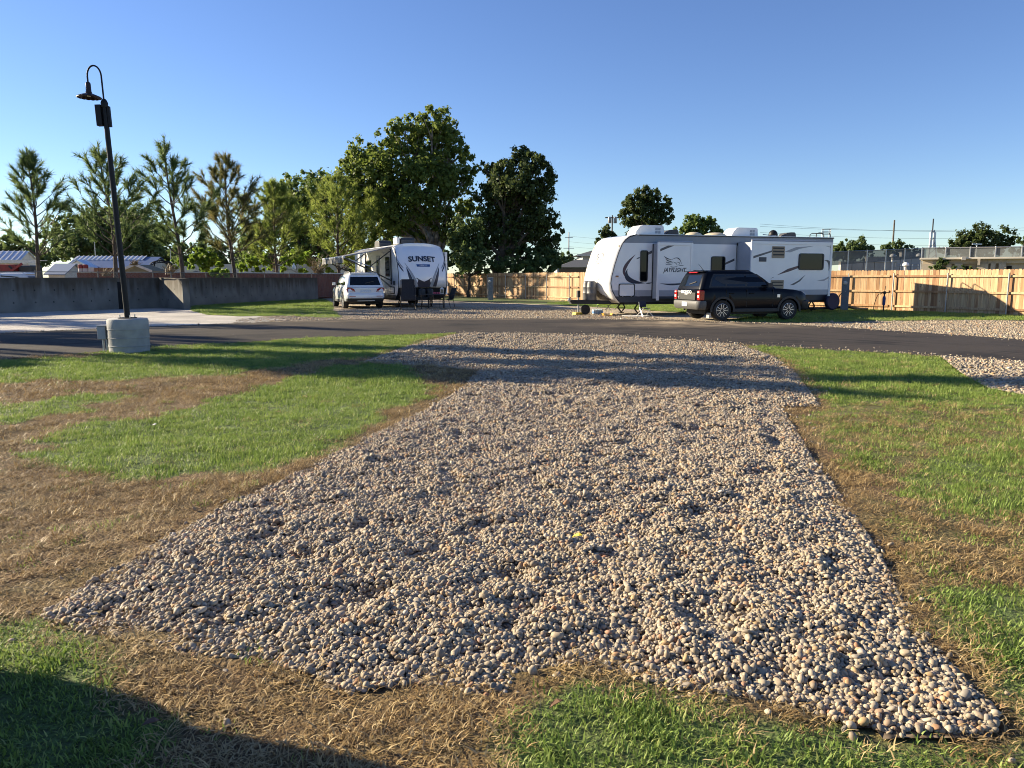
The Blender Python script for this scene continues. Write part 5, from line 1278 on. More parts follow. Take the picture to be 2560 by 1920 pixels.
# --- black car: boxy small off-roader
BS = dict(L=4.39, W=1.89, H=1.74, wr=.365, wx0=.86, wx1=3.53, sill=.36, belt=1.14, dark=True, flare=True, star=True, spokes=5, spw=.2,
    bottom=[(0, .52), (.25, .42), (.45, .36), (3.9, .36), (4.2, .42), (4.39, .50)],
    top=[(0, 1.05), (.06, 1.10), (.3, 1.14), (2.6, 1.14), (3.05, 1.12), (3.7, 1.08), (4.1, 1.02), (4.3, .93), (4.39, .74)],
    plan=[(0, .90), (.12, .965), (.5, 1.0), (3.6, 1.0), (4.1, .95), (4.3, .87), (4.39, .74)],
    gh=[(1.10, .03, 3.12, .945), (1.16, .05, 3.02, .93), (1.45, .16, 2.62, .86), (1.62, .24, 2.32, .80), (1.70, .30, 2.18, .755), (1.735, .42, 2.02, .66), (1.745, .6, 1.8, .5)],
    sidewin=[('rear_quarter_window', [(.42, 1.20), (.98, 1.20), (.98, 1.60), (.62, 1.60), (.50, 1.45)]), ('rear_door_window', [(1.04, 1.20), (1.76, 1.20), (1.76, 1.61), (1.04, 1.61)]), ('front_door_window', [(1.83, 1.20), (2.74, 1.20), (2.44, 1.46), (2.22, 1.60), (1.83, 1.61)])],
    side_outline=[(.34, 1.16), (2.88, 1.16), (2.5, 1.48), (2.27, 1.63), (.56, 1.63), (.44, 1.45)],
    doorlines=[1.0, 1.80, 2.86], handles=[1.20, 2.0], mirror=2.62, rail=(.45, 2.15),
    rearglass=[(-.66, 1.20), (.66, 1.20), (.60, 1.58), (-.60, 1.58)], windscreen=[(-.72, 1.2), (.72, 1.2), (.62, 1.6), (-.62, 1.6)])
BA = R(15.5)
bcar, bb, bg, bgw = make_car('parked_car', 'black boxy off-road style car parked in front of the long trailer', M_blackcar, BS)
rw = G(1802, 799); fr_ = Vector((math.cos(BA), math.sin(BA), 0)); sd_ = Vector((-math.sin(BA), math.cos(BA), 0))
bcar.location = Vector((7.30, 25.95, 0)) - fr_ * BS['wx0'] + sd_ * (BS['W'] / 2 - .1); bcar.rotation_euler = (0, 0, BA)
w = BS['W'] / 2
MB().loft([[(x, y, z) for (x, y, z) in rring(-.10 + dx, .32, w * (1.0 + dw), .18, z)] for z, dx, dw in ((.40, .06, -.06), (.45, .02, -.01), (.56, 0, .004), (.66, 0, .004), (.70, .03, -.01))]).build('rear_bumper', mat('grey_bumper', (.075, .075, .075), (.095, .095, .09), scale=30, rough=.55), bcar, smooth=True)
MB().box(-.045, .1, -.62, .62, .715, .98).build('tailgate_recess', M_clad, bcar, bevel=.02)
MB().box(-.115, -.10, -.17, .17, .50, .65).build('number_plate', M_plate, bcar)
for s in (-1, 1):
    tl = MB().box(-.035, .16, min(s * w * .76, s * (w * .975)), max(s * w * .76, s * (w * .975)), .72, 1.06).build('tail_light', M_red, bcar, bevel=.03)
    MB().box(-.045, .10, min(s * w * .80, s * (w * .94)), max(s * w * .80, s * (w * .94)), .80, .90).build('reverse_lens', M_clear, tl, bevel=.02)
    MB().box(-.042, .10, min(s * w * .80, s * (w * .94)), max(s * w * .80, s * (w * .94)), .97, 1.03).build('upper_lens', M_clear, tl, bevel=.015)
    MB().lathe([(.02, -.03), (.10, -.03), (.11, .0), (.10, .03), (.01, .05)], 18, c=(4.30, s * .66, .86), axis='x').build('headlight', M_clear, bcar, smooth=True)
    if s < 0: MB().prism([(0, 0), (.02, .17), (.06, .19), (.10, .04)], lambda x, z: (.34 + x, s * (w - .2), .10 + z), lambda x, z: (.34 + x, s * (w - .01), .10 + z)).build('mud_flap', mat('pale_flap', (.34, .32, .29), rough=.6), bcar)
    MB().box(3.02, 3.14, min(s * w * .99, s * (w + .008)), max(s * w * .99, s * (w + .008)), .80, .92).build('fender_badge', M_alloy, bcar, bevel=.02)
text_mesh('BRONCO', .14, mat('white_lettering', (.85, .85, .85), rough=.4), 'tailgate_lettering', bcar, lambda x, y, z: (-.05 + z, -x * 1.25, .955 + y), bold=.004)
text_mesh('SPORT', .055, MATS['white_lettering'], 'tailgate_lettering', bcar, lambda x, y, z: (-.05 + z, -x * 1.25, .905 + y), bold=.002)
text_mesh('BIG BEND', .05, MATS['white_lettering'], 'tailgate_badge', bcar, lambda x, y, z: (-.05 + z, .48 - x * 1.25, 1.0 + y))
MB().lathe([(.045, 0), (.04, -.012), (.01, -.014)], 16, c=(-.05, .52, .80), axis='x').build('round_badge', M_alloy, bcar)
MB().bar((.22, -.3, 1.68), (.22, .3, 1.68), .05, .035).build('brake_light', M_red, bcar)
MB().box(.2, .42, -.66, .66, 1.70, 1.725).build('roof_spoiler', M_blackcar, bcar, bevel=.01)
MB().tube([(.62, 0, 1.74), (.40, 0, 1.98)], [.012, .005], 6).build('aerial', M_trim, bcar)
MB().box(4.30, 4.42, -.62, .62, .72, .92).build('grille', M_clad, bcar, bevel=.03)
MB().loft([rring(4.0, 4.47, w * f, .2, z) for z, f in ((.40, .90), (.5, .96), (.66, .96), (.70, .9))]).build('front_bumper', M_clad, bcar, smooth=True)

# --- white car: rounded family SUV
WS = dict(L=4.80, W=1.94, H=1.76, wr=.375, wx0=.98, wx1=3.90, sill=.36, belt=1.10, dark=False, flare=False, star=False, spokes=10, spw=.1,
    bottom=[(0, .50), (.3, .40), (.5, .34), (4.2, .34), (4.6, .40), (4.8, .48)],
    top=[(0, .98), (.05, 1.02), (.35, 1.10), (3.0, 1.08), (3.5, 1.05), (4.2, .98), (4.6, .88), (4.8, .68)],
    plan=[(0, .86), (.10, .93), (.5, 1.0), (3.9, 1.0), (4.4, .95), (4.65, .86), (4.8, .70)],
    gh=[(1.04, .03, 3.45, .95), (1.10, .06, 3.30, .935), (1.40, .28, 2.80, .86), (1.58, .42, 2.48, .79), (1.68, .50, 2.25, .73), (1.735, .60, 2.05, .64), (1.755, .8, 1.9, .48)],
    sidewin=[('rear_quarter_window', [(.52, 1.16), (1.08, 1.14), (1.08, 1.50), (.88, 1.46)]), ('rear_door_window', [(1.14, 1.14), (1.96, 1.14), (1.96, 1.58), (1.14, 1.52)]), ('front_door_window', [(2.03, 1.14), (3.05, 1.14), (2.70, 1.40), (2.40, 1.57), (2.03, 1.58)])],
    side_outline=[(.46, 1.125), (3.16, 1.115), (2.76, 1.42), (2.42, 1.60), (1.9, 1.61), (.86, 1.50)],
    doorlines=[1.11, 2.0, 3.15], handles=[1.32, 2.2], mirror=2.85, rail=(.6, 2.25),
    rearglass=[(-.74, 1.14), (.74, 1.14), (.66, 1.54), (-.66, 1.54)], windscreen=[(-.76, 1.15), (.76, 1.15), (.62, 1.56), (-.62, 1.56)])
WA = R(90 + 22)
wcar, wb, wg, wgw = make_car('parked_car', 'white family car with red tail lights parked beside the awning', M_whitecar, WS)
f2 = Vector((math.cos(WA), math.sin(WA), 0)); s2_ = Vector((-math.sin(WA), math.cos(WA), 0))
wcar.location = Vector((-7.95, 35.6, 0)) - s2_ * (WS['W'] / 2); wcar.rotation_euler = (0, 0, WA)
w = WS['W'] / 2
MB().loft([rring(-.07 + dx, .4, w * f, .26, z) for z, dx, f in ((.50, .05, .90), (.54, .01, .955), (.66, 0, .965), (.74, .02, .955), (.78, .05, .92))]).build('rear_bumper', M_whitecar, wcar, smooth=True)
MB().loft([rring(-.05 + dx, .4, w * f, .24, z) for z, dx, f in ((.30, .10, .78), (.36, .03, .90), (.49, .0, .945))]).build('lower_bumper', M_clad, wcar, smooth=True)
MB().box(-.065, .0, -.42, .42, .38, .40).build('bumper_chrome', M_alloy, wcar)
MB().box(-.035, .05, -.26, .26, .80, .91).build('number_plate', M_plate, wcar)
text_mesh('KLN 482' if False else 'W·258', .08, mat('plate_ink', (.06, .1, .16), rough=.5), 'plate_lettering', wcar, lambda x, y, z: (-.037 + z, -x * 1.3, .83 + y)) if False else None
MB().box(-.03, .05, -.40, .40, .955, .972).build('chrome_strip', M_alloy, wcar)
for s in (-1, 1):
    P = [(.50, .82), (.88, .80), (.905, .96), (.86, 1.02), (.72, 1.02), (.56, .96)]
    tl = MB().prism(P, lambda y, z: (-.03 + .14 * max(0, (y - .78) / .14) ** 2, s * y, z), lambda y, z: (.20, s * y * 1.0, z)).build('tail_light', M_red, wcar, bevel=.01)
    MB().prism([(.54, .83), (.86, .815), (.87, .86), (.56, .875)], lambda y, z: (-.036 + .14 * max(0, (y - .78) / .14) ** 2, s * y, z), lambda y, z: (.10, s * y, z)).build('reverse_lens', M_clear, tl)
    MB().box(-.075, -.05, min(s * .50, s * .80), max(s * .50, s * .80), .60, .625).build('reflector', M_red, wcar)
    MB().lathe([(.02, -.03), (.13, -.03), (.14, .0), (.11, .04), (.01, .06)], 18, c=(4.58, s * .70, .78), axis='x').build('headlight', M_clear, wcar, smooth=True)
MB().box(.40, .66, -.66, .66, 1.685, 1.71).build('roof_spoiler', M_whitecar, wcar, bevel=.01)
MB().prism([(.9, 1.74), (1.02, 1.74), (.9, 1.80)], lambda x, z: (x, -.02, z), lambda x, z: (x, .02, z)).build('aerial_fin', M_whitecar, wcar)
MB().box(4.70, 4.83, -.5, .5, .55, .80).build('grille', M_clad, wcar, bevel=.03)
# ================================================================ trees
def leaf_mat(name, c0, c1, tr=.3, rough=.5):
    m = bpy.data.materials.new(name); m.use_nodes = True
    N = m.node_tree.nodes; L = m.node_tree.links; b = N['Principled BSDF']; b.inputs['Roughness'].default_value = rough; b.inputs['Specular IOR Level'].default_value = .18
    a = N.new('ShaderNodeAttribute'); a.attribute_name = 'shade'; mx = N.new('ShaderNodeMix'); mx.data_type = 'RGBA'
    mx.inputs['A'].default_value = (*c0, 1); mx.inputs['B'].default_value = (*c1, 1); L.new(a.outputs['Fac'], mx.inputs['Factor'])
    L.new(mx.outputs['Result'], b.inputs['Base Color'])
    t = N.new('ShaderNodeBsdfTranslucent'); hs = N.new('ShaderNodeHueSaturation'); hs.inputs['Value'].default_value = 1.5; hs.inputs['Hue'].default_value = .485; L.new(mx.outputs['Result'], hs.inputs['Color']); L.new(hs.outputs[0], t.inputs[0])
    ms = N.new('ShaderNodeMixShader'); ms.inputs[0].default_value = tr; L.new(b.outputs[0], ms.inputs[1]); L.new(t.outputs[0], ms.inputs[2]); L.new(ms.outputs[0], N['Material Output'].inputs[0])
    return m
LM = dict(syc=leaf_mat('sycamore_leaves', (.072, .112, .022), (.165, .215, .05), .42), oak=leaf_mat('oak_leaves', (.04, .062, .02), (.085, .115, .035), .35), light=leaf_mat('pale_leaves', (.07, .12, .03), (.16, .22, .06), .4),
          bright=leaf_mat('vine_leaves', (.09, .17, .02), (.22, .32, .05), .45), far=leaf_mat('far_leaves', (.06, .10, .032), (.13, .175, .06), .4), 
          needle=leaf_mat('pine_needles', (.06, .105, .035), (.14, .195, .065), .4), bneedle=leaf_mat('browning_needles', (.07, .095, .032), (.19, .17, .06), .4), lneedle=leaf_mat('pale_needles', (.10, .15, .03), (.25, .31, .075), .5), dry=leaf_mat('dry_stems', (.22, .16, .09), (.42, .33, .20), .2))
M_bark = mat('dark_bark', (.05, .04, .03), (.10, .08, .06), scale=6, rough=.9, bump=.6, bscale=18, stretch=(3, 3, .6))
M_sycbark = mat('pale_bark', (.30, .27, .22), (.10, .085, .065), scale=3, rough=.85, bump=.4, bscale=12)
M_pinebark = mat('pine_bark', (.10, .075, .058), (.045, .034, .028), scale=9, rough=.9, bump=.6, bscale=25, stretch=(2, 2, .6))
def leaf_cloud(name, C, sizes, m, parent, up=.35, outw=None, seed=1, quad=True):
    g = np.random.default_rng(seed); n = len(C)
    nrm = g.normal(0, 1, (n, 3)); nrm[:, 2] = nrm[:, 2] * .8 + up
    if outw is not None: nrm += outw * .9
    nrm /= np.linalg.norm(nrm, axis=1)[:, None] + 1e-9
    r = g.normal(0, 1, (n, 3)); a = np.cross(nrm, r); a /= np.linalg.norm(a, axis=1)[:, None] + 1e-9; b = np.cross(nrm, a)
    s = sizes[:, None] * .5; asp = g.uniform(.55, 1.0, (n, 1))
    V = np.stack([C - a * s, C - b * s * asp * .9 + nrm * s * .18, C + a * s, C + b * s * asp * .9 + nrm * s * .18], 1).reshape(-1, 3)
    F = np.arange(n * 4).reshape(n, 4)
    o = quickmesh(name, V, F, m, parent)
    at_ = o.data.attributes.new('shade', 'FLOAT', 'POINT'); sh = np.clip(g.normal(.45, .28, n), 0, 1); at_.data.foreach_set('value', np.repeat(sh, 4).astype(np.float32))
    return o
def limb(mb, p, q, r0, r1, seed, sag=.0, n=6):
    g = random.Random(seed); p = Vector(p); q = Vector(q); L_ = (q - p).length; pts = []; rs = []
    for i in range(n + 1):
        t = i / n; o = Vector((g.gauss(0, 1), g.gauss(0, 1), g.gauss(0, .6))) * L_ * .035 * math.sin(math.pi * t)
        pts.append(p.lerp(q, t) + o + Vector((0, 0, L_ * .08 * math.sin(math.pi * t)))); rs.append(r0 + (r1 - r0) * t)
    mb.tube(pts, rs, 7); return pts
def broadleaf(name, label, base, blobs, n_leaf, size, m, bark, tr, seed=1, group=None, fork=.3, cat='tree', dense=1.0, trunk=True):
    """blobs are (world centre, radius)"""
    base = Vector(base); t = thing(name, label, cat, base, group=group); g = np.random.default_rng(seed)
    B = [(Vector(c) - base, r) for c, r in blobs]; topz = max(c.z for c, r in B)
    if trunk:
        mb = MB(); wsum = sum(r ** 3 for c, r in B); cen = sum((c * r ** 3 for c, r in B), Vector((0, 0, 0))) / wsum
        f0 = Vector((cen.x * fork * .8, cen.y * fork * .5, topz * fork)); sp = limb(mb, (0, 0, -.2), f0, tr, tr * .75, seed)
        f1 = Vector((cen.x * .8, cen.y * .6, topz * (fork + .3))); limb(mb, f0, f1, tr * .7, tr * .4, seed + 5)
        for i, (c, r) in enumerate(B):
            st_ = f0 if c.z < topz * (fork + .35) or i % 2 == 0 else f1
            pts = limb(mb, st_, c - Vector((0, 0, r * .2)), tr * .42, tr * .09, seed + i)
            for k in range(4):
                d = Vector(g.normal(0, 1, 3)).normalized(); limb(mb, pts[3 + k % 3], c + d * r * .75, tr * .14, tr * .03, seed * 7 + i * 5 + k, n=4)
        mb.build('trunk', bark, t, smooth='full', fix=False)
    C = []; O = []
    tot = sum(r ** 2.2 for c, r in B)
    for c, r in B:
        n = int(n_leaf * r ** 2.2 / tot); k = max(6, int(n / 34))
        d = g.normal(0, 1, (k, 3)); d /= np.linalg.norm(d, axis=1)[:, None]; rr = r * g.uniform(.25, 1.2, k) ** .8
        sub = np.array(c)[None] + d * rr[:, None] * np.array([1, 1, .88])
        idx = g.integers(0, k, n); sg = r * g.uniform(.06, .15, k)
        pts = sub[idx] + g.normal(0, 1, (n, 3)) * sg[idx][:, None]
        C.append(pts); O.append((pts - np.array(c)) / r)
    C = np.concatenate(C); O = np.concatenate(O)
    leaf_cloud('crown', C, size * g.uniform(.6, 1.3, len(C)), m, t, outw=O, seed=seed)
    return t
def pxblobs(lst, Y, jit=.35, seed=0):
    g = random.Random(seed); out = []
    for x, y, r in lst:
        rr = r * Y / FPX; yy = Y + g.uniform(-1, 1) * rr * jit * 2; out.append((at(x, y, yy), rr))
    return out
def pine(name, label, base, top, Y, spread, m, seed, z_first=.22, dens=1.0, group='young pines behind the concrete wall', shape=.35, tuft_len=.40):
    g = random.Random(seed); base = Vector(base); top = Vector(top) - base; H = top.z; t = thing(name, label, 'tree', base, group=group)
    mb = MB(); tp = []
    for i in range(9):
        q = i / 8; tp.append(Vector((top.x * q + .12 * math.sin(q * 5 + seed), .1 * math.sin(q * 4 + seed * 2), H * q)))
    r0 = H * .017
    mb.tube(tp, [r0 * (1 - .88 * i / 8) for i in range(9)], 8)
    def trunk_at(q): f = q * 8; i = min(int(f), 7); return tp[i].lerp(tp[i + 1], f - i)
    tips = []
    q = z_first; k = 0
    while q < .97:
        nb = g.choice((3, 4, 4, 5)); a0 = g.uniform(0, 6.28)
        prof = (min(1, (q - z_first) / shape * .9 + .75)) * (1 - q) ** .8 * 1.75
        for j in range(nb):
            a = a0 + 6.28 * j / nb + g.uniform(-.35, .35); L_ = spread * prof * g.uniform(.65, 1.15)
            if g.random() < .12: continue
            rise = g.uniform(.12, .42) + q * .85; p = trunk_at(q); d = Vector((math.cos(a), math.sin(a), rise)).normalized()
            n = 5; pts = []
            for i in range(n + 1):
                u = i / n; pts.append(p + d * L_ * u + Vector((0, 0, L_ * .34 * u * u)) + Vector((g.gauss(0, .02), g.gauss(0, .02), 0)) * L_)
            mb.tube(pts, [max(.008, r0 * .34 * (1 - q * .6) * (1 - .8 * i / n)) for i in range(n + 1)], 5, cap=False)
            tips.append((pts[-1], (pts[-1] - pts[-2]).normalized()))
            for s in range(max(2, int(L_ * 3.1 * dens))):
                u = g.uniform(.42, .98); f = u * n; i = min(int(f), n - 1); b = pts[i].lerp(pts[i + 1], f - i)
                sd = (d + Vector((g.gauss(0, .55), g.gauss(0, .55), g.uniform(.0, .7)))).normalized(); sl = L_ * g.uniform(.14, .34)
                mb.tube([b, b + sd * sl * .6, b + sd * sl + Vector((0, 0, sl * .15))], [.012, .009, .006], 4, cap=False)
                tips.append((b + sd * sl, sd))
                if s % 3 == 0: tips.append((b + sd * sl * .5, sd))
        q += g.uniform(.045, .075); k += 1
    tips.append((tp[-1] + Vector((0, 0, .1)), Vector((0, 0, 1)))); 
    mb.build('trunk', M_pinebark, t, smooth='full', fix=False)
    rg = np.random.default_rng(seed); T = np.array([list(p) for p, d in tips]); D = np.array([list(d) for p, d in tips])
    nn = 46; n = len(T) * nn; P = np.repeat(T, nn, 0); Dn = np.repeat(D, nn, 0)
    off = rg.uniform(-.9, .35, n)[:, None] * tuft_len; ang = rg.normal(0, 1, (n, 3)); nd = Dn * 1.0 + ang * .52; nd /= np.linalg.norm(nd, axis=1)[:, None]
    P = P + Dn * off; L_ = tuft_len * rg.uniform(.6, 1.15, n)[:, None]; E = P + nd * L_
    sdv = np.cross(nd, rg.normal(0, 1, (n, 3))); sdv /= np.linalg.norm(sdv, axis=1)[:, None]; w = rg.uniform(.010, .021, n)[:, None]
    V = np.stack([P - sdv * w, P + sdv * w, E], 1).reshape(-1, 3)
    o = quickmesh('crown', V, np.arange(n * 3).reshape(n, 3), m, t)
    at_ = o.data.attributes.new('shade', 'FLOAT', 'POINT'); at_.data.foreach_set('value', np.repeat(np.clip(np.repeat(rg.normal(.45, .25, len(T)), nn) + rg.normal(0, .12, n), 0, 1), 3).astype(np.float32))
    return t
def pine_px(bx, tx, ty, Y, spread, m, seed, label, **k):
    b = at(bx, 694, Y); b.z = .1; return pine('pine_tree', label, b, at(tx, ty, Y), Y, spread, LM[m], seed, **k)
pine_px(105, 66, 388, 36, 1.75, 'needle', 11, 'sparse open young pine near the parked white car behind the wall', z_first=.34, dens=.55)
pine_px(292, 250, 372, 38, 2.15, 'needle', 12, 'young pine directly behind the street lamp pole', z_first=.32, dens=.85)
pine_px(453, 416, 356, 42, 1.9, 'needle', 13, 'tall narrow young pine over the stub end of the wall', z_first=.30, dens=1.2)
pine_px(586, 563, 394, 47.5, 2.4, 'bneedle', 14, 'broad young pine with browning lower needles over the shrubs', z_first=.28, dens=1.2)
pine_px(697, 680, 458, 52, 2.3, 'lneedle', 15, 'shorter yellow green young pine by the plastic bag on the wire', z_first=.28, dens=1.2)
pine_px(852, 836, 445, 58.5, 2.9, 'lneedle', 16, 'wide young pine with bare inner branches above the awning', z_first=.22, dens=1.2)
pine_px(930, 925, 478, 61, 2.1, 'lneedle', 17, 'pale feathery young pine behind the trailer with lettering', z_first=.15, dens=1.5)
def bl(name, label, base_px, Y, lst, n, size, m, bark=None, tr=.3, seed=1, **k):
    b = at(base_px, 694, Y); b.z = .0; return broadleaf(name, label, b, pxblobs(lst, Y, seed=seed), n, size, LM[m], bark or M_bark, tr, seed, **k)
bl('sycamore_tree', 'tallest tree, a spreading sycamore with pale limbs behind the lettered trailer', 1105, 64,
   [(1082, 300, 40), (1050, 325, 42), (1118, 335, 44), (1000, 345, 44), (960, 375, 40), (1150, 385, 38), (1070, 385, 60), (905, 390, 42), (880, 425, 42), (940, 435, 60), (1020, 440, 60), (1110, 440, 60), (1160, 440, 32), (870, 475, 45), (930, 500, 55), (1010, 510, 60), (1100, 510, 55), (960, 560, 50), (1170, 520, 36), (890, 530, 40), (1050, 570, 50), (1120, 580, 45)], 31000, .32, 'syc', M_sycbark, .55, 21, fork=.22)
bl('oak_tree', 'large dark oak standing right of the sycamore behind the wooden fence', 1240, 60,
   [(1300, 405, 38), (1340, 410, 36), (1250, 430, 34), (1215, 420, 22), (1365, 450, 30), (1290, 460, 55), (1230, 480, 42), (1345, 490, 42), (1280, 520, 60), (1340, 540, 36), (1220, 545, 40), (1375, 560, 30), (1310, 580, 50), (1390, 590, 24), (1250, 600, 45), (1365, 620, 34), (1310, 640, 36), (1200, 600, 30)], 25000, .27, 'oak', M_bark, .5, 22, fork=.3)
bl('understorey_tree', 'mid green leafy sapling growing in front of the large dark oak', 1170, 57.5, [(1170, 570, 38), (1150, 610, 40), (1190, 620, 40), (1165, 655, 42), (1210, 660, 30), (1130, 650, 30), (1245, 665, 26), (1280, 662, 26), (1310, 668, 22)], 9000, .25, 'far', None, .14, 23)
bl('understorey_tree', 'dense green shrubby tree under the right edge of the oak', 1370, 58, [(1365, 640, 28), (1385, 655, 26), (1350, 665, 26), (1330, 670, 22), (1375, 672, 22)], 2600, .32, 'far', None, .1, 24)
bl('shrub', 'low pale green shrub showing over the wooden fence below the oak', 1300, 57, [(1290, 672, 14), (1312, 668, 15), (1328, 676, 10)], 700, .3, 'light', None, .05, 25, cat='shrub')
bl('background_tree', 'rounded grey green tree rising behind the row of pines', 770, 78, [(745, 470, 40), (800, 465, 42), (700, 500, 40), (760, 520, 55), (830, 500, 40), (690, 560, 45), (760, 590, 60), (850, 560, 45), (650, 590, 40), (640, 640, 40), (720, 650, 45), (820, 630, 45), (900, 620, 45)], 21000, .36, 'light', None, .4, 26)
bl('background_tree', 'dark spreading tree far behind the long metal shed', 290, 96, [(140, 590, 34), (180, 565, 42), (230, 575, 46), (130, 625, 34), (200, 620, 48), (270, 550, 46), (320, 545, 46), (370, 570, 44), (300, 600, 55), (370, 620, 50), (410, 600, 34), (430, 640, 34), (260, 640, 45)], 20000, .44, 'far', None, .45, 27)
bl('background_tree', 'small dark tree beyond the ribbed metal roof', 20, 110, [(10, 600, 26), (35, 610, 22), (0, 640, 30), (45, 635, 20)], 1800, .6, 'far', None, .3, 28)
bl('background_tree', 'green tree mass far off past the sheds', 95, 230, [(70, 630, 28), (100, 635, 28), (125, 640, 22), (85, 655, 28), (45, 650, 25)], 4500, .8, 'far', None, .4, 29)
bl('background_tree', 'dark trees filling the gap behind the shrubs and rust red fence', 560, 84, [(460, 640, 35), (510, 630, 38), (560, 640, 38), (610, 640, 38), (480, 670, 30), (550, 670, 30), (640, 670, 34), (690, 680, 30), (600, 600, 30), (750, 670, 30), (850, 670, 40), (940, 660, 45), (1010, 650, 40)], 15000, .36, 'far', None, .3, 30)
bl('background_tree', 'lone round dark tree above the roof of the long trailer', 1610, 88, [(1585, 500, 26), (1620, 492, 28), (1655, 510, 26), (1565, 525, 24), (1605, 530, 34), (1645, 545, 30), (1670, 540, 16), (1580, 560, 26), (1620, 570, 28), (1640, 590, 22)], 10000, .34, 'oak', None, .35, 31)
bl('background_tree', 'small dark pointed tree between the pole and the front of the long trailer', 1515, 80, [(1517, 565, 10), (1512, 585, 17), (1530, 590, 14), (1495, 600, 13), (1520, 612, 22), (1545, 605, 14), (1500, 625, 18)], 4000, .27, 'oak', None, .2, 32)
bl('background_tree', 'pale sunlit tree behind the cream skylight domes', 1740, 96, [(1738, 555, 24), (1715, 575, 22), (1765, 568, 24), (1790, 580, 20), (1745, 595, 28), (1700, 600, 16), (1800, 600, 14), (1810, 590, 10)], 6000, .36, 'light', None, .3, 33)
bl('background_tree', 'low dark treetop beside the ladder of the long trailer', 1865, 110, [(1855, 590, 10), (1868, 594, 10), (1845, 597, 8)], 500, .5, 'far', None, .2, 34)
bl('background_tree', 'rounded green tree behind the screen fence next to the trailer', 2130, 112, [(2095, 625, 18), (2120, 615, 20), (2148, 615, 22), (2168, 628, 16), (2130, 635, 22), (2085, 640, 16), (2160, 640, 16)], 5000, .36, 'far', None, .3, 35)
bl('background_tree', 'green tree at the foot of the tall wooden pole', 2245, 115, [(2220, 622, 15), (2240, 615, 16), (2262, 622, 16), (2285, 628, 12), (2235, 635, 16), (2300, 632, 10)], 3600, .36, 'far', None, .3, 36)
bl('background_tree', 'wide dark spreading oak beyond the concrete building', 2450, 105, [(2420, 595, 26), (2450, 585, 26), (2475, 600, 26), (2505, 595, 26), (2525, 605, 16), (2395, 612, 22), (2440, 612, 30), (2375, 625, 18), (2500, 620, 22), (2410, 630, 22), (2460, 630, 22)], 9000, .36, 'oak', None, .45, 37)
bl('background_tree', 'small treetops at the end of the concrete building', 2550, 108, [(2530, 625, 10), (2560, 605, 16), (2550, 622, 14), (2580, 610, 20), (2350, 628, 10)], 1200, .5, 'far', None, .25, 38)
bl('background_tree', 'small rounded tree by the tall metal pole past the oak', 1415, 100, [(1410, 640, 16), (1425, 648, 14), (1400, 655, 14), (1440, 655, 14), (1415, 662, 16)], 1300, .42, 'far', None, .2, 39)
# vines and shrubs along the wire fence
for k, (lst, Y, n, lab) in enumerate([([(495, 640, 22), (520, 650, 22), (510, 668, 20), (545, 662, 16), (480, 655, 16), (532, 634, 16)], 54, 1900, 'leafy vine mound climbing the wire left of the browning pine'), ([(500, 690, 14), (535, 685, 16), (560, 690, 14), (545, 672, 12)], 47, 900, 'small bright bush spilling over the top of the wall'), ([(600, 665, 16), (625, 655, 20), (655, 650, 20), (640, 672, 16), (670, 665, 15)], 56, 1600, 'pale sunlit vines between two pine trunks'), ([(715, 650, 22), (740, 640, 24), (770, 645, 22), (755, 665, 20), (790, 655, 20), (700, 668, 14)], 58, 1900, 'tall sunlit weeds behind the plastic bag'), ([(800, 680, 14), (818, 672, 14), (832, 682, 12)], 57, 700, 'leafy bush beside the posts of the awning'), ([(400, 655, 12), (420, 662, 14), (445, 658, 16), (470, 664, 14)], 66, 900, 'low bright hedge along the dark green roof')]):
    bl('shrub', lab, lst[0][0], Y, lst, n, .26, 'bright', None, .04, 50 + k, cat='shrub')
def dry_brush(label, px, py, w, h, Y, n, seed, name='dry_brush'):
    g = random.Random(seed); b = at(px, 694, Y); b.z = .1; t = thing(name, label, 'brush', b); mb = MB(); c = at(px, py, Y) - b; rw_, rh = w * Y / FPX, h * Y / FPX
    for i in range(n):
        p = Vector((g.gauss(0, .15) * rw_, g.gauss(0, .2), max(.1, c.z - rh))); q = c + Vector((g.uniform(-1, 1) * rw_, g.uniform(-.5, .5), g.uniform(-.6, 1) * rh)); m_ = p.lerp(q, .5) + Vector((g.gauss(0, .25), g.gauss(0, .2), g.uniform(.0, .5))) * rh * .7
        mb.tube([p, m_, q], [.014, .010, .005], 4, cap=False)
    o = mb.build('stems', LM['dry'], t, fix=False); return t
dry_brush('tangle of grey dry branches caught on the wire near the awning', 795, 660, 34, 26, 55, 90, 1)
dry_brush('thin bare saplings behind the wire fence by a pine trunk', 690, 655, 16, 24, 55, 26, 2)
dry_brush('round orange seed head weed above the tan tent', 338, 655, 12, 8, 42, 60, 3, 'dry_weed')
dry_brush('bushy dry weed above the stub end of the wall', 425, 672, 14, 14, 41, 70, 4, 'dry_weed')
dry_brush('dry vines hanging in front of the brown crates', 265, 678, 26, 12, 43, 70, 5, 'dry_weed')
# trees outside the picture on the left whose long shadows cross the lawn and the pad
k = 0
for x, y, h, sp, sd in [(-34, 26.2, 12.5, 1.9, 61), (-38, 28.4, 12.5, 2.0, 62), (-34, 31, 12, 2.2, 64), (-40, 33.5, 13, 2.4, 65)]:
    pine('pine_tree', ['leftmost tall pine in the row past the end of the wall', 'second tall pine in the row past the end of the wall', 'third tall pine in the row past the end of the wall', 'last tall pine of the row, beside the metal roof'][k], (x, y, .1), (x + .3, y, h), 0, sp, LM['needle'], sd, z_first=.25, dens=1.0, group='tall pines past the end of the wall', tuft_len=.42); k += 1

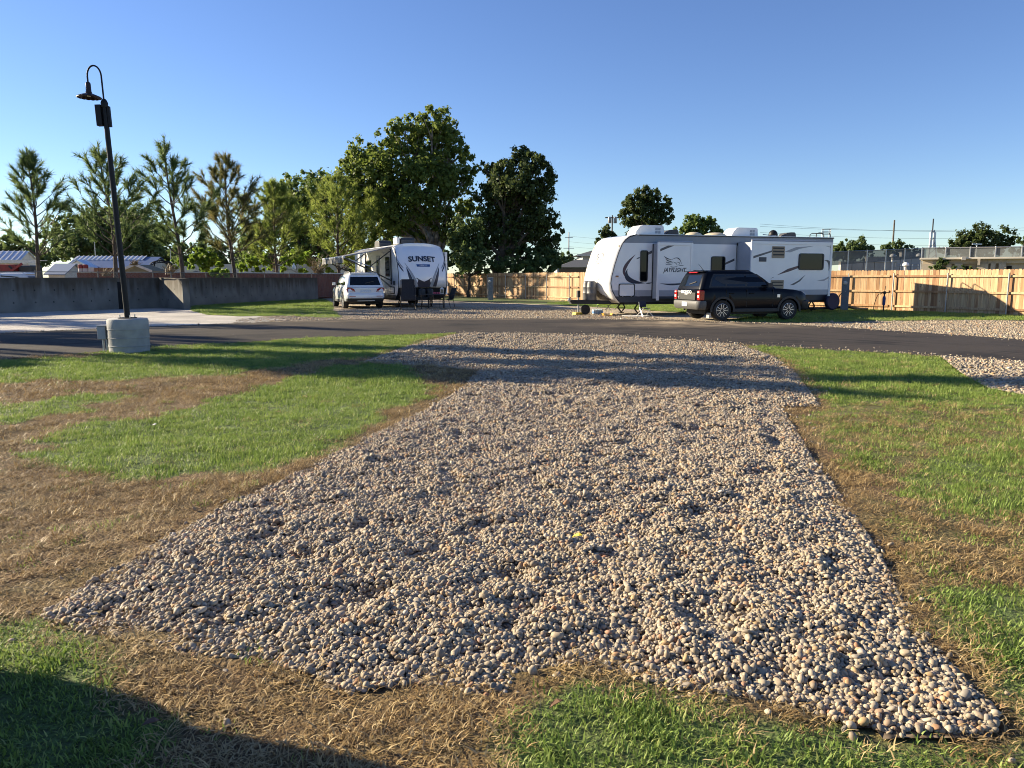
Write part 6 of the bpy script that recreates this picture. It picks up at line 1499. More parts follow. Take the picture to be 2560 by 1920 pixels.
for i, (x, y, h, r, sd, z0) in enumerate([(-31, 25.2, 14.6, .5, 71, 11), (-31.5, 23.5, 16.3, .6, 72, 11), (-31, 21.6, 14.4, .75, 73, 11), (-32, 22.5, 14.6, .4, 74, 11), (-31, 20.7, 9.6, .42, 75, 6.5), (-31, 24.4, 9.2, .5, 76, 5.5)]):
    g = random.Random(sd)
    broadleaf('poplar_tree', ['narrow poplar standing between the tall pines past the wall', 'broad poplar standing behind the tall pines past the wall', 'slim poplar next to the third tall pine past the wall', 'slender poplar sapling between two taller poplars', 'short poplar at the near end of the poplar row', 'short poplar with a low crown in the poplar row'][i], (x, y, .1), [(Vector((x + g.gauss(0, .5), y + g.gauss(0, r * .55), z)), r * g.uniform(.7, 1.15)) for z in np.arange(z0, h, max(r, .6) * 1.0)], 4200, .30, LM['far'], M_bark, .2, sd, group='poplars past the end of the wall')
# ================================================================ far buildings, poles, small things
M_roofm = mat('galvanised_roof', (.62, .65, .70), (.50, .53, .58), scale=2, rough=.35, metal=.6)
M_blueroof = mat('blue_roof', (.09, .13, .25), (.07, .11, .21), scale=2, rough=.45)
M_creamw = mat('cream_siding', (.74, .70, .60), (.66, .62, .52), scale=4, rough=.7)
M_greenroof = mat('dark_green_roof', (.05, .07, .075), (.07, .09, .09), scale=3, rough=.55)
M_tan = mat('tan_canvas', (.26, .22, .13), (.20, .17, .10), scale=4, rough=.85)
M_brick = mat('brown_crates', (.17, .085, .05), (.26, .15, .09), scale=12, rough=.85, bump=.5)
M_redp = mat('faded_red_paint', (.30, .03, .025), (.20, .025, .02), scale=5, rough=.5)
M_conc2 = mat('tan_concrete', (.55, .46, .34), (.46, .38, .28), scale=1.5, rough=.85, bump=.15, bscale=14)
M_conc3 = mat('grey_concrete', (.40, .38, .35), (.32, .30, .28), scale=1.2, rough=.85)
M_shingle = mat('dark_shingles', (.055, .062, .075), (.08, .085, .095), scale=8, rough=.85)
def org(px, Y): b = at(px, 694, Y); b.z = .1; return b
def lx(px, Y): return (px - 1280) / FPX * Y * (1 / _c) * 1.0     # lateral metres near eye level
def X(px, Y): return at(px, 694, Y).x
def Zp(py, Y): return at(1280, py, Y).z
def shed(name, label, px0, px1, py_ridge, py_eave, Y, depth, m_wall, m_roof, ribs=.0, gable_left=True, cat='building'):
    """gabled shed, ridge running left to right"""
    x0, x1 = X(px0, Y), X(px1, Y); zr, ze = Zp(py_ridge, Y + depth / 2), Zp(py_eave, Y); t = thing(name, label, cat, (x0, Y, .1)); L_ = x1 - x0
    MB().prism([(0, -.1), (depth, -.1), (depth, ze - .1), (depth / 2, zr - .1), (0, ze - .1)], lambda y, z: (0.05, y, z), lambda y, z: (L_ - .05, y, z)).build('wall', m_wall, t)
    for s, (ya, yb) in (('front', (-.3, depth / 2)), ('back', (depth + .3, depth / 2))):
        dz = (zr - ze) / (depth / 2); zz = ze - .3 * dz
        r = MB().add([(-.15, ya, zz - .08), (L_ + .15, ya, zz - .08), (L_ + .15, yb, zr - .06), (-.15, yb, zr - .06), (-.15, ya, zz - .02), (L_ + .15, ya, zz - .02), (L_ + .15, yb, zr), (-.15, yb, zr)], [(0, 1, 2, 3), (4, 5, 6, 7), (0, 1, 5, 4), (2, 3, 7, 6), (1, 2, 6, 5), (3, 0, 4, 7)]).build('roof', m_roof, t)
        if ribs and s == 'front':
            n = int(L_ / ribs)
            for i in range(n + 1):
                q = min(-.1 + i * ribs, L_ + .1); MB().bar((q, ya, zz + .01), (q, yb, zr + .03), .06, .07).build('roof_rib', M_acw, r)
    return t
sC = shed('metal_shed', 'long white shed with ribbed silver ridge and blue lower roof behind the lamp pole', 166, 372, 645, 669, 62, 4.2, M_creamw, M_blueroof)
zr = Zp(645, 64.1); ze = Zp(669, 62)
L_ = X(372, 62) - X(166, 62)
up = MB().add([(-.2, 1.35, ze + (zr - ze) * .58 + .03), (L_ * .84, 1.35, ze + (zr - ze) * .58 + .03), (L_ * .84, 2.15, zr + .02), (-.2, 2.15, zr + .02), (-.2, 1.35, ze + (zr - ze) * .58 + .07), (L_ * .84, 1.35, ze + (zr - ze) * .58 + .07), (L_ * .84, 2.15, zr + .07), (-.2, 2.15, zr + .07)], [(0, 1, 2, 3), (4, 5, 6, 7), (0, 1, 5, 4), (2, 3, 7, 6), (1, 2, 6, 5), (3, 0, 4, 7)]).build('ridge_sheet', M_roofm, sC)
for i in range(16): q = L_ * .84 * i / 15; MB().bar((q, 1.33, ze + (zr - ze) * .58 + .09), (q, 2.15, zr + .10), .05, .05).build('roof_rib', M_acw, up)
MB().prism([(0, -.1), (2.0, -.1), (2.0, Zp(668, 60) - .1), (1.0, Zp(652, 60) - .1), (0, Zp(668, 60) - .1)], lambda x, z: (.7 + x, -1.2, z), lambda x, z: (.7 + x, 0, z)).build('porch_gable', M_creamw, sC)
for s in (0, 1): MB().bar((.7 + (-.12 if s == 0 else 2.12), -.6, Zp(669, 60) - .12), (1.7, -.6, Zp(651, 60) - .06), 1.35, .06, (0, 0, 1)).build('porch_roof', M_roofm, sC)
shed('small_shed', 'small shed with pale blue roof left of the long white shed', 120, 164, 662, 683, 57, 2.6, M_creamw, mat('pale_blue_roof', (.30, .34, .40), rough=.4))
wh = shed('warehouse', 'white warehouse with ribbed silver roof at the end of the wall', -120, 53, 630, 651, 72, 2.6, M_creamw, M_roofm, ribs=.55)
MB().box(X(-120, 71) - X(-120, 72), X(106, 71) - X(-120, 72), -1.6, -1.45, Zp(658.5, 71) - .1, Zp(650, 71) - .1).build('fascia_board', M_white2, wh)
MB().box(3, X(106, 71) - X(-120, 72), -1.5, 0.0, Zp(652, 71) - .1, Zp(650.5, 71) - .1).build('canopy_roof', M_white2, wh)
for i in range(4): q = 2 + i * 2.1; MB().tube([(q, -1.4, -.1), (q, -1.4, Zp(655, 71) - .1)], .05, 6).build('canopy_post', M_white2, wh)
MB().tube([(6.0, 1.6, Zp(634, 74) - .1), (6.0, 1.6, Zp(622, 74) - .1)], .06, 8).build('vent_pipe', M_galv, wh)
ls = shed('long_shed', 'long low shed with a dark green roof beyond the wire fence', 372, 842, 663, 687, 66, 5, M_creamw, M_greenroof)
# tan tent
tn = thing('tent', 'tan canvas tent with pale poles behind the wall', 'tent', org(338, 50)); hw = X(378, 50) - X(338, 50); za, zb_ = Zp(661, 50) - .1, Zp(678, 50) - .1
MB().prism([(-hw * .98, 0), (hw * .98, 0), (hw, zb_), (0, za), (-hw, zb_)], lambda x, z: (x, .12, z), lambda x, z: (x, 2.4, z)).build('canvas', M_tan, tn)
for s in (-1, 1):
    MB().bar((0, 0.05, za), (s * hw * 1.03, .05, zb_), .16, .09, (0, 1, 0)).build('roof_pole', M_white2, tn); MB().bar((s * hw * 1.03, .05, zb_), (s * hw * 1.12, .05, 0), .07, .07).build('leg_pole', M_white2, tn)
# arched truss
ar = thing('steel_arch', 'black arched steel truss lying above the dark green roof', 'truss', org(405, 58)); a0, a1 = X(377, 58) - X(405, 58), X(433, 58) - X(405, 58); zt, zb2 = Zp(651, 58) - .1, Zp(660, 58) - .1
pts = [(a0 + (a1 - a0) * i / 10, 0, zb2 - .02 + (zt - zb2) * math.sin(math.pi * i / 10) ** .7) for i in range(11)]
MB().tube(pts, .05, 6).build('top_chord', M_black, ar); MB().tube([(x, y, z - .14) for x, y, z in pts], .035, 6).build('bottom_chord', M_black, ar)
for i in range(10): MB().tube([pts[i], (pts[i + 1][0], 0, pts[i + 1][2] - .14)], .02, 5).build('web_bar', M_black, ar)
for i in (2, 8): MB().tube([pts[i], (pts[i][0], 0, -.02)], .05, 6).build('support_post', M_black, ar)
# red machine, drums, crates
rm = thing('farm_implement', 'faded red farm machine with boom arms behind the wall', 'machine', org(22, 52)); u = 52 / FPX
MB().box(-1.4, .5, 0, 1.6, .5, Zp(661, 52) - .1).build('hopper', M_redp, rm, bevel=.05); MB().bar((-.6, -.3, 1.2), (1.2, -.3, 2.35), .1, .14).build('boom_arm', M_redp, rm); MB().bar((.2, -.2, 2.2), (1.3, -.2, 1.2), .08, .1).build('boom_arm', M_chassis, rm)
MB().box(.55, 1.5, .2, 1.5, .9, 2.25).build('engine_cover', M_dkgrey, rm, bevel=.12)
for x in (-1.0, 1.0): MB().lathe([(.2, -.12), (.5, -.12), (.55, -.06), (.55, .06), (.5, .12), (.2, .12)], 20, c=(x, -.1, .55), axis='y').build('wheel', M_tyre, rm, smooth=True)
for i, px in enumerate((204, 216, 230)):
    d = thing('drum', ['pale drum next to the white shed porch', 'pale drum between two others under the red lid', 'pale drum touching the brown crates'][i], 'drum', org(px, 50), group='pale drums behind the wall')
    MB().lathe([(.15, 0), (.16, .02), (.16, .5), (.168, .52), (.16, .54), (.16, 1.0), (.168, 1.02), (.16, 1.04), (.16, Zp(670, 50) - .12), (.14, Zp(670, 50) - .1)], 18).build('barrel', mat('pale_pink_plastic', (.62, .52, .48), (.52, .44, .42), scale=5, rough=.5), d, smooth=True)
    MB().lathe([(.17, Zp(671, 50) - .1), (.17, Zp(663 + (i == 2) * 6, 50) - .1), (.10, Zp(661 + (i == 2) * 6, 50) - .1)], 18).build('lid', M_redp if i < 2 else M_white2, d, smooth=True)
for i, px in enumerate((245, 260, 275, 290)):
    d = thing('crate_stack', ['stack of brown crates touching the pale drums', 'second stack of brown crates from the drums', 'third stack of brown crates from the drums', 'stack of brown crates beside the pine trunk'][i], 'crates', org(px, 51), group='stacks of brown crates')
    for k in range(5):
        h0 = k * .42; MB().box(-.19, .19, -.2, .2, h0, h0 + .38).build('crate', M_brick, d, bevel=.01)
# parked white vehicle behind the wall
vc = copy_tree(wcar); vc.location = (X(100, 48), 48, .05); vc.rotation_euler = (0, 0, R(184)); vc['label'] = 'white car whose roof shows over the wall by the sparse pine'
# off-frame vehicle that shades the near left corner of the lawn
oc = copy_tree(bcar); oc.location = (-3.7, 2.88, 0); oc.rotation_euler = (0, 0, R(-89)); oc['label'] = 'unseen black boxy car added off frame to shade the near lawn corner'
def pole(name, label, px, py_top, Y, r, m, cross=(), cat='pole', base=0):
    b = org(px, Y); b.z = 0; t = thing(name, label, cat, b); zt = Zp(py_top, Y); MB().tube([(0, 0, 0), (0, 0, zt)], [r, r * .6], 8).build('pole', m, t, smooth=True)
    for dz, w_ in cross: MB().bar((-w_, 0, zt - dz), (w_, 0, zt - dz), .12, .14).build('crossarm', m, t)
    return t
M_polewood = mat('pole_wood', (.11, .085, .065), (.16, .13, .10), scale=3, rough=.9)
pole('light_pole', 'thin grey light pole behind the ridge of the white shed', 243, 605, 70, .06, M_galv)
pole('light_pole', 'thin grey light pole above the arched truss', 430, 620, 74, .05, M_galv)
pole('utility_pole', 'slim tall steel transmission pole right of the oak', 1421, 580, 170, .22, M_galv, ((3.6, 1.2), (1.2, .9), (6.2, 1.2)))
up_ = pole('utility_pole', 'short wooden utility pole with transformers left of the lone round tree', 1528, 538, 95, .13, M_polewood, ((.3, .9),))
for s in (-.35, .35): MB().lathe([(.2, -1.0), (.22, -.95), (.22, -.3), (.1, -.2)], 12, c=(s, -.2, Zp(538, 95))).build('transformer', M_galv, up_, smooth=True)
pole('utility_pole', 'tall leaning wooden utility pole beyond the screen fence', 2226, 550, 125, .2, M_polewood)
pole('utility_pole', 'short pole with a crossarm in front of the wide oak', 2435, 608, 80, .08, M_galv, ((.1, .5),))
tw = thing('radio_tower', 'narrow grey lattice tower with white antennas', 'tower', (X(2322, 150), 150, 0)); zt = Zp(575, 150)
for sx, sy in ((-1, -1), (1, -1), (0, 1)): MB().tube([(sx * 1.3, sy * 1.1, 0), (sx * .25, sy * .2, zt)], .12, 6).build('leg', M_galv, tw)
for i in range(9):
    z = zt * i / 9; k0 = 1.3 - 1.05 * i / 9; k1 = 1.3 - 1.05 * (i + 1) / 9; MB().tube([(-k0, -k0 * .8, z), (k1, -k1 * .8, z + zt / 9)], .06, 5).build('brace', M_galv, tw)
for sx in (-.35, .35): MB().box(sx - .2, sx + .2, -.4, -.1, zt - 3.4, zt - .4).build('antenna_panel', M_acw, tw)
MB().tube([(0, 0, zt - .5), (0, 0, zt + 2.2)], .12, 6).build('mast', M_dkgrey, tw)
ss = thing('substation_frame', 'distant steel substation frame behind the ladder rails', 'frame', (X(2059, 130), 130, 0)); z = Zp(572, 130)
for sx in (-.62, .62):
    for q in (-.12, .12): MB().tube([(sx + q, 0, 0), (sx + q, 0, z)], .05, 5).build('column', M_galv, ss)
for q in (.1, .5, 1.0): MB().tube([(-.75, 0, z - q), (.75, 0, z - q)], .05, 5).build('beam', M_galv, ss)
def wire(label, p0, p1, sag, k):
    P = [p0.lerp(p1, i / 16) - Vector((0, 0, sag * 4 * (i / 16) * (1 - i / 16))) for i in range(17)]; o = P[0].copy()
    tag(MB().tube([q - o for q in P], .016, 4).build('power_line', M_dkgrey, loc=o), label, 'power line', 'power lines')
for i, (ya, yb) in enumerate(((562, 556), (577, 581), (595, 597), (556, 566))):
    wire(['power line just under the top of the leaning pole', 'middle power line behind the wide oak', 'lowest power line crossing behind the lattice tower', 'topmost power line over the concrete building'][i], at(1900, ya + 4, 125), at(2700, yb + 6, 125), .8, i)
for i, y in enumerate((590, 604, 616, 632)):
    wire(['topmost power line from the steel transmission pole', 'second power line from the steel transmission pole', 'third power line from the steel transmission pole', 'lowest power line from the steel transmission pole'][i], at(1421, y, 170), at(1700, y + 6, 150), .5, i)
# houses behind the fence
hs = thing('house', 'low house with a dark hipped roof showing over the fence', 'house', (X(1425, 74), 74, 0)); w_ = X(1425, 74) - X(1391, 74); ze, zr = Zp(668, 74), Zp(660.5, 76)
MB().box(-w_ * .95, 4.2, 0, 7, 0, ze).build('wall', mat('pale_siding', (.40, .42, .44), rough=.7), hs)
MB().add([(-w_, -.4, ze), (4.5, -.4, ze), (4.5, 7.4, ze), (-w_, 7.4, ze), (-w_ + 2.2, 3.5, zr + .5), (2.3, 3.5, zr + .5)], [(0, 1, 5, 4), (1, 2, 5), (2, 3, 4, 5), (3, 0, 4), (0, 3, 2, 1)]).build('roof', M_shingle, hs)
MB().box(-w_ * .8, 3.5, -.05, -.0, ze - .75, ze - .1).build('window', M_glass, hs)
h2 = thing('house', 'two storey house eave peeking out left of the long trailer front', 'house', (X(1445, 86), 86, 0)); z1 = Zp(640, 86)
MB().box(.5, 8, 0, 8, 0, z1).build('wall', MATS['pale_siding'], h2); MB().add([(-.2, -.6, z1 + .1), (8.4, -.6, z1 + .1), (8.4, 8.6, z1 + .1), (-.2, 8.6, z1 + .1), (2.5, 4, Zp(623, 90)), (6, 4, Zp(623, 90))], [(0, 1, 5, 4), (1, 2, 5), (2, 3, 4, 5), (3, 0, 4), (0, 3, 2, 1)]).build('roof', M_shingle, h2)
MB().bar((-.2, -.65, z1 + .08), (8.4, -.65, z1 + .08), .06, .2).build('gutter', M_white2, h2)

# concrete building and screens on the right
CY = 47.0; cb = thing('concrete_building', 'tan concrete plant building with columns and openings over the fence', 'building', (X(2303, CY), CY, 0), R(-30)); x1 = 9.5
zc1, zc0, zb1 = Zp(645, CY), Zp(649.5, CY), Zp(660, CY)
# the face runs toward the camera on the right, as the fence does
def cbx(px):
    r = X(px, 1.0); return (CY * r - X(2303, CY)) / (math.cos(R(30)) + math.sin(R(30)) * r)
MB().box(0, x1, .35, 4, 0, zc0).build('wall', M_conc2, cb); MB().box(-.15, x1, -.25, 4.2, zc0, zc1).build('coping', mat('pale_coping', (.66, .58, .46), rough=.8), cb, bevel=.02)
MB().box(0, x1, .12, .35, zb1, zc0).build('upper_band', M_conc2, cb)
for a, b in ((2303, 2342), (2364, 2376), (2384, 2404), (2440, 2468), (2474, 2486), (2494, 2512)):
    MB().box(cbx(a), cbx(b), .0, .35, 0, zb1 - .003).build('column', M_conc2, cb)
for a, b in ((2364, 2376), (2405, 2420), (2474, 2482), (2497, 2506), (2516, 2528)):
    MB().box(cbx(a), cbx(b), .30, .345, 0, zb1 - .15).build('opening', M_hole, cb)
MB().box(cbx(2400), cbx(2410), -.7, .12, zb1 - .05 + .25, zb1 + .42).build('bracket_box', M_conc3, cb); MB().box(cbx(2440), cbx(2446), -.6, .12, zb1 - .1, zc0).build('buttress', M_conc2, cb)
for i in range(9): q = .6 + i * .95; MB().box(q, q + .012, .105, .12, zb1, zc0).build('panel_joint', M_conc3, cb)
M_screen = mat('grey_windscreen_mesh', (.10, .11, .11), (.13, .14, .14), scale=2, rough=.8, alpha=.82)
def screen(label, pts, tops, bots, nposts):
    o0 = at(pts[0][0], 694, pts[0][1]); o0.z = 0; t = thing('screen_fence', label, 'fence', o0); a = Vector((X(*pts[0]), pts[0][1], 0)) - o0; b = Vector((X(*pts[1]), pts[1][1], 0)) - o0
    za = (Zp(tops[0], pts[0][1]), Zp(bots[0], pts[0][1])); zb = (Zp(tops[1], pts[1][1]), Zp(bots[1], pts[1][1]))
    MB().add([a + Vector((0, .03, za[1])), b + Vector((0, .03, zb[1])), b + Vector((0, .03, zb[0])), a + Vector((0, .03, za[0]))], [(0, 1, 2, 3)]).build('mesh_screen', M_screen, t)
    for i in range(nposts):
        f = i / (nposts - 1); q = a.lerp(b, f); zt = za[0] + (zb[0] - za[0]) * f; z0 = za[1] + (zb[1] - za[1]) * f; MB().tube([q + Vector((0, -.02, z0 - .8)), q + Vector((0, -.02, zt + .05))], .045, 6).build('post', M_galv, t)
    MB().tube([a + Vector((0, -.02, za[0])), b + Vector((0, -.02, zb[0]))], .03, 6).build('top_rail', M_galv, t)
screen('grey mesh screen fence on posts next to the trailer ladder', ((2070, 55), (2304, 55)), (630, 621), (664, 645), 6)
screen('dark mesh screen fence standing on the concrete building', ((2300, 49.5), (2760, 43.5)), (620, 614), (646, 642), 8)
for i, (a, b, y0, y1, Y, lab) in enumerate(((2166, 2302, 643, 668, 60, 'grey concrete basin wall behind the screen fence'), (2100, 2240, 655, 672, 58, 'lower pale concrete ledge behind the screen fence'), (2250, 2300, 631, 645, 64, 'small tan concrete hut beyond the basin wall'))):
    t = thing('basin_wall', lab, 'wall', (X(a, Y), Y, 0)); W__ = X(b, Y) - X(a, Y)
    MB().box(0, W__, 0, .4, 0, Zp(y0, Y)).build('wall', M_conc3, t); MB().box(-.05, W__ + .05, -.06, .46, Zp(y0, Y), Zp(y0 - 1.5, Y)).build('cap', M_concl, t)
    for k in range(1, 5): MB().box(W__ * k / 5 - .01, W__ * k / 5 + .01, -.008, -.0, 0, Zp(y0, Y)).build('joint', M_hole, t)
t = thing('guard_rail', 'grey pipe guard rail in front of the basin wall', 'rail', (X(2250, 54), 54, 0))
for k in range(5): MB().tube([(k * .42, 0, 0), (k * .42, 0, Zp(660, 54))], .025, 6).build('upright', M_galv, t)
for y in (660, 665): MB().tube([(-.4, 0, Zp(y, 54)), (2.0, 0, Zp(y, 54))], .025, 6).build('rail', M_galv, t)
for i, (px, py, Y) in enumerate(((2228, 638, 58), (2293, 637, 62), (2262, 660, 52))):
    t = thing('vent_cowl', ['white mushroom vent over the basin wall', 'white mushroom vent next to the tan hut', 'large white mushroom vent close behind the pickets'][i], 'vent', (X(px, Y), Y, 0), group='white mushroom vents'); z = Zp(py, Y)
    MB().tube([(0, 0, 0), (0, 0, z - .1)], .08, 10).build('stem', M_white2, t); MB().lathe([(.20, z - .14), (.23, z - .1), (.2, z + .02), (.11, z + .1), (.01, z + .12)], 16).build('cowl', M_acw, t, smooth=True)
bl('shrub', 'leafy green vine climbing the concrete building', 2352, 46.3, [(2350, 650, 9), (2358, 658, 10), (2346, 664, 9), (2366, 648, 7), (2352, 672, 9)], 700, .16, 'far', None, .03, 81, cat='shrub')
bl('shrub', 'low weeds showing along the top of the fence by the building', 2400, 45.5, [(2385, 672, 6), (2405, 671, 7), (2425, 673, 6), (2445, 672, 5), (2325, 671, 5), (2480, 674, 5)], 500, .14, 'far', None, .02, 82, cat='shrub')

# ---------------------------------------------------------------- camp things
def gpt(px, py): q = G(px, py); return (q.x, q.y, 0.0)
M_sling = mat('black_sling_fabric', (.012, .012, .015), (.02, .02, .024), scale=30, rough=.8)
M_frame = mat('bronze_frame', (.035, .03, .028), rough=.45, metal=.4)
rc = thing('reclining_chair', 'tall black padded reclining chair in front of the trailer with lettering', 'chair', gpt(1022, 776), R(12))
def pad_loft(pts, w, th, name, m, par):
    A = [(-w, p[0], p[1]) for p in pts]; B = [(w, p[0], p[1]) for p in pts]; return MB().strip(A, B, (0, .0, th)).build(name, m, par, smooth=True, bevel=.015)
pad_loft([(-.02, .48), (.1, .75), (.2, 1.05), (.28, 1.36)], .30, .07, 'backrest', M_sling, rc); pad_loft([(.05, .44), (.3, .42), (.62, .48)], .30, .06, 'seat', M_sling, rc)
for s in (-1, 1):
    MB().tube([(s * .33, -.05, .02), (s * .33, .55, .62), (s * .33, .70, .5)], .017, 6).build('leg', M_frame, rc); MB().tube([(s * .33, .7, .02), (s * .33, .02, .62)], .017, 6).build('leg', M_frame, rc)
    MB().tube([(s * .33, -.06, .46), (s * .33, .30, 1.38)], .015, 6).build('back_rail', M_frame, rc); MB().bar((s * .35, 0, .66), (s * .35, .5, .66), .05, .03).build('armrest', M_sling, rc)
MB().tube([(-.33, .0, .03), (.33, .0, .03)], .014, 6).build('foot_bar', M_frame, rc)
tb = thing('camp_table', 'dark metal patio table holding a lantern before the lettered trailer', 'table', gpt(1082, 772), R(8))
MB().box(-.62, .62, -.38, .38, .68, .71).build('table_top', M_frame, tb, bevel=.012)
for sx in (-1, 1):
    for sy in (-1, 1): MB().tube([(sx * .54, sy * .32, 0), (sx * .5, sy * .3, .35), (sx * .55, sy * .33, .68)], .018, 6).build('leg', M_frame, tb)
MB().tube([(-.5, 0, .2), (.5, 0, .2)], .012, 6).build('stretcher', M_frame, tb)
def patio_chair(label, loc, rz):
    t = thing('patio_chair', label, 'chair', loc, rz, 'dark patio chairs round the camp table'); pad_loft([(.22, .44), (.3, .7), (.40, .98)], .25, .03, 'backrest', M_sling, t); pad_loft([(-.25, .42), (.0, .40), (.24, .43)], .25, .03, 'seat', M_sling, t)
    for s in (-1, 1):
        MB().tube([(s * .27, -.28, .02), (s * .27, -.24, .64), (s * .27, .2, .66), (s * .27, .30, .7)], .015, 6).build('leg', M_frame, t); MB().tube([(s * .27, .3, .02), (s * .27, .2, .44), (s * .27, .4, 1.0)], .015, 6).build('leg', M_frame, t)
    MB().tube([(-.27, -.28, .03), (.27, -.28, .03)], .012, 6).build('foot_bar', M_frame, t)
    return t
q = gpt(1118, 771); patio_chair('dark sling patio chair at the end of the table by the slide-out', q, R(-60))
q = gpt(1062, 768); patio_chair('dark sling patio chair hidden behind the table', (q[0], q[1] + .5, 0), R(0))
q = gpt(1106, 771); lt = thing('lantern', 'pale metal house shaped lantern on the patio table', 'lantern', (q[0] - .02, q[1] + .1, .712))
MB().box(-.08, .08, -.08, .08, 0, .03).build('base', M_white2, lt); MB().box(-.06, .06, -.06, .06, .03, .22).build('glass', mat('lantern_glass', (.16, .15, .12), rough=.2), lt); MB().loft([[(-.11, -.11, .22), (.11, -.11, .22), (.11, .11, .22), (-.11, .11, .22)], [(-.02, -.02, .32), (.02, -.02, .32), (.02, .02, .32), (-.02, .02, .32)]]).build('roof', M_white2, lt)
for sx in (-1, 1):
    for sy in (-1, 1): MB().box(sx * .07 - .01, sx * .07 + .01, sy * .07 - .01, sy * .07 + .01, .03, .22).build('corner_post', M_white2, lt)
M_pink = mat('pink_plastic', (.55, .10, .18), rough=.4)
for i, dx in enumerate((0, .09, .18, .27)):
    q = gpt(1086, 771); c = MB().lathe([(.03, 0), (.038, .09), (.034, .09), (.028, .01)], 12).build('cup', M_pink, loc=(q[0] + dx, q[1] - .15, .712)); tag(c, ['pink cup at the open end of the row on the table', 'pink cup second from the open end of the row', 'pink cup third from the open end of the row', 'pink cup nearest the lantern on the table'][i], 'cup', 'pink cups on the table')
# round the long trailer
q = JF.o + JF.u * -.85 + JF.v * (JW / 2)
yb = thing('jack_block', 'yellow plastic levelling block under the trailer tongue jack', 'block', (q.x, q.y, 0), JA)
MB().prism([(-.2, 0), (.2, 0), (.17, .10), (-.17, .10)], lambda x, z: (x, -.18, z), lambda x, z: (x, .18, z)).build('block', mat('yellow_plastic', (.60, .42, .03), rough=.5), yb, bevel=.012)
for k in range(3): MB().box(-.12 + k * .09, -.06 + k * .09, -.186, -.1801, .02, .07).build('rib', mat('yellow_dark', (.42, .28, .02), rough=.6), yb)
wp = thing('water_pack', 'shrink wrapped pack of water bottles with blue labels', 'water bottles', gpt(1494, 785), R(15))
M_water = mat('clear_bottle', (.62, .70, .76), rough=.12, spec=.6); M_blab = mat('blue_label', (.04, .25, .62), (.5, .6, .7), scale=14, rough=.4)
for i in range(6):
    for j in range(3):
        b = MB().lathe([(.03, 0), (.034, .02), (.034, .13), (.03, .16), (.012, .2), (.012, .22)], 10, c=(-.19 + i * .072, -.075 + j * .072, 0)).build('bottle', M_water, wp, smooth=True)
        MB().lathe([(.0352, .04), (.0352, .12)], 10, c=(-.19 + i * .072, -.075 + j * .072, 0), cap=False).build('label_band', M_blab, b, smooth=True)
kc = thing('folding_stool', 'small silver legged folding chair with navy seat by the trailer', 'chair', gpt(1612, 791), R(25))
pad_loft([(-.14, .30), (.12, .30)], .16, .02, 'seat', M_navy, kc); pad_loft([(.14, .36), (.19, .56)], .16, .02, 'backrest', M_navy, kc)
for s in (-1, 1):
    MB().tube([(s * .24, -.22, 0), (s * .15, .14, .32), (s * .15, .2, .56)], .013, 6).build('leg', M_alloy, kc); MB().tube([(s * .24, .24, 0), (s * .15, -.12, .31)], .013, 6).build('leg', M_alloy, kc)
rm_ = MB().lathe([(.55, 0), (.55, .012), (.53, .02), (.01, .02)], 32, c=(0, 0, 0)).build('round_mat', mat('pale_mat', (.55, .53, .48), (.44, .42, .38), scale=6, rough=.9), loc=gpt(1590, 790)); tag(rm_, 'pale round mat lying on the gravel under the small folding chair', 'mat')
for i, (px, py, col, lab) in enumerate(((1524, 783, (.30, .52, .05), 'lime green camp chair under the front of the long trailer'), (1551, 782, (.42, .60, .10), 'yellow green camp chair under the middle of the long trailer'))):
    t = thing('camp_chair', lab, 'chair', (G(px, py).x, G(px, py).y + 2.4, 0), R(10 + 15 * i)); m_ = mat('lime_fabric_%d' % i if False else ('lime_fabric' if i == 0 else 'yellow_green_fabric'), col, rough=.8)
    pad_loft([(-.2, .30), (.0, .26), (.2, .32)], .24, .02, 'seat', m_, t); pad_loft([(.2, .32), (.32, .7)], .24, .02, 'backrest', m_, t)
    for s in (-1, 1): MB().tube([(s * .26, -.26, 0), (s * .24, .26, .34)], .012, 6).build('leg', M_chassis, t); MB().tube([(s * .26, .26, 0), (s * .24, -.24, .34)], .012, 6).build('leg', M_chassis, t)
ob = thing('toy_box', 'low orange plastic tray on the gravel by the water bottles', 'tray', gpt(1518, 789), R(10)); MB().prism([(-.2, .1), (-.16, 0), (.16, 0), (.2, .1), (.18, .1), (.145, .02), (-.145, .02), (-.18, .1)], lambda x, z: (x, -.14, z), lambda x, z: (x, .14, z)).build('tray', mat('orange_plastic', (.55, .28, .04), rough=.5), ob)
# black sewer hose, power cord, spigot
def lying_tube(name, label, cat, P, r, m):
    o = Vector(P[0]); s = smooth_pts(P); return tag(MB().tube([q - o for q in s], r, 8).build(name, m, loc=o, smooth=True), label, cat)
def smooth_pts(P, n=5):
    P = [Vector(p) for p in P]; Q = [2 * P[0] - P[1]] + P + [2 * P[-1] - P[-2]]; out = []
    for i in range(1, len(Q) - 2):
        for k in range(n):
            t = k / n; a, b, c, d = Q[i - 1:i + 3]; out.append(.5 * ((2 * b) + (c - a) * t + (2 * a - 5 * b + 4 * c - d) * t * t + (3 * b - a - 3 * c + d) * t ** 3))
    out.append(P[-1]); return out
pd = G(2110, 776)
lying_tube('sewer_hose', 'thick black hose lying on the grass behind the pedestal', 'hose', [(pd.x - 3.6, pd.y + .9, .07), (pd.x - 2, pd.y + .5, .07), (pd.x - .7, pd.y + .45, .08), (pd.x + .3, pd.y + .4, .14), (pd.x + .75, pd.y + .2, .07), (pd.x + 1.1, pd.y, .05)], .065, M_chassis)
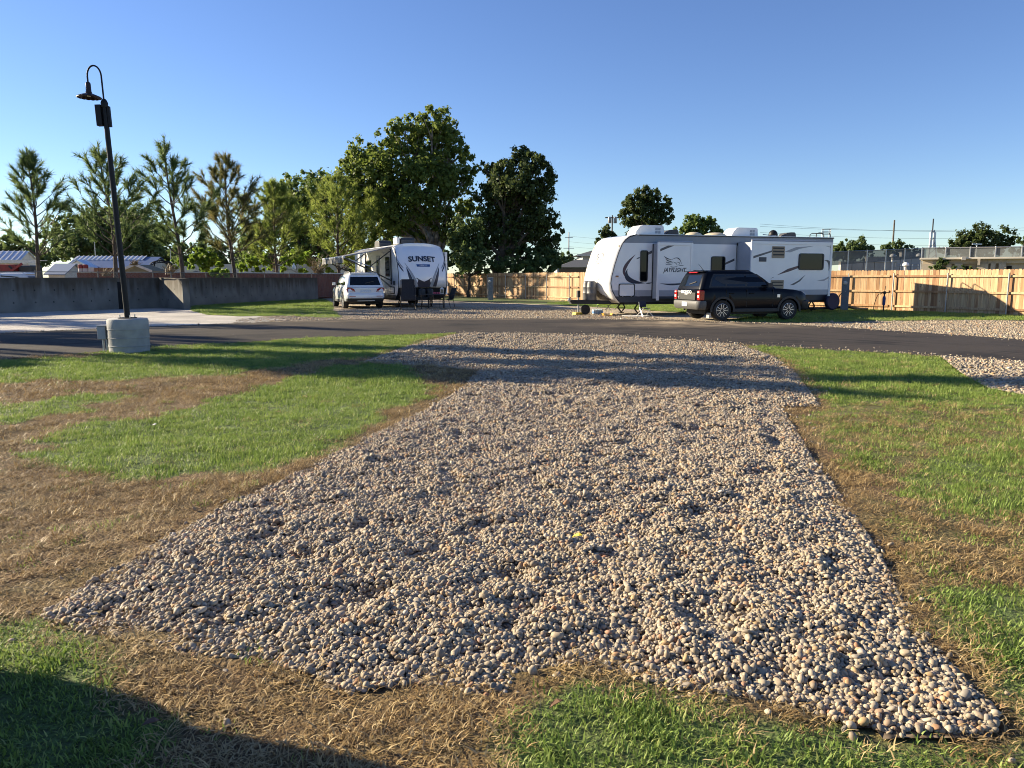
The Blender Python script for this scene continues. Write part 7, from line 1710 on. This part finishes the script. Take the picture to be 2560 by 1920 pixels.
lying_tube('electric_cable', 'black electric cable plugged into the grey pedestal', 'cable', [(pd.x - .17, pd.y - .02, .78), (pd.x - .26, pd.y - .05, .70), (pd.x - .38, pd.y + .05, .35), (pd.x - .8, pd.y + .2, .10), (pd.x - 1.8, pd.y + .4, .05), (pd.x - 2.8, pd.y + .8, .3), (pd.x - 3.0, pd.y + 1.0, .55)], .022, M_chassis)
sg = G(2208, 779); sv = thing('water_spigot', 'black frost free water spigot with a blue wrap by the fence post', 'spigot', (sg.x, sg.y, 0), R(-30))
MB().tube([(0, 0, 0), (0, 0, .82)], .028, 8).build('standpipe', M_chassis, sv); MB().lathe([(.05, .28), (.065, .34), (.07, .6), (.05, .68)], 12).build('insulation_wrap', mat('blue_wrap', (.03, .05, .20), rough=.6), sv, smooth=True)
MB().box(-.05, .06, -.04, .04, .78, .90).build('valve_head', M_chassis, sv, bevel=.015); MB().bar((0, 0, .88), (.02, 0, 1.12), .03, .02).build('handle', M_chassis, sv); MB().tube([(-.04, 0, .84), (-.14, 0, .80), (-.16, 0, .76)], .02, 6).build('spout', M_chassis, sv)
lying_tube('garden_hose', 'thin dark hose hanging from the water spigot', 'hose', [(sg.x - .14, sg.y, .80), (sg.x - .28, sg.y, .74), (sg.x - .40, sg.y - .02, .45), (sg.x - .46, sg.y - .05, .10), (sg.x - .3, sg.y - .08, .03), (sg.x + .1, sg.y - .1, .03)], .014, M_chassis)
bg_ = MB().loft([[(.10 * s_ * math.cos(a), .05 * s_ * math.sin(a), z) for a in np.linspace(0, 6.28, 9)[:-1]] for z, s_ in ((0, .4), (.06, 1.2), (.16, 1.35), (.28, .9), (.34, .35), (.40, .5))]).build('plastic_bag', mat('white_plastic_bag', (.75, .75, .74), rough=.5), loc=at(735, 674, 47.5), smooth=True); tag(bg_, 'white plastic bag snagged on the wire fence', 'bag')
# litter on the lawn and pad
def leaf_bit(px, py, s, col, lab, cat, z=.05):
    q = G(px, py); P = [(-s, 0, .0), (-.4 * s, -.35 * s, .3 * s), (.5 * s, -.3 * s, .2 * s), (s, .05 * s, .0), (.4 * s, .4 * s, .35 * s), (-.5 * s, .3 * s, .25 * s)]
    V = P + [(x, y, zz + .003) for x, y, zz in P]; o = MB().add(V, [(0, 1, 2, 3, 4, 5), (11, 10, 9, 8, 7, 6)] + [(i, (i + 1) % 6, 6 + (i + 1) % 6, 6 + i) for i in range(6)]).build('fallen_leaf' if cat == 'leaf' else 'paper_scrap', mat(lab[:20].replace(' ', '_'), col, rough=.7), loc=(q.x, q.y, z)); o.rotation_euler = (rnd.uniform(-.4, .4), rnd.uniform(-.4, .4), rnd.uniform(0, 6)); tag(o, lab, cat)
leaf_bit(388, 1078, .05, (.62, .60, .55), 'crumpled white paper scrap on the green lawn patch', 'paper', .06)
leaf_bit(1443, 1390, .035, (.60, .48, .04), 'yellow leaf on the gravel pad', 'leaf', .11); leaf_bit(1390, 1795, .028, (.14, .07, .03), 'curled brown leaf in the front grass', 'leaf', .05)
leaf_bit(380, 1850, .028, (.10, .06, .04), 'dark curled leaf lying in the shaded turf', 'leaf', .06)
